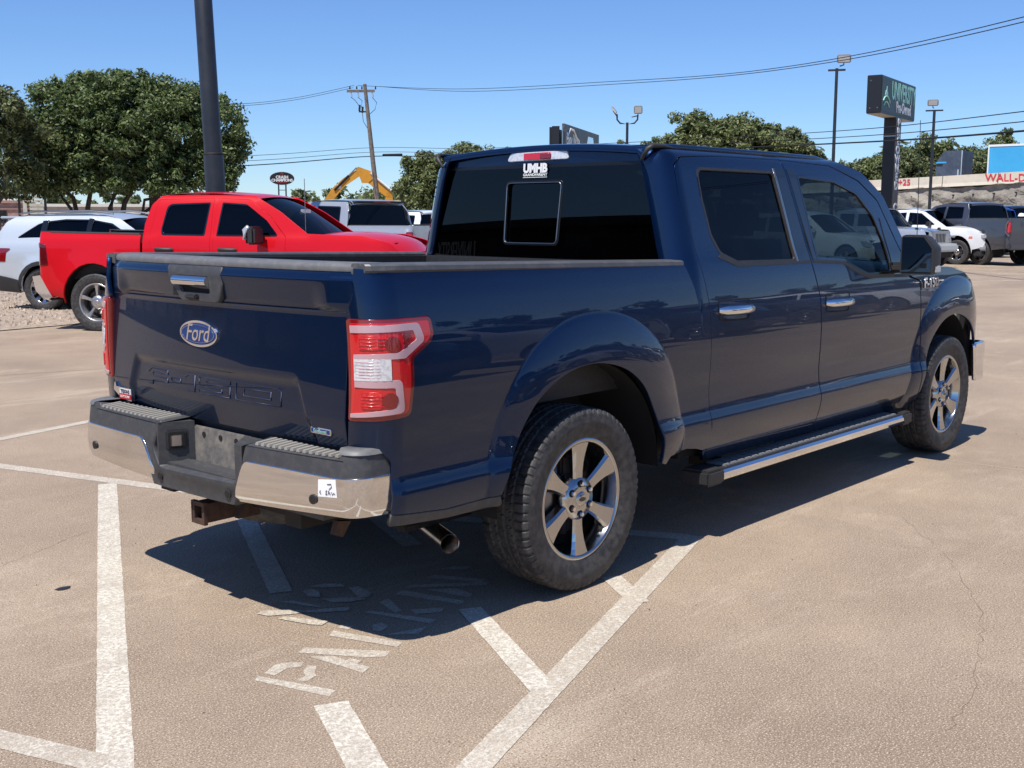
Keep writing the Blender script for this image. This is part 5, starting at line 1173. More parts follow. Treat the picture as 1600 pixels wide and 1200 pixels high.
# ---- a general pickup outline for the trucks further off
def far_pickup(label, loc, h, pm, wb=3.6, zr=1.93, zb=1.33, xb=.68, grp=None, lift=0., front=None, rear=None, step=.13, wm=None, bumper=None, glass=None, hoodz=1.26):
    W_ = [(.40, .90), (.52, .94), (.9, .965), (1.1, .955), (zb - .06, .93), (zb + .04, .89), (zr - .12, .775), (zr - .04, .73), (zr, .68)]
    A1 = arc(0, .44, .49, .52); A2 = arc(wb, .44, .49, .52)
    L = wb
    sil = [(xb - .02, zb), (xb + .03, zr - .20), (xb + .14, zr - .02, .08), (L - 1.65, zr, .2), (L - 1.25, zr - .07, .2), (L - .42, zb - .02), (L + .55, hoodz - .03, .3), (L + .86, hoodz - .22, .1), (L + .90, .60), (L + .52, .50)] + A2 + [(L - .55, .46), (xb - .02, .46)]
    rw = [(xb + .28, zr - .11, .06), (L - 1.90, zr - .09, .02), (L - 1.90, zb + .03, .02), (xb + .22, zb + .04, .05)]
    fw = [(L - 1.80, zr - .09, .02), (L - 1.36, zr - .12, .1), (L - .80, zb + .03, .03), (L - 1.80, zb + .03, .02)]
    T, f_ = car('pickup_truck', label, 'pickup truck', loc, h, pm, W_, sil,
        [([(xb + .12, zr - .05, .03), (L - 1.855, zr - .04), (L - 1.855, .50), (xb + .12, .50)], [rw]), ([(L - 1.845, zr - .04), (L - 1.34, zr - .07, .1), (L - .72, zb), (L - .62, .50), (L - 1.845, .50)], [fw])], [],
        [('roof', [(xb + .05, zr - .05, .68), (xb + .16, zr + .03, .69), (L - 1.9, zr + .045, .69), (L - 1.32, zr - .02, .69)], pm, .03, 0.), ('windscreen', [(L - 1.34, zr - .02, .68), (L - .9, zr - .30, .74), (L - .38, zb, .80)], M_TINT2, .02, -.1),
         ('bonnet', [(L - .40, zb, .82), (L - .2, zb + .02, .85), (L + .4, hoodz + .02, .85), (L + .82, hoodz - .10, .78)], pm, .05, -.08), ('cab_rear_panel', [(xb - .02, .6, .86), (xb - .02, zb, .84)], pm, 0, .05), ('rear_window', [(xb - .02, zb + .02, .80), (xb + .06, zr - .08, .68)], M_TINT, .01, .04),
         ('header_panel', [(xb + .06, zr - .08, .68), (xb + .10, zr, .68)], pm, .01, .04)],
        [(0, .44, .49), (wb, .44, .49)], xb - .05, L + .95, step=step, handle=(zb - .16, pm), group=grp, wm=wm, Rt=.405, rim=.25, yw=.84, rc=.08, zin=zb, glass=glass)
    bw = pchip([w[0] for w in W_], [w[1] for w in W_])
    for s in (-1, 1):
        def b(a, z, s=s): x, y = plan_curve(np.asarray(a, float), bw(np.minimum(z, zb - .0)), -1.05, .12); return (x, s * y, z + 0 * x)
        sg = 1 if s < 0 else -1
        panel('bed_side', [(-1.22, zb + .06, .03), (-1.22, .58, .03), (-.5, .50)] + A1[::-1] + [(xb - .05, .48), (xb - .05, zb + .05, .03)], b, pm, T, step=step, thick=.03, sign=sg, edge=.006)
        t_ = panel('tail_light', [(-1.235, zb - .06, .03), (-1.10, zb - .06, .03), (-1.09, zb - .42, .04), (-1.235, zb - .42, .03)], b, M_REDD, T, step=.1, thick=.02, sign=sg, off=.01)
        panel('lamp_element', [(-1.21, zb - .09), (-1.13, zb - .09), (-1.13, zb - .38), (-1.21, zb - .38)], b, M_RED, t_, step=.1, thick=.004, sign=sg, off=.014)
        mirror_(T, L - .98, .95, zb - .02, s, pm if bumper is None else M_BLACKP, M_BLACKP, .20, .17)
        MB().box(-1.05, xb - .08, *(sorted((s * .78, s * .84))), .85, zb + .04).obj('bed_inner_side', M_BLACKP, T)
        MB().box(-1.0, xb - .1, *(sorted((s * .82, s * .90))), zb + .05, zb + .07, .005).obj('rail_cap', M_BLACKP, T)
    sheet('tailgate', [(-1.17, .62, .83), (-1.18, 1.0, .83), (-1.165, zb + .06, .82)], pm, T, 6, 0, .03)
    MB().box(-1.30, -1.12, -.95, .95, .52, .72, .04).obj('rear_bumper', bumper or M_CHROME, T)
    MB().box(-1.1, xb, -.80, .80, .78, .84).obj('bed_floor', M_BLACKP, T)
    MB().box(L + .62, L + .94, -.72, .72, .62, hoodz - .22, .06).obj('grille', M_GBLACK, T)
    MB().box(L + .70, L + .99, -.90, .90, .46, .64, .05).obj('front_bumper', bumper or M_CHROME, T)
    MB().box(L + .50, L + .86, -.88, .88, .26, .50, .05).obj('front_skirt', M_BLACKP, T)
    for s in (-1, 1): MB().box(L + .60, L + .93, *(sorted((s * .66, s * .90))), hoodz - .36, hoodz - .18, .04).obj('headlight', M_LAMP, T)
    MB().box(xb + .5, L - .5, -.74, .74, .6, zb - .15).obj('cabin_floor', M_DASH, T)
    for y in (-.4, .4):
        MB().box(L - 1.75, L - 1.6, y - .24, y + .24, zb - .2, zb + .18, .05).obj('seat_back', M_SEAT, T); MB().box(L - 1.74, L - 1.65, y - .12, y + .12, zb + .2, zb + .35, .03).obj('headrest', M_SEAT, T)
    return T, f_
WHT = paint('white_paint', (.74, .75, .76), .0, .35, dust=.0, flake=False)
SIL2 = paint('pale_grey_paint', (.50, .51, .52), .5, .3, dust=.0, flake=False)
GREY = paint('graphite_paint', (.085, .088, .105), .5, .3, dust=.03, flake=False)
T, f_ = far_pickup('silver pickup truck with black rear roof spoiler and dark rear window, behind the red truck', (11.95, 13.19), 90, SIL2, zr=1.90, zb=1.36)
MB().box(.62, .78, -.66, .66, 1.86, 1.90, .01).obj('roof_spoiler', M_BLACKP, T); MB().box(.60, .64, -.22, .22, 1.865, 1.895, .005).obj('high_brake_lamp', M_REDD, T)
T, f_ = far_pickup('white pickup truck almost hidden between the silver truck and the blue cab', (19.6, 19.2), 90, WHT, zr=1.72, zb=1.30)
T, f_ = far_pickup('dark graphite pickup truck parked tail outwards at the right edge', (35.37, 9.6), 64, GREY, zr=2.0, zb=1.46, bumper=GREY)
for s in (-1, 1):
    MB().tube([(-1.16, s * .965, 1.44), (-1.10, s * .985, 1.30), (-1.10, s * .98, 1.05), (-1.19, s * .93, .96)], .02, 8).obj('lamp_surround', M_STEEL, T)
MB().tube([(.66, .86, 1.40), (.72, .80, 1.75), (.82, .74, 1.98)], .018, 8).obj('pillar_trim', M_STEEL, T)
MB().box(-1.22, -1.19, -.12, .12, 1.22, 1.32, .01).obj('maker_badge', M_CHROME, T)
T, f_ = far_pickup('white mid-size pickup truck with orange side lamp, nose pointing at the graphite truck', (35.52, 13.85), 266, WHT, wb=3.22, zr=1.80, zb=1.26, hoodz=1.20, bumper=SIL2, glass=M_TINT2)
for s in (-1, 1):
    lamp_panel('side_lamp', [(3.62, .93, .02), (3.74, .93, .02), (3.74, .86, .02), (3.62, .86, .02)], f_, M_AMBER, T, s=s)
    MB().cyl((4.14, s * .62, .54), (4.20, s * .62, .54), .06, 14).obj('fog_lamp', M_GBLACK, T)
# boxy off-roader with round lamps
def offroader(label, loc, h):
    W_ = [(.50, .80), (.7, .84), (1.0, .85), (1.18, .83), (1.24, .80), (1.5, .75), (1.75, .70), (1.80, .64)]
    wb = 3.3; A1 = arc(0, .48, .50, .50); A2 = arc(wb, .48, .52, .50)
    sil = [(-.9, .62, .05), (-.9, 1.22, .05), (.6, 1.22), (.72, 1.75, .06), (1.2, 1.80), (2.0, 1.80, .08), (2.42, 1.30), (2.5, 1.24), (3.75, 1.17, .05), (3.86, .85), (3.84, .75)] + A2 + [(2.7, .50), (.6, .50)] + A1
    T, f_ = car('off_road_truck', label, 'off-road vehicle', loc, h, SIL2, W_, sil, [([(.75, .55), (.75, 1.70, .03), (1.42, 1.72), (1.42, .55)], [[(.85, 1.28, .02), (.85, 1.66, .03), (1.36, 1.66, .02), (1.36, 1.28, .02)]]), ([(1.43, .55), (1.43, 1.72), (1.95, 1.70, .04), (2.28, 1.24), (2.30, .55)], [[(1.50, 1.28, .02), (1.50, 1.66, .02), (1.90, 1.65, .03), (2.18, 1.28, .02)]])], [],
        [('roof', [(.70, 1.76, .62), (.8, 1.83, .62), (1.9, 1.83, .62), (2.02, 1.80, .62)], SIL2, .03, 0), ('windscreen', [(2.0, 1.80, .63), (2.42, 1.28, .70)], M_TINT2, .02, -.04), ('bonnet', [(2.42, 1.28, .70), (2.6, 1.27, .66), (3.3, 1.23, .62), (3.84, 1.15, .56)], SIL2, .04, -.04)],
        [(0, .48, .50), (wb, .48, .50)], -.95, 3.9, Rt=.42, rim=.23, yw=.80, rc=.08, step=.12, zin=1.2, handle=(1.10, M_BLACKP), glass2=M_TINT2)
    for s in (-1, 1):
        MB().box(2.72, 3.88, *(sorted((s * .78, s * .96))), .93, 1.00, .03).obj('mudguard', SIL2, T)
        lamp_panel('side_lamp', [(3.70, .93, .03), (3.80, .93, .03), (3.80, .84, .03), (3.70, .84, .03)], f_, M_AMBER, T, s=s)
        MB().lathe([(3.86, 0), (3.88, .06), (3.86, .095)], 24, 'x', (0, s * .50, .98)).obj('headlight', M_LAMP, T)
        MB().box(3.40, 3.50, *(sorted((s * .655, s * .70))), 1.12, 1.24, .01).obj('bonnet_latch', M_BLACKP, T)
        mirror_(T, 2.30, .86, 1.26, s, M_BLACKP, M_BLACKP, .18, .16)
    gr = MB().box(3.80, 3.87, -.62, .62, .75, 1.14, .03).obj('grille', SIL2, T)
    sl = MB().box(3.865, 3.875, -.022, .022, .80, 1.06, .0).mesh('grille_slot'); sl.materials.append(M_DARK)
    for k in range(7): put('grille_slot', sl, None, gr, (0, (k - 3) * .088, 0))
    MB().box(3.86, 4.16, -.62, .62, .52, .76, .05).obj('front_bumper', mat('pale_bumper', (.55, .57, .55), .5), T)
    MB().box(2.3, 4.0, -.5, .5, .34, .60).obj('front_axle', M_UNDER, T)
    text_on('bonnet_lettering', 'MOJAVE', M_INK, T, (2.72, -.848, 1.11), (1, 0, 0), (0, 0, 1), .085, .003, .003)
    MB().box(.8, 2.3, -.70, .70, .6, 1.15).obj('cabin_floor', M_DASH, T)
    return T
offroader('silver off-road truck with pale square front bumper, its nose beside the blue door mirror', (31.35, 13.75), 264)
# generic estate/SUV shape
def far_suv(label, loc, h, pm, zr=1.72, grp=None, name='parked_car', cat='car', sc=1.0):
    W_ = [(.30, .86), (.42, .90), (.60, .93), (.85, .93), (1.0, .92), (1.08, .89), (1.3, .82), (zr - .14, .72), (zr - .03, .62)]
    A1 = arc(0, .37, .41, .43); A2 = arc(2.8, .37, .41, .43)
    sil = [(-.93, .42, .05), (-1.0, .75, .05), (-.97, 1.05), (-.80, zr - .12, .08), (-.6, zr - .04, .1), (.9, zr - .02, .2), (1.35, zr - .10, .2), (2.05, 1.12, .1), (2.6, 1.08), (3.4, .95, .2), (3.62, .72, .1), (3.64, .40)] + A2 + [(2.3, .30), (.45, .30)] + A1
    wq = [(-.60, 1.14, .03), (-.08, 1.12, .02), (-.08, zr - .17, .03), (-.55, zr - .20, .05)]
    wr = [(.03, 1.12, .02), (.03, zr - .16, .03), (.85, zr - .14, .02), (.85, 1.10, .02)]
    wf = [(.92, 1.10, .02), (.92, zr - .14, .02), (1.26, zr - .20, .1), (1.75, 1.12, .03)]
    T, f_ = car(name, label, cat, loc, h, pm, W_, sil, [([(-.02, .42), (-.02, zr - .10), (.88, zr - .08), (.88, .42)], [wr]), ([(.89, .42), (.89, zr - .08), (1.30, zr - .14, .1), (1.84, 1.10), (1.90, .42)], [wf])], [wq],
        [('roof', [(-.80, zr - .10, .58), (-.60, zr, .62), (.2, zr + .03, .62), (.95, zr + .02, .62), (1.36, zr - .08, .62)], pm, .04, 0.), ('windscreen', [(1.34, zr - .08, .62), (1.7, 1.40, .70), (2.10, 1.11, .76)], M_TINT2, .03, -.16), ('bonnet', [(2.08, 1.12, .78), (2.5, 1.12, .80), (3.2, 1.03, .78), (3.52, .86, .70)], pm, .06, -.12),
         ('rear_window', [(-1.02, 1.12, .72), (-.82, zr - .10, .62)], M_TINT, .02, .08), ('tailgate', [(-1.06, .42, .80), (-1.10, .75, .80), (-1.04, 1.12, .76)], pm, .0, .10)],
        [(0, .37, .41), (2.8, .37, .41)], -1.0, 3.66, handle=(.98, pm), nsp=5, Rt=.36, rim=.23, yw=.80, group=grp, step=.14, rc=.2)
    for s in (-1, 1):
        lamp_panel('tail_light', [(-1.05, 1.05, .02), (-.80, 1.05, .02), (-.82, .86, .02), (-1.04, .86, .02)], f_, M_REDD, T, s=s)
        lamp_panel('headlight', [(3.25, .90, .02), (3.56, .84, .02), (3.58, .70, .02), (3.35, .74, .02)], f_, M_LAMP, T, s=s)
        mirror_(T, 1.70, .88, 1.10, s, pm, M_BLACKP, .17, .13)
    MB().box(3.35, 3.62, -.70, .70, .38, .66, .05).obj('grille', M_GBLACK, T)
    MB().box(.2, 2.0, -.70, .70, .5, 1.0).obj('cabin_floor', M_DASH, T)
    return T
BLU2 = paint('bright_blue_paint', (.01, .05, .28), .3, .3, dust=.0, flake=False)
DKG = paint('near_black_paint', (.02, .022, .026), .3, .3, dust=.02, flake=False)
far_suv('white car with sloping windscreen between the blue pillar and the off-road truck', (28.6, 13.9), 264, WHT, 1.72)
far_suv('bright blue estate car peeping over the graphite truck bed', (41.92, 12.62), 64, BLU2, 1.92)
far_suv('near-black estate car to the right of the blue one, behind the graphite truck', (45.85, 13.1), 64, DKG, 2.0)
far_suv('dark car showing between the silver crossover and the red cab', (10.6, 24.2), -60, DKG, 1.58)
# the row of cars the blue side mirrors: they stand to the right of the camera, outside the frame
for i, (x, y, pm, nm, zr_) in enumerate([(3.6, -9.6, DKG, 'near-black', 1.75), (7.3, -9.9, SIL2, 'silver', 1.6), (11.0, -10.2, DKG, 'near-black', 1.8), (14.7, -10.4, GREY, 'graphite', 1.65), (18.6, -10.6, WHT, 'white', 1.7), (22.4, -10.8, DKG, 'near-black', 1.75), (26.4, -11, SIL2, 'silver', 1.7)]):
    far_suv('%s car in the row mirrored in the blue side, %s' % (nm, ['nearest the tail lamp', 'mirrored left of the wheel arch', 'mirrored right above the wheel arch', 'the only graphite one', 'the only white one', 'mirrored in the front door', 'farthest along the row'][i]), (x, y), 82, pm, zr_, grp='cars mirrored in the blue truck side')
# ------------------------------------------------------------------ trees and greenery
def leaf_mat(name, c1, c2, c3):
    if name in MATS: return MATS[name]
    m = bpy.data.materials.new(name); m.use_nodes = True; n = m.node_tree; L = n.links; p = n.nodes['Principled BSDF']
    ge = n.nodes.new('ShaderNodeNewGeometry'); cr = n.nodes.new('ShaderNodeValToRGB')
    cr.color_ramp.elements[0].color = (*c1, 1); cr.color_ramp.elements[1].color = (*c3, 1); e = cr.color_ramp.elements.new(.55); e.color = (*c2, 1)
    L.new(ge.outputs['Random Per Island'], cr.inputs[0]); L.new(cr.outputs[0], p.inputs['Base Color'])
    p.inputs['Roughness'].default_value = .5; p.inputs['Specular IOR Level'].default_value = .4
    tl = n.nodes.new('ShaderNodeBsdfTranslucent'); L.new(cr.outputs[0], tl.inputs[0]); mx = n.nodes.new('ShaderNodeMixShader'); mx.inputs[0].default_value = .32
    o = n.nodes['Material Output']; L.new(p.outputs[0], mx.inputs[1]); L.new(tl.outputs[0], mx.inputs[2]); L.new(mx.outputs[0], o.inputs[0])
    MATS[name] = m; return m
LF_OAK = leaf_mat('live_oak_leaves', (.045, .070, .022), (.12, .165, .052), (.24, .29, .11))
LF_LT = leaf_mat('hackberry_leaves', (.08, .105, .035), (.16, .195, .070), (.27, .29, .12))
LF_FAR = leaf_mat('scrub_leaves', (.07, .095, .040), (.14, .17, .070), (.24, .255, .12))
BARK = mat('bark', (.055, .045, .038), .9, var=(9, (.11, .095, .08), .4, .65), bump=(20, 1., .03))
def leaves(name, blobs, n, size, m, parent, clump=.45, nclump=260, flat=.8, hollow=.55):
    """blobs: (x, y, z, rx, ry, rz) ellipsoids; small leaf sprays gathered into clumps near their surfaces"""
    B = np.array(blobs); vol = (B[:, 3] * B[:, 4] * B[:, 5]); pk = RNG.choice(len(B), nclump, p=vol / vol.sum())
    d = RNG.normal(size=(nclump, 3)); d /= np.linalg.norm(d, axis=1)[:, None]; r = RNG.uniform(hollow, 1.0, nclump) ** .6
    C = B[pk, :3] + d * r[:, None] * B[pk, 3:]
    k = RNG.integers(0, nclump, n); cs = clump * RNG.uniform(.55, 1.25, nclump)
    q = RNG.normal(size=(n, 3)); q /= np.linalg.norm(q, axis=1)[:, None]; q *= (RNG.uniform(0, 1, n) ** .45)[:, None]
    P = C[k] + q * cs[k][:, None] * np.array([1, 1, flat])
    # a few stray twigs poking out of the outline
    ns = n // 40; P[:ns] += q[:ns] * clump * .28
    nrm = q * .9 + RNG.normal(size=(n, 3)) * .6 + np.array([0, 0, .5]); nrm /= np.linalg.norm(nrm, axis=1)[:, None]
    t = np.cross(nrm, RNG.normal(size=(n, 3))); t /= np.linalg.norm(t, axis=1)[:, None] + 1e-9; b = np.cross(nrm, t)
    s = size * RNG.uniform(.6, 1.35, n); a = s[:, None]
    V = np.stack([P - t * a, P + b * a * .45, P + t * a, P - b * a * .45], 1).reshape(-1, 3)
    me = bpy.data.meshes.new(name); me.vertices.add(4 * n); me.vertices.foreach_set('co', V.ravel())
    me.loops.add(4 * n); me.loops.foreach_set('vertex_index', np.arange(4 * n, dtype=np.int32))
    me.polygons.add(n); me.polygons.foreach_set('loop_start', np.arange(0, 4 * n, 4, dtype=np.int32)); me.polygons.foreach_set('loop_total', np.full(n, 4, dtype=np.int32))
    me.update(calc_edges=True); me.validate(); return put(name, me, m, parent)
def branchy(name, segs, m, parent):
    mb = MB()
    for pts, r0, r1 in segs:
        k = len(pts); mb.tube(pts, [r0 + (r1 - r0) * i / (k - 1) for i in range(k)], 9)
    return mb.obj(name, m, parent)
def face_rz(x, y): return math.atan2(y + 3.98, x + 3.79) - math.pi / 2
def tree(label, x, y, blobs, n, size, m, trunks, clump=.45, ncl=260, z0=0., name='live_oak_tree', cat='tree', grp=None, hollow=.55):
    T = thing(name, label, cat, (x, y, z0), face_rz(x, y), grp)
    branchy('trunk', trunks, BARK, T); leaves('crown', blobs, n, size, m, T, clump, ncl, hollow=hollow); return T
def limbs(base, tops, r=.16, k=5, wob=.25):
    out = []
    for t in tops:
        b = Vector(base); t = Vector(t); pts = []
        for i in range(k + 1):
            s = i / k; p = b.lerp(t, s); 
            if 0 < i < k: p += Vector((random.uniform(-wob, wob), random.uniform(-wob, wob), random.uniform(-wob, wob) * .6))
            pts.append(p)
        out.append((pts, r, r * .3))
    return out
tree('big dark green live oak with several crooked trunks behind the silver crossover', 18.4, 35.1,
     [(-.2, 0, 5.0, 3.5, 2.6, 1.75), (-2.6, -.3, 3.9, 2.1, 1.8, 1.5), (2.1, -.2, 4.6, 2.3, 2.0, 1.75), (3.3, .1, 3.7, 1.25, 1.4, 1.25), (-.6, -.8, 3.7, 2.6, 1.6, 1.25), (.5, .2, 6.0, 2.0, 1.6, .75), (-1.7, 0, 5.3, 1.7, 1.5, 1.1), (2.7, 0, 5.6, 1.2, 1.2, .9), (-3.2, -.2, 2.9, 1.0, 1.2, .7), (-1.6, -1.2, 3.0, 1.9, 1.0, .75), (.3, -1.2, 3.2, 1.8, 1.0, .8), (2.2, -1.0, 3.3, 1.6, 1.0, .85), (-.2, -1.6, 4.4, 3.0, 1.0, 1.2), (-2.4, -1.4, 2.95, 1.6, .9, .75), (-.5, -1.7, 2.9, 1.8, .8, .68), (1.3, -1.6, 2.9, 1.5, .8, .68), (2.8, -1.2, 3.0, 1.3, .9, .72)],
     135000, .08, LF_OAK, limbs((-1.0, 0, -.1), [(-2.6, 0, 3.2), (-1.4, .2, 4.0), (.2, -.1, 3.6), (.8, .3, 4.4)], .14, 6) + limbs((1.05, 0, -.1), [(.9, 0, 3.2), (.75, .1, 4.6), (2.2, .2, 4.4)], .17, 6, .12) + limbs((-.9, 0, .7), [(1.6, 0, 2.7), (-3.0, .2, 2.8), (2.6, 0, 3.4)], .09, 6), .44, 780, hollow=.25)
tree('lighter brownish live oak cut off by the left edge, beside the big one', 13.3, 34.9,
     [(-.3, 0, 4.5, 1.9, 1.6, 1.3), (1.2, .3, 4.1, 1.2, 1.2, 1.2), (-1.6, 0, 3.9, 1.6, 1.5, 1.3), (.6, 0, 3.0, 1.0, 1.0, .7)],
     22000, .085, leaf_mat('brown_oak_leaves', (.05, .065, .026), (.12, .14, .052), (.22, .24, .095)), limbs((-.5, 0, -.1), [(-.8, 0, 3.6), (.7, 0, 3.8), (-1.8, 0, 3.2)], .18), .42, 160)
tree('pale green round-topped tree just left of the blue cab', 48.6, 49.8,
     [(-.2, 0, 3.6, 2.5, 2.2, 1.9), (.9, 0, 4.6, 2.4, 2.0, 1.5), (-.4, 0, 2.2, 2.3, 1.9, 1.4), (2.9, 0, 4.9, 1.9, 1.8, 1.1), (-1.2, 0, 4.7, 1.2, 1.2, .9)],
     52000, .12, LF_LT, limbs((0, 0, -.1), [(-.8, 0, 3.2), (.6, 0, 4.2), (2.4, 0, 4.2)], .20), .5, 330, name='hackberry_tree', hollow=.25)
tree('wide pale green tree rising above the roof of the blue cab', 47.3, 27.9,
     [(-.6, 0, 5.0, 2.2, 2.0, 1.55), (-2.4, 0, 4.6, 1.3, 1.4, 1.1), (1.2, 0, 5.0, 1.5, 1.6, 1.2), (-.2, 0, 3.9, 3.4, 2.0, 1.2), (-1.0, 0, 6.0, 1.7, 1.3, .9), (.8, 0, 5.6, 1.8, 1.4, .9), (2.6, 0, 4.4, 1.5, 1.4, 1.2)],
     52000, .105, LF_LT, limbs((0, 0, -.1), [(-1.2, 0, 4.8), (.6, 0, 5.2), (1.6, 0, 4.4), (-2.4, 0, 4.2)], .22), .42, 330, name='hackberry_tree', hollow=.3)
tree('smaller grey-green tree touching the right side of the wide pale one', 50.3, 26.7,
     [(.2, 0, 4.9, 1.5, 1.5, 1.3), (1.2, 0, 4.3, 1.2, 1.2, 1.0), (0, 0, 3.6, 1.6, 1.4, 1.0), (-.6, 0, 5.6, .9, .9, .7), (.4, 0, 5.8, .8, .8, .6), (1.5, 0, 4.6, 1.1, 1.0, .9)],
     28000, .105, LF_FAR, limbs((0, 0, -.1), [(-.5, 0, 4.8), (.6, 0, 5.0), (1.3, 0, 4.0)], .14), .40, 170, name='hackberry_tree', hollow=.3)
for (x, y, s, lb) in ((52.4, 36.0, 1.0, 'thin wispy treetop right of the double-headed lamp'), (53.2, 38.6, .85, 'thin wispy treetop touching the double-headed lamp pole'), (60.0, 54.0, .75, 'tiny sprig of treetop above the roof left of the high brake lamp')):
    tree(lb, x, y, [(0, 0, 5.4 * (1 if s > .8 else 1.12), .9 * s, .8, .75 * s), (.5, 0, 4.9, .8, .7, .7)], 2600, .10, LF_LT, limbs((0, 0, -.1), [(.1, 0, 5.2), (.5, 0, 4.6)], .1), .26, 30, name='slender_tree', hollow=.2)
# ------------------------------------------------------------------ raised road: embankment, rough wall, barrier
WALLM = mat('rough_shotcrete', (.34, .31, .26), .95, var=(.55, (.20, .18, .155), .42, .62, 10), bump=(3, 1., .15))
ys = np.linspace(-8, 82, 361); zs = np.linspace(-.2, 1, 26)
def wx(y): return float(np.interp(y, [-10, 19.5, 36, 78, 90], [78.9, 78.1, 78.1, 71.6, 69.0]))
def wtop(y): return float(np.interp(y, [-10, 19.5, 36, 78, 90], [4.9, 4.72, 4.14, 3.05, 2.8]))
def vnoise(x, y, s):
    return math.sin(x * s * 1.7 + 3.1 * math.sin(y * s * 1.3)) * math.sin(y * s * 2.1 + 2.3 * math.sin(x * s * .9))
P = np.zeros((len(ys), len(zs), 3))
for i, y in enumerate(ys):
    t = wtop(y) - .84
    for j, q in enumerate(zs):
        z = max(-.2, q) * t; d = .20 * vnoise(y, z, .8) + .10 * vnoise(y + 9, z, 2.9) + .05 * vnoise(y, z + 4, 7.)
        P[i, j] = (wx(y) - (1 - q) * .35 - d * (1 if q < .95 else .3), y, z + (.12 * vnoise(y, 0, 1.3) if q > .95 else 0))
RW = thing('retaining_wall', 'rough grey sprayed-concrete retaining wall below the pale barrier at right', 'wall', (78, 30, 0))
MB().grid(P - np.array([78, 30, 0])).obj('wall_face', WALLM, RW, fix=False)
dw = MB().cyl((-.14, 0, 0), (.10, 0, 0), .055, 6).mesh('soil_nail'); dw.materials.append(M_UNDER)
for i in range(46):
    for zz in (.32, .58, .84):
        y = 12 + i * 1.45 + random.uniform(-.1, .1); t = wtop(y) - .84
        put('soil_nail', dw, None, RW, (wx(y) - (1 - zz) * .35 - 78 - .12, y - 30, t * zz))
EB = MB(); 
EB.grid(np.array([[(wx(y) + dx, y, wtop(y) - .84 + .03) for dx in (-.2, 12, 45, 400)] for y in np.linspace(-60, 90, 60)]))
EB.grid(np.array([[(wx(y) + dx, y, z) for dx, z in ((.3, wtop(y) - .84), (.5, -.2))] for y in np.linspace(-8, 90, 40)]))
tag(EB.obj('embankment', mat('dry_soil', (.33, .27, .19), .95, var=(.4, (.24, .22, .13), .4, .6)), None, fix=False), 'raised dry ground carrying the unfinished road', kind='structure')
BARM = mat('barrier_concrete', (.60, .54, .44), .85, var=(1.5, (.48, .43, .35), .5, .75), bump=(12, .2, .01))
BW = thing('concrete_barrier', 'long pale concrete road barrier with red sprayed lettering above the rough wall', 'barrier', (78.7, 30, 0))
y = -6.
while y < 80:
    y2 = y + 3.9; xa, xb_ = wx(y) + .75, wx(y2) + .75; za, zb_ = wtop(y), wtop(y2); g = .03
    vs = []
    for (xx, yy_, zt) in ((xa, y + g, za), (xb_, y2 - g, zb_)):
        for (dx, z) in ((-.16, zt - .86), (-.08, zt - .55), (-.05, zt), (.12, zt), (.2, zt - .86)): vs.append((xx + dx - 78.7, yy_ - 30, z))
    MB().add(vs, [(0, 1, 6, 5), (1, 2, 7, 6), (2, 3, 8, 7), (3, 4, 9, 8), (0, 5, 9, 4), (0, 4, 3, 2, 1), (5, 6, 7, 8, 9)]).obj('barrier_panel', BARM, BW); y = y2
SPR = mat('red_spray_paint', (.55, .03, .05), .7)
for txt, yc_, zc_, sz in (('WALL-D', 24.7, 4.16, .74), ('+25', 31.9, 3.98, .60)):
    xw = wx(yc_) + .75 - .105 - 78.7
    text_on('sprayed_lettering', txt, SPR, BW, (xw, yc_ - 30, zc_), (0, -1, -.03), (.06, .05, 1), sz, .004, .008)
BR = thing('traffic_barrel', 'orange and white striped traffic barrel standing before the pale barrier', 'traffic barrel', (77.9, 34.6, wtop(34.6) - .80))
MB().lathe([(0, .30), (.06, .30), (.07, .26), (.72, .22), (.76, .15), (.76, 0)], 20, 'z').obj('drum', mat('safety_orange', (.75, .12, .03), .5), BR)
for z in (.20, .48): MB().lathe([(z, .262 - z * .055), (z + .13, .258 - z * .055 - .006)], 20, 'z').obj('white_band', M_WHITE, BR)
# trees beyond the road
k = 0
for (x, y, h, w_, m, lb) in ((89, 46.4, 3.1, 2.6, LF_LT, 'low pale tree beyond the barrier nearest the blue windscreen pillar'), (90.5, 43.2, 2.6, 2.6, LF_FAR, 'second low grey-green tree along the barrier, left of the sign pole'), (92, 40.6, 3.0, 2.4, LF_FAR, 'bushy tree directly behind the striped barrel'), (91.5, 38.6, 3.6, 2.2, LF_LT, 'taller yellowish tree touching the left of the sign pole'),
                             (93, 35.9, 5.0, 2.5, LF_LT, 'tallest yellow-green tree just right of the sign pole'), (95, 34.0, 3.9, 2.6, LF_FAR, 'dark rounded tree behind the second lamp pole'), (99, 33.0, 3.4, 3.0, LF_FAR, 'dark tree behind the dark lorry trailer'), (104, 33.8, 5.5, 2.2, LF_LT, 'yellowish treetop rising above the bright blue trailer'), (106, 29.5, 4.4, 3.2, LF_FAR, 'tree behind the bright blue trailer at the right edge'), (91, 37.0, 3.4, 2.2, LF_FAR, 'tree hidden mostly behind the dark sign pole'), (100, 36.2, 3.6, 2.8, LF_FAR, 'tree between the tallest one and the dark trailer')):
    tree(lb, x, y, [(0, 0, h * .45, w_, w_ * .8, h * .48), (w_ * .5, 0, h * .35, w_ * .7, w_ * .6, h * .36), (-w_ * .5, 0, h * .4, w_ * .7, w_ * .6, h * .40), (.2, 0, h * .75, w_ * .5, w_ * .4, h * .28)], 11000, .15, m, limbs((0, 0, -.1), [(0, 0, h * .7), (w_ * .4, 0, h * .4)], .12), .55, 130, z0=3.6, name='roadside_tree', grp=None)
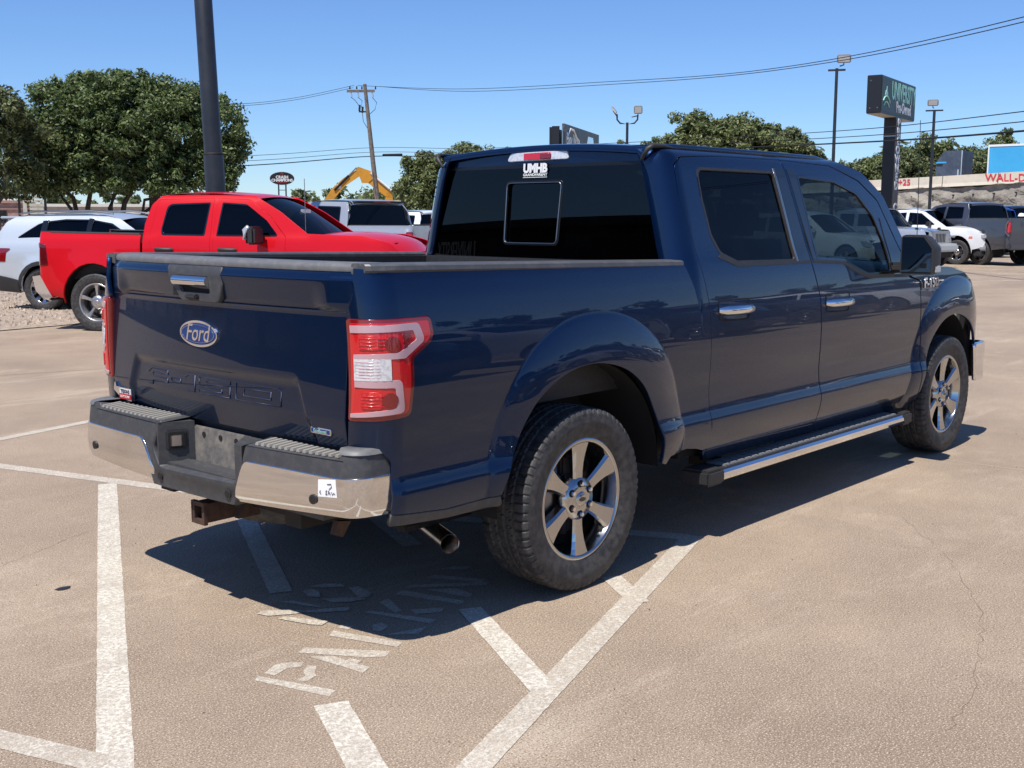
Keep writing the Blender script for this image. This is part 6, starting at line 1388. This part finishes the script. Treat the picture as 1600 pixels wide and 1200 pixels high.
# distant wood
def wood(name, label, pts, n, size, h, m, z0=0.):
    b = []
    for i in range(len(pts) - 1):
        a = np.array(pts[i]); c = np.array(pts[i + 1]); L_ = np.hypot(*(c - a)); kk = max(2, int(L_ / 6))
        for j in range(kk):
            q = a + (c - a) * (j + random.random()) / kk; hh = h * random.uniform(.55, 1.1); b.append((q[0], q[1], z0 + hh * .5, random.uniform(4, 7), random.uniform(4, 7), hh * .55))
    o = leaves(name, b, n, size, m, None, 1.3, n // 60, hollow=.2); tag(o, label, kind='stuff'); return o
wood('distant_wood', 'low dark tree line on the horizon behind the cars', [(-60, 190), (60, 240), (145, 196), (190, 160), (230, 110)], 34000, .75, 7.5, LF_FAR)
wood('distant_scrub', 'scrubby tree line beyond the raised road', [(118, 110), (120, 70), (124, 30), (128, -20)], 16000, .6, 5.5, LF_FAR, 3.0)
wood('added_wood', 'added unseen tree line beyond the right edge, darkening the reflections in the blue truck', [(-40, -60), (60, -55), (160, -50)], 9000, .7, 7.0, LF_FAR)  # added out of frame to darken the horizon in the side reflections
wood('scrub_bank', 'dry scrub on the slope behind the silver truck', [(70, 84), (78, 76), (90, 66)], 6000, .32, 2.6, LF_LT, 2.4)
# ------------------------------------------------------------------ poles, lamps, wires
M_POLE = mat('black_pole_paint', (.016, .018, .024), .42, var=(2, (.03, .032, .038), .4, .7))
BP_ = thing('sign_pylon', 'thick black steel column rising out of the picture behind the red truck', 'pole', (8.44, 14.31, 0))
BP_.rotation_euler = (-.0145, -.0245, 0)
MB().lathe([(2.72, .162), (5.5, .158), (5.52, .150), (9.5, .145)], 40, 'z').obj('upper_column', M_POLE, BP_)
MB().lathe([(0, .188), (2.68, .178), (2.72, .174), (2.73, .164)], 40, 'z').obj('lower_sleeve', M_POLE, BP_)
MB().lathe([(2.70, .176), (2.71, .180), (2.73, .180), (2.74, .168)], 40, 'z').obj('weld_ring', M_UNDER, BP_)
MB().lathe([(0, .34), (.04, .34), (.04, .19)], 24, 'z').obj('base_plate', M_POLE, BP_)
WOODP = mat('weathered_pole_wood', (.20, .165, .135), .9, var=(6, (.12, .10, .085), .4, .65), bump=(25, .6, .01))
UP_ = thing('utility_pole', 'leaning wooden utility pole with crossarm and cable loops above the silver truck', 'utility pole', (42.6, 48.45, 0), face_rz(42.6, 48.45))
MB().tube([(0, 0, 0), (-.46, 0, 4.6), (-.88, 0, 9.25)], [.17, .14, .10], 12).obj('pole_shaft', WOODP, UP_)
ca = MB().box(-1.78, -.14, -.06, .06, 8.80, 8.94).obj('crossarm', WOODP, UP_); ca.rotation_euler = (0, R(-1), 0)
for x in (-1.75, -1.35, -1.05, -.25):
    MB().lathe([(0, .03), (.05, .05), (.10, .03), (.14, .05), (.18, .02)], 10, 'z', (x, 0, 8.95)).obj('insulator', M_UNDER, UP_)
for i, x in enumerate((-1.7, -1.3, -.45)):
    MB().cyl((x, 0, 8.78), (x + .05, 0, 8.50), .045, 8).obj('fuse_cutout', M_LAMP, UP_)
for x, z in ((-1.22, 7.7), (-1.05, 7.6), (-.80, 7.75)): MB().cyl((x, 0, z), (x + .03, 0, z + .35), .06, 8).obj('surge_arrester', M_UNDER, UP_)
MB().box(-1.25, -.75, -.04, .04, 7.62, 7.70).obj('arrester_bracket', M_UNDER, UP_)
for pts in ([(-1.7, 0, 8.5), (-1.45, 0, 8.3), (-1.2, 0, 7.95)], [(-1.3, 0, 8.5), (-1.05, 0, 8.3), (-1.1, 0, 7.9)], [(-.45, 0, 8.5), (-.2, 0, 8.2), (-.3, 0, 7.8), (-.65, 0, 7.5)], [(-1.05, 0, 7.6), (-1.0, 0, 7.1), (-.7, 0, 6.6), (-.62, 0, 6.5)], [(-.62, 0, 6.6), (-.56, 0, 5.2), (-.47, -.13, 4.0), (-.2, -.13, 1.6)]):
    MB().tube(pts, .018, 6).obj('drop_wire', M_DARK, UP_)
def wire(label, pts, r=.014, m=M_UNDER, n=10):
    q = []
    for i in range(len(pts) - 1):
        p0 = Vector(pts[max(i - 1, 0)]); p1 = Vector(pts[i]); p2 = Vector(pts[i + 1]); p3 = Vector(pts[min(i + 2, len(pts) - 1)])
        for j in range(n):
            t = j / n; q.append(.5 * ((2 * p1) + (p2 - p0) * t + (2 * p0 - 5 * p1 + 4 * p2 - p3) * t * t + (3 * p1 - p0 - 3 * p2 + p3) * t ** 3))
    q.append(Vector(pts[-1])); o = MB().tube(q, r, 5).obj('overhead_wire', m, None); tag(o, label, 'wire'); return o
wire('topmost overhead wire sweeping from the pole crossarm up to the right edge', [(41.55, 49.2, 9.15), (40.9, 40, 8.25), (39.51, 29.93, 7.72), (33.5, 17.5, 6.75), (24.6, 5.69, 6.16), (14, -8, 6.3)], .013)
wire('second overhead wire just beneath the topmost one on the right', [(42.4, 48.5, 9.12), (41.2, 40, 8.15), (39.6, 29.9, 7.60), (33.5, 17.4, 6.68), (24.6, 5.6, 6.06), (14, -8, 6.2)], .013)
wire('upper wire running from the pole crossarm down to the left', [(41.35, 49.3, 9.15), (36, 48.2, 7.95), (30.88, 47.42, 7.20), (20, 46, 6.2), (0, 42, 5.4)], .012)
wire('lower wire of the pair running from the crossarm to the left', [(41.2, 49.2, 9.0), (36, 48.2, 7.84), (30.88, 47.42, 7.10), (20, 46, 6.1), (0, 42, 5.3)], .012)
for i, (za, lb, rr_) in enumerate(((0., 'highest of three low wires crossing behind the sign column', .013), (-.26, 'middle of three low wires crossing behind the sign column', .013), (-.50, 'lowest and thickest of the three low cables crossing behind the sign column', .026))):
    wire(lb, [(10, 43, 3.35 + za), (31.33, 47.11, 4.62 + za), (42.25, 48.75, 5.58 + za), (41.8, 38.83, 5.16 + za * .95), (35.72, 17.55, 4.62 + za * .85), (24.65, 5.56, 4.02 + za * .9), (16, -4, 3.9 + za)], rr_, M_DARK if i == 2 else M_UNDER)
sp = MB().cyl((42.30, 47.9, 5.12), (42.2, 46.2, 5.08), .075, 10).obj('cable_splice', M_DARK, None); tag(sp, 'thick black cable splice case hanging right of the utility pole', 'splice case')
def lamp_pole(label, x, y, h, r, heads, m=M_POLE):
    T = thing('lamp_post', label, 'lamp post', (x, y, 0), face_rz(x, y))
    MB().tube([(0, 0, 0), (0, 0, h)], [r * 1.25, r], 12).obj('post', m, T)
    for hd_ in heads: hd_(T)
    return T
def flood(dx, z, w=.50, h=.30, ang=0, yaw=0.):
    def f(T):
        o = MB().box(-w / 2, w / 2, -.05, .05, -h / 2, h / 2, .03).obj('lamp_head', mat('lamp_housing', (.30, .29, .27), .5), T, (dx, -.05, z)); o.rotation_euler = (R(18), R(ang), yaw)
        MB().box(-w * .40, w * .40, -.062, -.052, -h * .36, h * .36, .004).obj('lamp_lens', mat('lamp_diffuser', (.62, .60, .55), .4), o)
        MB().tube([(0, .06, -h * .2), (0, .08, -h * .8), (-dx * .6, .08, -h * .95)], .025, 6).obj('yoke', M_POLE, o)
    return f
def bar(w, z): return lambda T: MB().box(-w / 2, w / 2, -.03, .03, z, z + .07).obj('cross_bar', M_POLE, T)
lamp_pole('tall thin black lamp post with one floodlight, left of the large dealer sign', 36.4, 16.26, 6.95, .055, [flood(.24, 7.28), bar(.62, 6.85)])
lamp_pole('black lamp post with one floodlight, right of the large dealer sign', 51.7, 18.82, 6.62, .065, [flood(-.08, 6.95), bar(.80, 6.55)])
def uarm(T):
    MB().tube([(-.44, 0, 5.85), (-.43, 0, 5.62), (-.30, 0, 5.47), (0, 0, 5.43), (.30, 0, 5.47), (.43, 0, 5.62), (.44, 0, 5.82)], .035, 8).obj('twin_arm', M_POLE, T)
lamp_pole('black lamp post with two floodlights on a U-shaped arm above the blue roof', 36.4, 25.75, 5.50, .055, [uarm, flood(.45, 6.02, .36, .34), flood(-.56, 6.02, .34, .10, 52)])
# ------------------------------------------------------------------ signs
SG = thing('dealer_sign', 'large dark roadside sign reading UNIVERSITY Pre-Owned on a broad black column', 'sign', (44.37, 18.13, 0), math.atan2(.90, 5.62))
SGM = mat('sign_face_slate', (.035, .065, .072), .5, var=(3, (.042, .075, .082), .4, .6)); SGK = mat('sign_cabinet_black', (.012, .012, .014), .4)
MB().box(0, 5.7, .03, .66, 5.98, 7.58, .02).obj('cabinet', SGK, SG)
sf = MB().box(.10, 5.6, .005, .03, 6.06, 7.50).obj('sign_face', SGM, SG)
MB().box(.05, 5.65, .05, .64, 5.955, 5.98).obj('soffit', mat('sign_soffit', (.42, .38, .32), .7), SG)
GRN = mat('sign_green', (.36, .74, .56), .4)
text_on('sign_lettering', 'UNIVERSITY', GRN, sf, (3.55, -.006, 7.02), (1, 0, 0), (0, 0, 1), 1.08, .002, .022, sx=.70)
text_on('sign_lettering', 'Pre-Owned', M_WHITE, sf, (3.60, -.006, 6.38), (1, 0, 0), (0, 0, 1), .66, .002, .022, sx=.80)
lg = MB()
for k_, (r_, dz) in enumerate(((.58, 0), (.46, -.14))):
    pts = [(.72 + r_ * math.cos(q), -.004, 6.28 + dz + r_ * .78 * math.sin(q)) for q in np.linspace(R(25), R(150), 14)]; lg.tube(pts, .032, 6)
lg.prism([(.50, 6.78), (.92, 6.78), (.80, 6.98), (.74, 6.98), (.72, 7.16), (.69, 6.98), (.60, 6.98)], 'y', -.012, .004); lg.obj('sign_emblem', GRN, sf)
MB().box(2.45, 3.35, .02, .54, 0, 5.96).obj('column', SGK, SG)
MB().box(2.50, 3.30, -.004, .02, 1.0, 5.9).obj('column_face', mat('column_grey', (.06, .06, .065), .5), SG)
MB().box(2.44, 3.36, .01, .55, 5.12, 5.16).obj('column_band', M_STEEL, SG)
for i, ch_ in enumerate('PREOWNED'):
    text_on('column_letter', ch_, M_WHITE, SG, (2.90, -.010, 5.72 - i * .40), (1, 0, 0), (0, 0, 1), .50, .006, .02, sx=1.5)
for ch_, z in (('C', 1.95), ('A', 1.55)): text_on('column_letter', ch_, M_WHITE, SG, (2.90, -.010, z), (1, 0, 0), (0, 0, 1), .50, .006, .02, sx=1.5)
for (y_, z) in ((.18, 6.2), (.5, 6.2), (.5, 7.35)): MB().cyl((-.01, y_, z), (.02, y_, z), .025, 8).obj('bolt', M_STEEL, SG)
OV = thing('oval_sign', 'black oval sign on two posts with white CRASH CHAMPIONS lettering, above the red roof', 'sign', (62.0, 84.15, 0), face_rz(62, 84.15))
pts = [(1.10 * math.cos(q), 4.98 + .58 * math.sin(q)) for q in np.linspace(0, 2 * math.pi, 40, endpoint=False)]
of = MB().prism(pts, 'y', -.10, .10).obj('sign_face', SGK, OV)
MB().prism([(x * 1.03, 4.98 + (z - 4.98) * 1.05) for x, z in pts], 'y', -.06, .08).obj('rim', M_LAMP, OV)
text_on('sign_lettering', 'CRASH', M_WHITE, of, (0, -.11, 5.08), (1, 0, 0), (0, 0, 1), .36, .006, .012); text_on('sign_lettering', 'CHAMPIONS', M_WHITE, of, (0, -.11, 4.80), (1, 0, 0), (0, 0, 1), .34, .006, .012)
MB().box(-.45, .45, -.11, -.10, 4.58, 4.61).obj('red_rule', M_REDPR, of)
MB().tube([(.10 * math.cos(q), -.11, 5.36 + .11 * math.sin(q)) for q in np.linspace(0, 6.28, 14)], .02, 6).obj('emblem', M_REDPR, of)
for x in (-.33, .33): MB().cyl((x, 0, 0), (x, 0, 4.5), .07, 10).obj('post', M_POLE, OV)
MB().box(-.33, .33, -.03, .03, 3.88, 3.94).obj('cross_bar', M_POLE, OV)
BB = thing('billboard', 'dark double-sided billboard with white car outline and Easy Way lettering behind the cab roof', 'billboard', (69.4, 56.57, 0), math.atan2(6.85, 13.73))
MB().box(-.15, .0, .3, .9, 3.4, 8.75).obj('rear_frame', SGK, BB); 
bf_ = MB().box(0, 14.2, -.1, .1, 4.6, 8.95).obj('poster', mat('poster_dark', (.05, .05, .055), .5, var=(.4, (.10, .10, .10), .4, .7)), BB)
MB().box(.2, 13.6, 1.0, 1.2, 4.6, 8.7).obj('rear_poster', SGK, BB)
for x in (-.25, -.05): MB().box(x, x + .05, -.05, .05, 4.6, 8.7).obj('ladder_rail', M_STEEL, BB)
text_on('poster_lettering', 'Easy Way', M_WHITE, bf_, (3.1, -.12, 7.75), (1, 0, 0), (0, 0, 1), 1.35, .004, .04, sx=.9)
o_ = MB().tube([(.6, -.12, 7.9), (1.2, -.12, 8.1), (2.0, -.12, 8.65), (3.4, -.12, 8.6), (4.4, -.12, 8.1), (5.4, -.12, 7.9), (5.6, -.12, 7.2)], .09, 6); o_.tube([(.6, -.12, 6.6), (1.3, -.12, 6.9), (2.4, -.12, 6.5), (5.0, -.12, 6.6)], .09, 6); o_.obj('poster_outline', M_WHITE, bf_)
MB().prism([(7.6, 7.0), (7.9, 7.6), (8.8, 7.8), (9.3, 8.5), (11.4, 8.5), (12.0, 7.7), (12.6, 7.5), (12.6, 6.9)], 'y', -.115, -.10).obj('poster_car', M_LAMP, bf_)
for x in (3, 11): MB().cyl((x, .8, 0), (x, .8, 4.7), .3, 10).obj('post', M_POLE, BB)
# ------------------------------------------------------------------ excavator
YEL = mat('machine_yellow', (.62, .28, .02), .5, var=(2, (.45, .22, .04), .5, .7))
EX_ = thing('excavator', 'yellow excavator with raised black-lettered boom behind the silver truck', 'excavator', (53.4, 65.51, 0), face_rz(53.4, 65.51))
def beam(name, pts, w, th, m):
    return MB().prism(pts, 'y', -w / 2, w / 2).obj(name, m, EX_)
beam('boom', [(-1.5, 2.2), (-.9, 2.2), (.35, 3.75), (1.55, 4.55), (1.62, 4.95), (1.30, 5.00), (.3, 4.38), (-.6, 3.55)], .55, 0, YEL)
beam('boom_nose', [(1.28, 5.0), (1.45, 5.28), (2.4, 4.95), (2.75, 4.55), (2.2, 4.05), (1.75, 4.05), (1.55, 4.6)], .60, 0, YEL)
beam('stick', [(2.3, 4.85), (2.75, 4.70), (3.9, 3.55), (4.05, 3.0), (3.7, 2.9), (2.1, 4.15)], .50, 0, YEL)
beam('bucket_linkage', [(3.6, 3.3), (4.0, 3.4), (4.1, 2.6), (4.0, 1.9), (3.6, 1.9), (3.45, 2.7)], .5, 0, YEL)
beam('bucket', [(3.3, 2.0), (4.1, 2.0), (4.4, 1.2), (3.7, .7), (3.0, 1.1)], 1.1, 0, YEL)
MB().cyl((-.35, -.3, 3.5), (.75, -.3, 4.6), .09, 8).obj('hydraulic_ram', M_DARK, EX_); MB().cyl((.75, -.3, 4.6), (1.35, -.3, 5.2), .05, 8).obj('ram_rod', M_STEEL, EX_)
MB().cyl((2.4, -.3, 4.8), (3.95, -.3, 3.5), .085, 8).obj('hydraulic_ram', M_WHITE, EX_)
MB().box(-.15, .15, -.285, -.275, 3.62, 3.92).obj('maker_plate', M_WHITE, EX_)
beam('house', [(-5.0, .9), (-1.2, .9), (-1.2, 2.2), (-2.6, 2.3), (-5.0, 2.2)], 2.4, 0, YEL); MB().box(-2.6, -1.3, -1.2, -.2, 1.0, 2.55, .08).obj('cab', M_GBLACK, EX_)
for y_ in (-1.2, .7): MB().box(-5.0, -.9, y_, y_ + .5, 0, .8, .25).obj('crawler_track', M_RUB, EX_)
# ------------------------------------------------------------------ lorries on the raised road
TB = thing('box_trailer', 'bright sky-blue box trailer with white top edge beyond the barrier at the right edge', 'trailer', (87.6, 23.0, 3.6), R(90))
tb = MB().box(-8, 5.7, -1.2, 1.2, .95, 3.18, .03).obj('body', mat('sky_blue_panel', (.05, .36, .68), .5, var=(.6, (.06, .40, .72), .4, .6)), TB)
MB().box(-8, 5.72, -1.23, 1.23, 3.14, 3.30).obj('top_rail', M_WHITE, TB); MB().box(-8.02, 5.72, -1.23, 1.23, .88, .99).obj('bottom_rail', M_WHITE, TB)
for s in (-1, 1): MB().box(5.66, 5.76, *(sorted((s * 1.1, s * 1.24))), .9, 3.25).obj('corner_post', M_WHITE, TB)
for x in (3.0, 4.2):
    for s in (-1, 1): MB().lathe([(-.15, .1), (-.15, .48), (.15, .48), (.15, .1)], 20, 'y', (x, s * .95, .5)).obj('wheel', M_RUB, TB)
MB().cyl((-2.3, 1.24, 2.9), (-2.3, 1.24, 2.6), .10, 8).obj('marker', M_DARK, TB)
TL = thing('lorry', 'dark slate lorry trailer with pale rear corner lights beyond the barrier', 'lorry', (87.3, 31.6, 3.6), R(90))
MB().box(-.95, .50, -1.2, 1.2, .9, 2.95, .03).obj('body', mat('slate_panel', (.05, .065, .10), .5, var=(2, (.08, .10, .14), .4, .6)), TL)
MB().prism([(.5, 1.0), (1.05, 1.0), (1.05, 1.9), (.9, 2.3), (.5, 2.85)], 'y', -1.1, 1.1).obj('cab', mat('slate_panel'), TL); MB().box(.2, 1.0, 1.10, 1.215, 2.0, 2.12).obj('cab_stripe', mat('sky_blue_panel'), TL)
MB().box(-1.01, -.95, 1.12, 1.22, .9, 2.95).obj('corner_post', M_LAMP, TL); MB().box(-.80, -.70, 1.21, 1.23, 1.0, 1.5).obj('rear_light', M_LAMP, TL)
for x in (-.4, .7):
    for s in (-1, 1): MB().lathe([(-.15, .1), (-.15, .48), (.15, .48), (.15, .1)], 20, 'y', (x, s * .95, .5)).obj('wheel', M_RUB, TL)
# ------------------------------------------------------------------ left background: fence, shutters, buildings
FN = thing('metal_fence', 'dark metal picket fence behind the silver crossover, left of the red cab', 'fence', (10.74, 28.95, 0), math.atan2(24.3 - 28.95, 13.21 - 10.74))
pk_ = MB().box(-.012, .012, -.012, .012, 0, 1.50).mesh('picket'); pk_.materials.append(M_POLE)
for i in range(48): put('picket', pk_, None, FN, (i * .11, 0, 0))
for z in (.25, 1.30): MB().box(-.05, 5.25, -.02, .02, z, z + .04).obj('rail', M_POLE, FN)
for i in range(3): MB().box(-.04 + i * 2.6, .04 + i * 2.6, -.04, .04, 0, 1.58).obj('post', M_POLE, FN)
SH = thing('louvred_screen', 'white horizontal-slat screen between dark posts below the oak crown at far left', 'screen', (17.34, 41.33, 0), math.atan2(-.29, .62))
SLM = mat('painted_slat', (.66, .63, .54), .7, var=(5, (.5, .48, .42), .5, .7)); sl_ = MB().box(0, .52, -.03, .03, 0, .115, .004).mesh('slat'); sl_.materials.append(SLM)
for i in range(16): put('slat', sl_, None, SH, (.30, 0, .10 + i * .155))
MB().box(.06, .20, -.06, .06, 0, 2.6).obj('pale_post', SLM, SH)
for x in (-.12, .84): MB().box(x, x + .10, -.05, .05, 0, 2.9 if x < 0 else 2.5).obj('dark_post', M_POLE, SH)
def low_building(label, x, y, rz, L_, h, m, roofm, bands, sign=None):
    B = thing('shop_building', label, 'building', (x, y, 0), rz)
    w_ = MB().box(0, L_, 0, 8, 0, h).obj('wall', m, B); MB().box(-.2, L_ + .2, -.25, 8.2, h, h + .25).obj('roof', roofm, B)
    nwin = int(L_ / 2.2)
    for i in range(nwin):
        f_ = MB().box(i * 2.2 + .5, i * 2.2 + 1.9, -.06, .02, .9, h - .7).obj('window', M_POLE, B); MB().box(i * 2.2 + .56, i * 2.2 + 1.84, -.075, -.06, .96, h - .76).obj('pane', M_GBLACK, f_)
    if bands: MB().box(-.05, L_ + .05, -.10, 0, h - .60, h - .42).obj('canopy', roofm, B)
    if sign: MB().box(sign[0], sign[1], -.2, -.05, sign[2], sign[3]).obj('sign_board', M_WHITE, B)
    return B
BRK = mat('pink_brick', (.40, .22, .165), .9, var=(2.5, (.50, .33, .26), .42, .6)); TAN = mat('tan_render', (.52, .44, .35), .9, var=(1, (.45, .38, .30), .4, .6))
CRM = mat('cream_fascia', (.70, .67, .58), .8)
low_building('low pink brick shop with white sign board at the far left edge', 42.0, 107.0, math.atan2(-1.26, 2.78), 6.0, 2.75, BRK, mat('pink_tile', (.42, .25, .19), .9), True, (.5, 4.4, 2.75, 3.30))
low_building('long low tan building with cream roof edge seen beneath the oak branches', 43.5, 95.3, math.atan2(-4.6, 8.5), 12.5, 2.35, TAN, CRM, True)
low_building('dull brown low building far behind the red cab', 56.0, 90.0, math.atan2(-4.6, 8.5), 6, 2.0, mat('brown_render', (.26, .18, .14), .9), CRM, False)
# ------------------------------------------------------------------ worker at the right edge
PW = thing('person', 'person in white hard hat and yellow-green vest at the right edge beyond the graphite truck', 'person', (43.64, 11.80, 0), face_rz(43.64, 11.8) + .4)
def skin_body(name, joints, edges, m, parent, root=0):
    me = bpy.data.meshes.new(name); me.from_pydata([j[:3] for j in joints], edges, []); o = put(name, me, m, parent)
    o.modifiers.new('skin', 'SKIN')
    for i, j in enumerate(joints):
        me.skin_vertices[0].data[i].radius = (j[3], j[3] if len(j) < 5 else j[4])
    me.skin_vertices[0].data[root].use_root = True
    s = o.modifiers.new('sub', 'SUBSURF'); s.levels = 2; s.render_levels = 2; return o
J = [(0, 0, .92, .13, .10), (0, 0, 1.12, .13, .09), (0, 0, 1.33, .15, .09), (0, 0, 1.42, .06), (0, -.01, 1.55, .085, .10), (-.18, 0, 1.32, .055), (-.22, .02, 1.08, .042), (-.20, -.10, .88, .032), (-.20, -.14, .80, .03), (.18, 0, 1.32, .055), (.23, .02, 1.08, .042), (.20, -.10, .88, .032), (.20, -.14, .80, .03), (-.09, 0, .86, .09), (-.10, 0, .48, .06), (-.10, .01, .09, .045), (-.10, -.13, .04, .04), (.09, 0, .86, .09), (.11, -.02, .48, .06), (.11, .01, .09, .045), (.11, -.13, .04, .04)]
Ed = [(0, 1), (1, 2), (2, 3), (3, 4), (2, 5), (5, 6), (6, 7), (7, 8), (2, 9), (9, 10), (10, 11), (11, 12), (0, 13), (13, 14), (14, 15), (15, 16), (0, 17), (17, 18), (18, 19), (19, 20)]
bd = skin_body('body', J, Ed, mat('work_clothes', (.08, .09, .12), .9), PW)
MB().lathe([(1.02, .165), (1.25, .185), (1.36, .17), (1.40, .08)], 20, 'z').obj('vest', mat('safety_yellow_green', (.50, .70, .06), .7), PW)
MB().lathe([(1.575, .15), (1.58, .125), (1.64, .115), (1.69, .07), (1.70, 0)], 20, 'z', (0, -.01, 0)).obj('hard_hat', M_WHITE, PW)
hdm = MB(); 
for q in (-.035, .035): hdm.lathe([(-.11, 0), (-.105, .012), (-.095, .013)], 8, 'y', (q, 0, 1.555))
hdm.obj('face', mat('skin', (.42, .26, .19), .6), PW)
# ------------------------------------------------------------------ dealership behind the camera: what the rear glass and chrome mirror
DB = thing('dealership_building', 'dark-fronted dealership building behind the viewer, seen only mirrored in the rear window', 'building', (-17, 4, 0), 0)
MB().box(-12, 0, 0, 42, 0, 3.75).obj('wall', mat('charcoal_cladding', (.035, .035, .04), .6, var=(.5, (.05, .05, .055), .4, .6)), DB)
MB().box(-12.2, .6, -.2, 42.2, 3.75, 3.95).obj('roof', M_GREYP, DB)
for i in range(12):
    f_ = MB().box(.0, .06, .8 + i * 3.4, 3.6 + i * 3.4, .3, 2.5).obj('window', M_POLE, DB); MB().box(.06, .07, .9 + i * 3.4, 3.5 + i * 3.4, .4, 2.4).obj('pane', M_GBLACK, f_)
text_on('fascia_lettering', 'UNIVERSITY', M_WHITE, DB, (.05, 19, 3.15), (0, -1, 0) if False else (0, 1, 0), (0, 0, 1), .85, .03, .01)
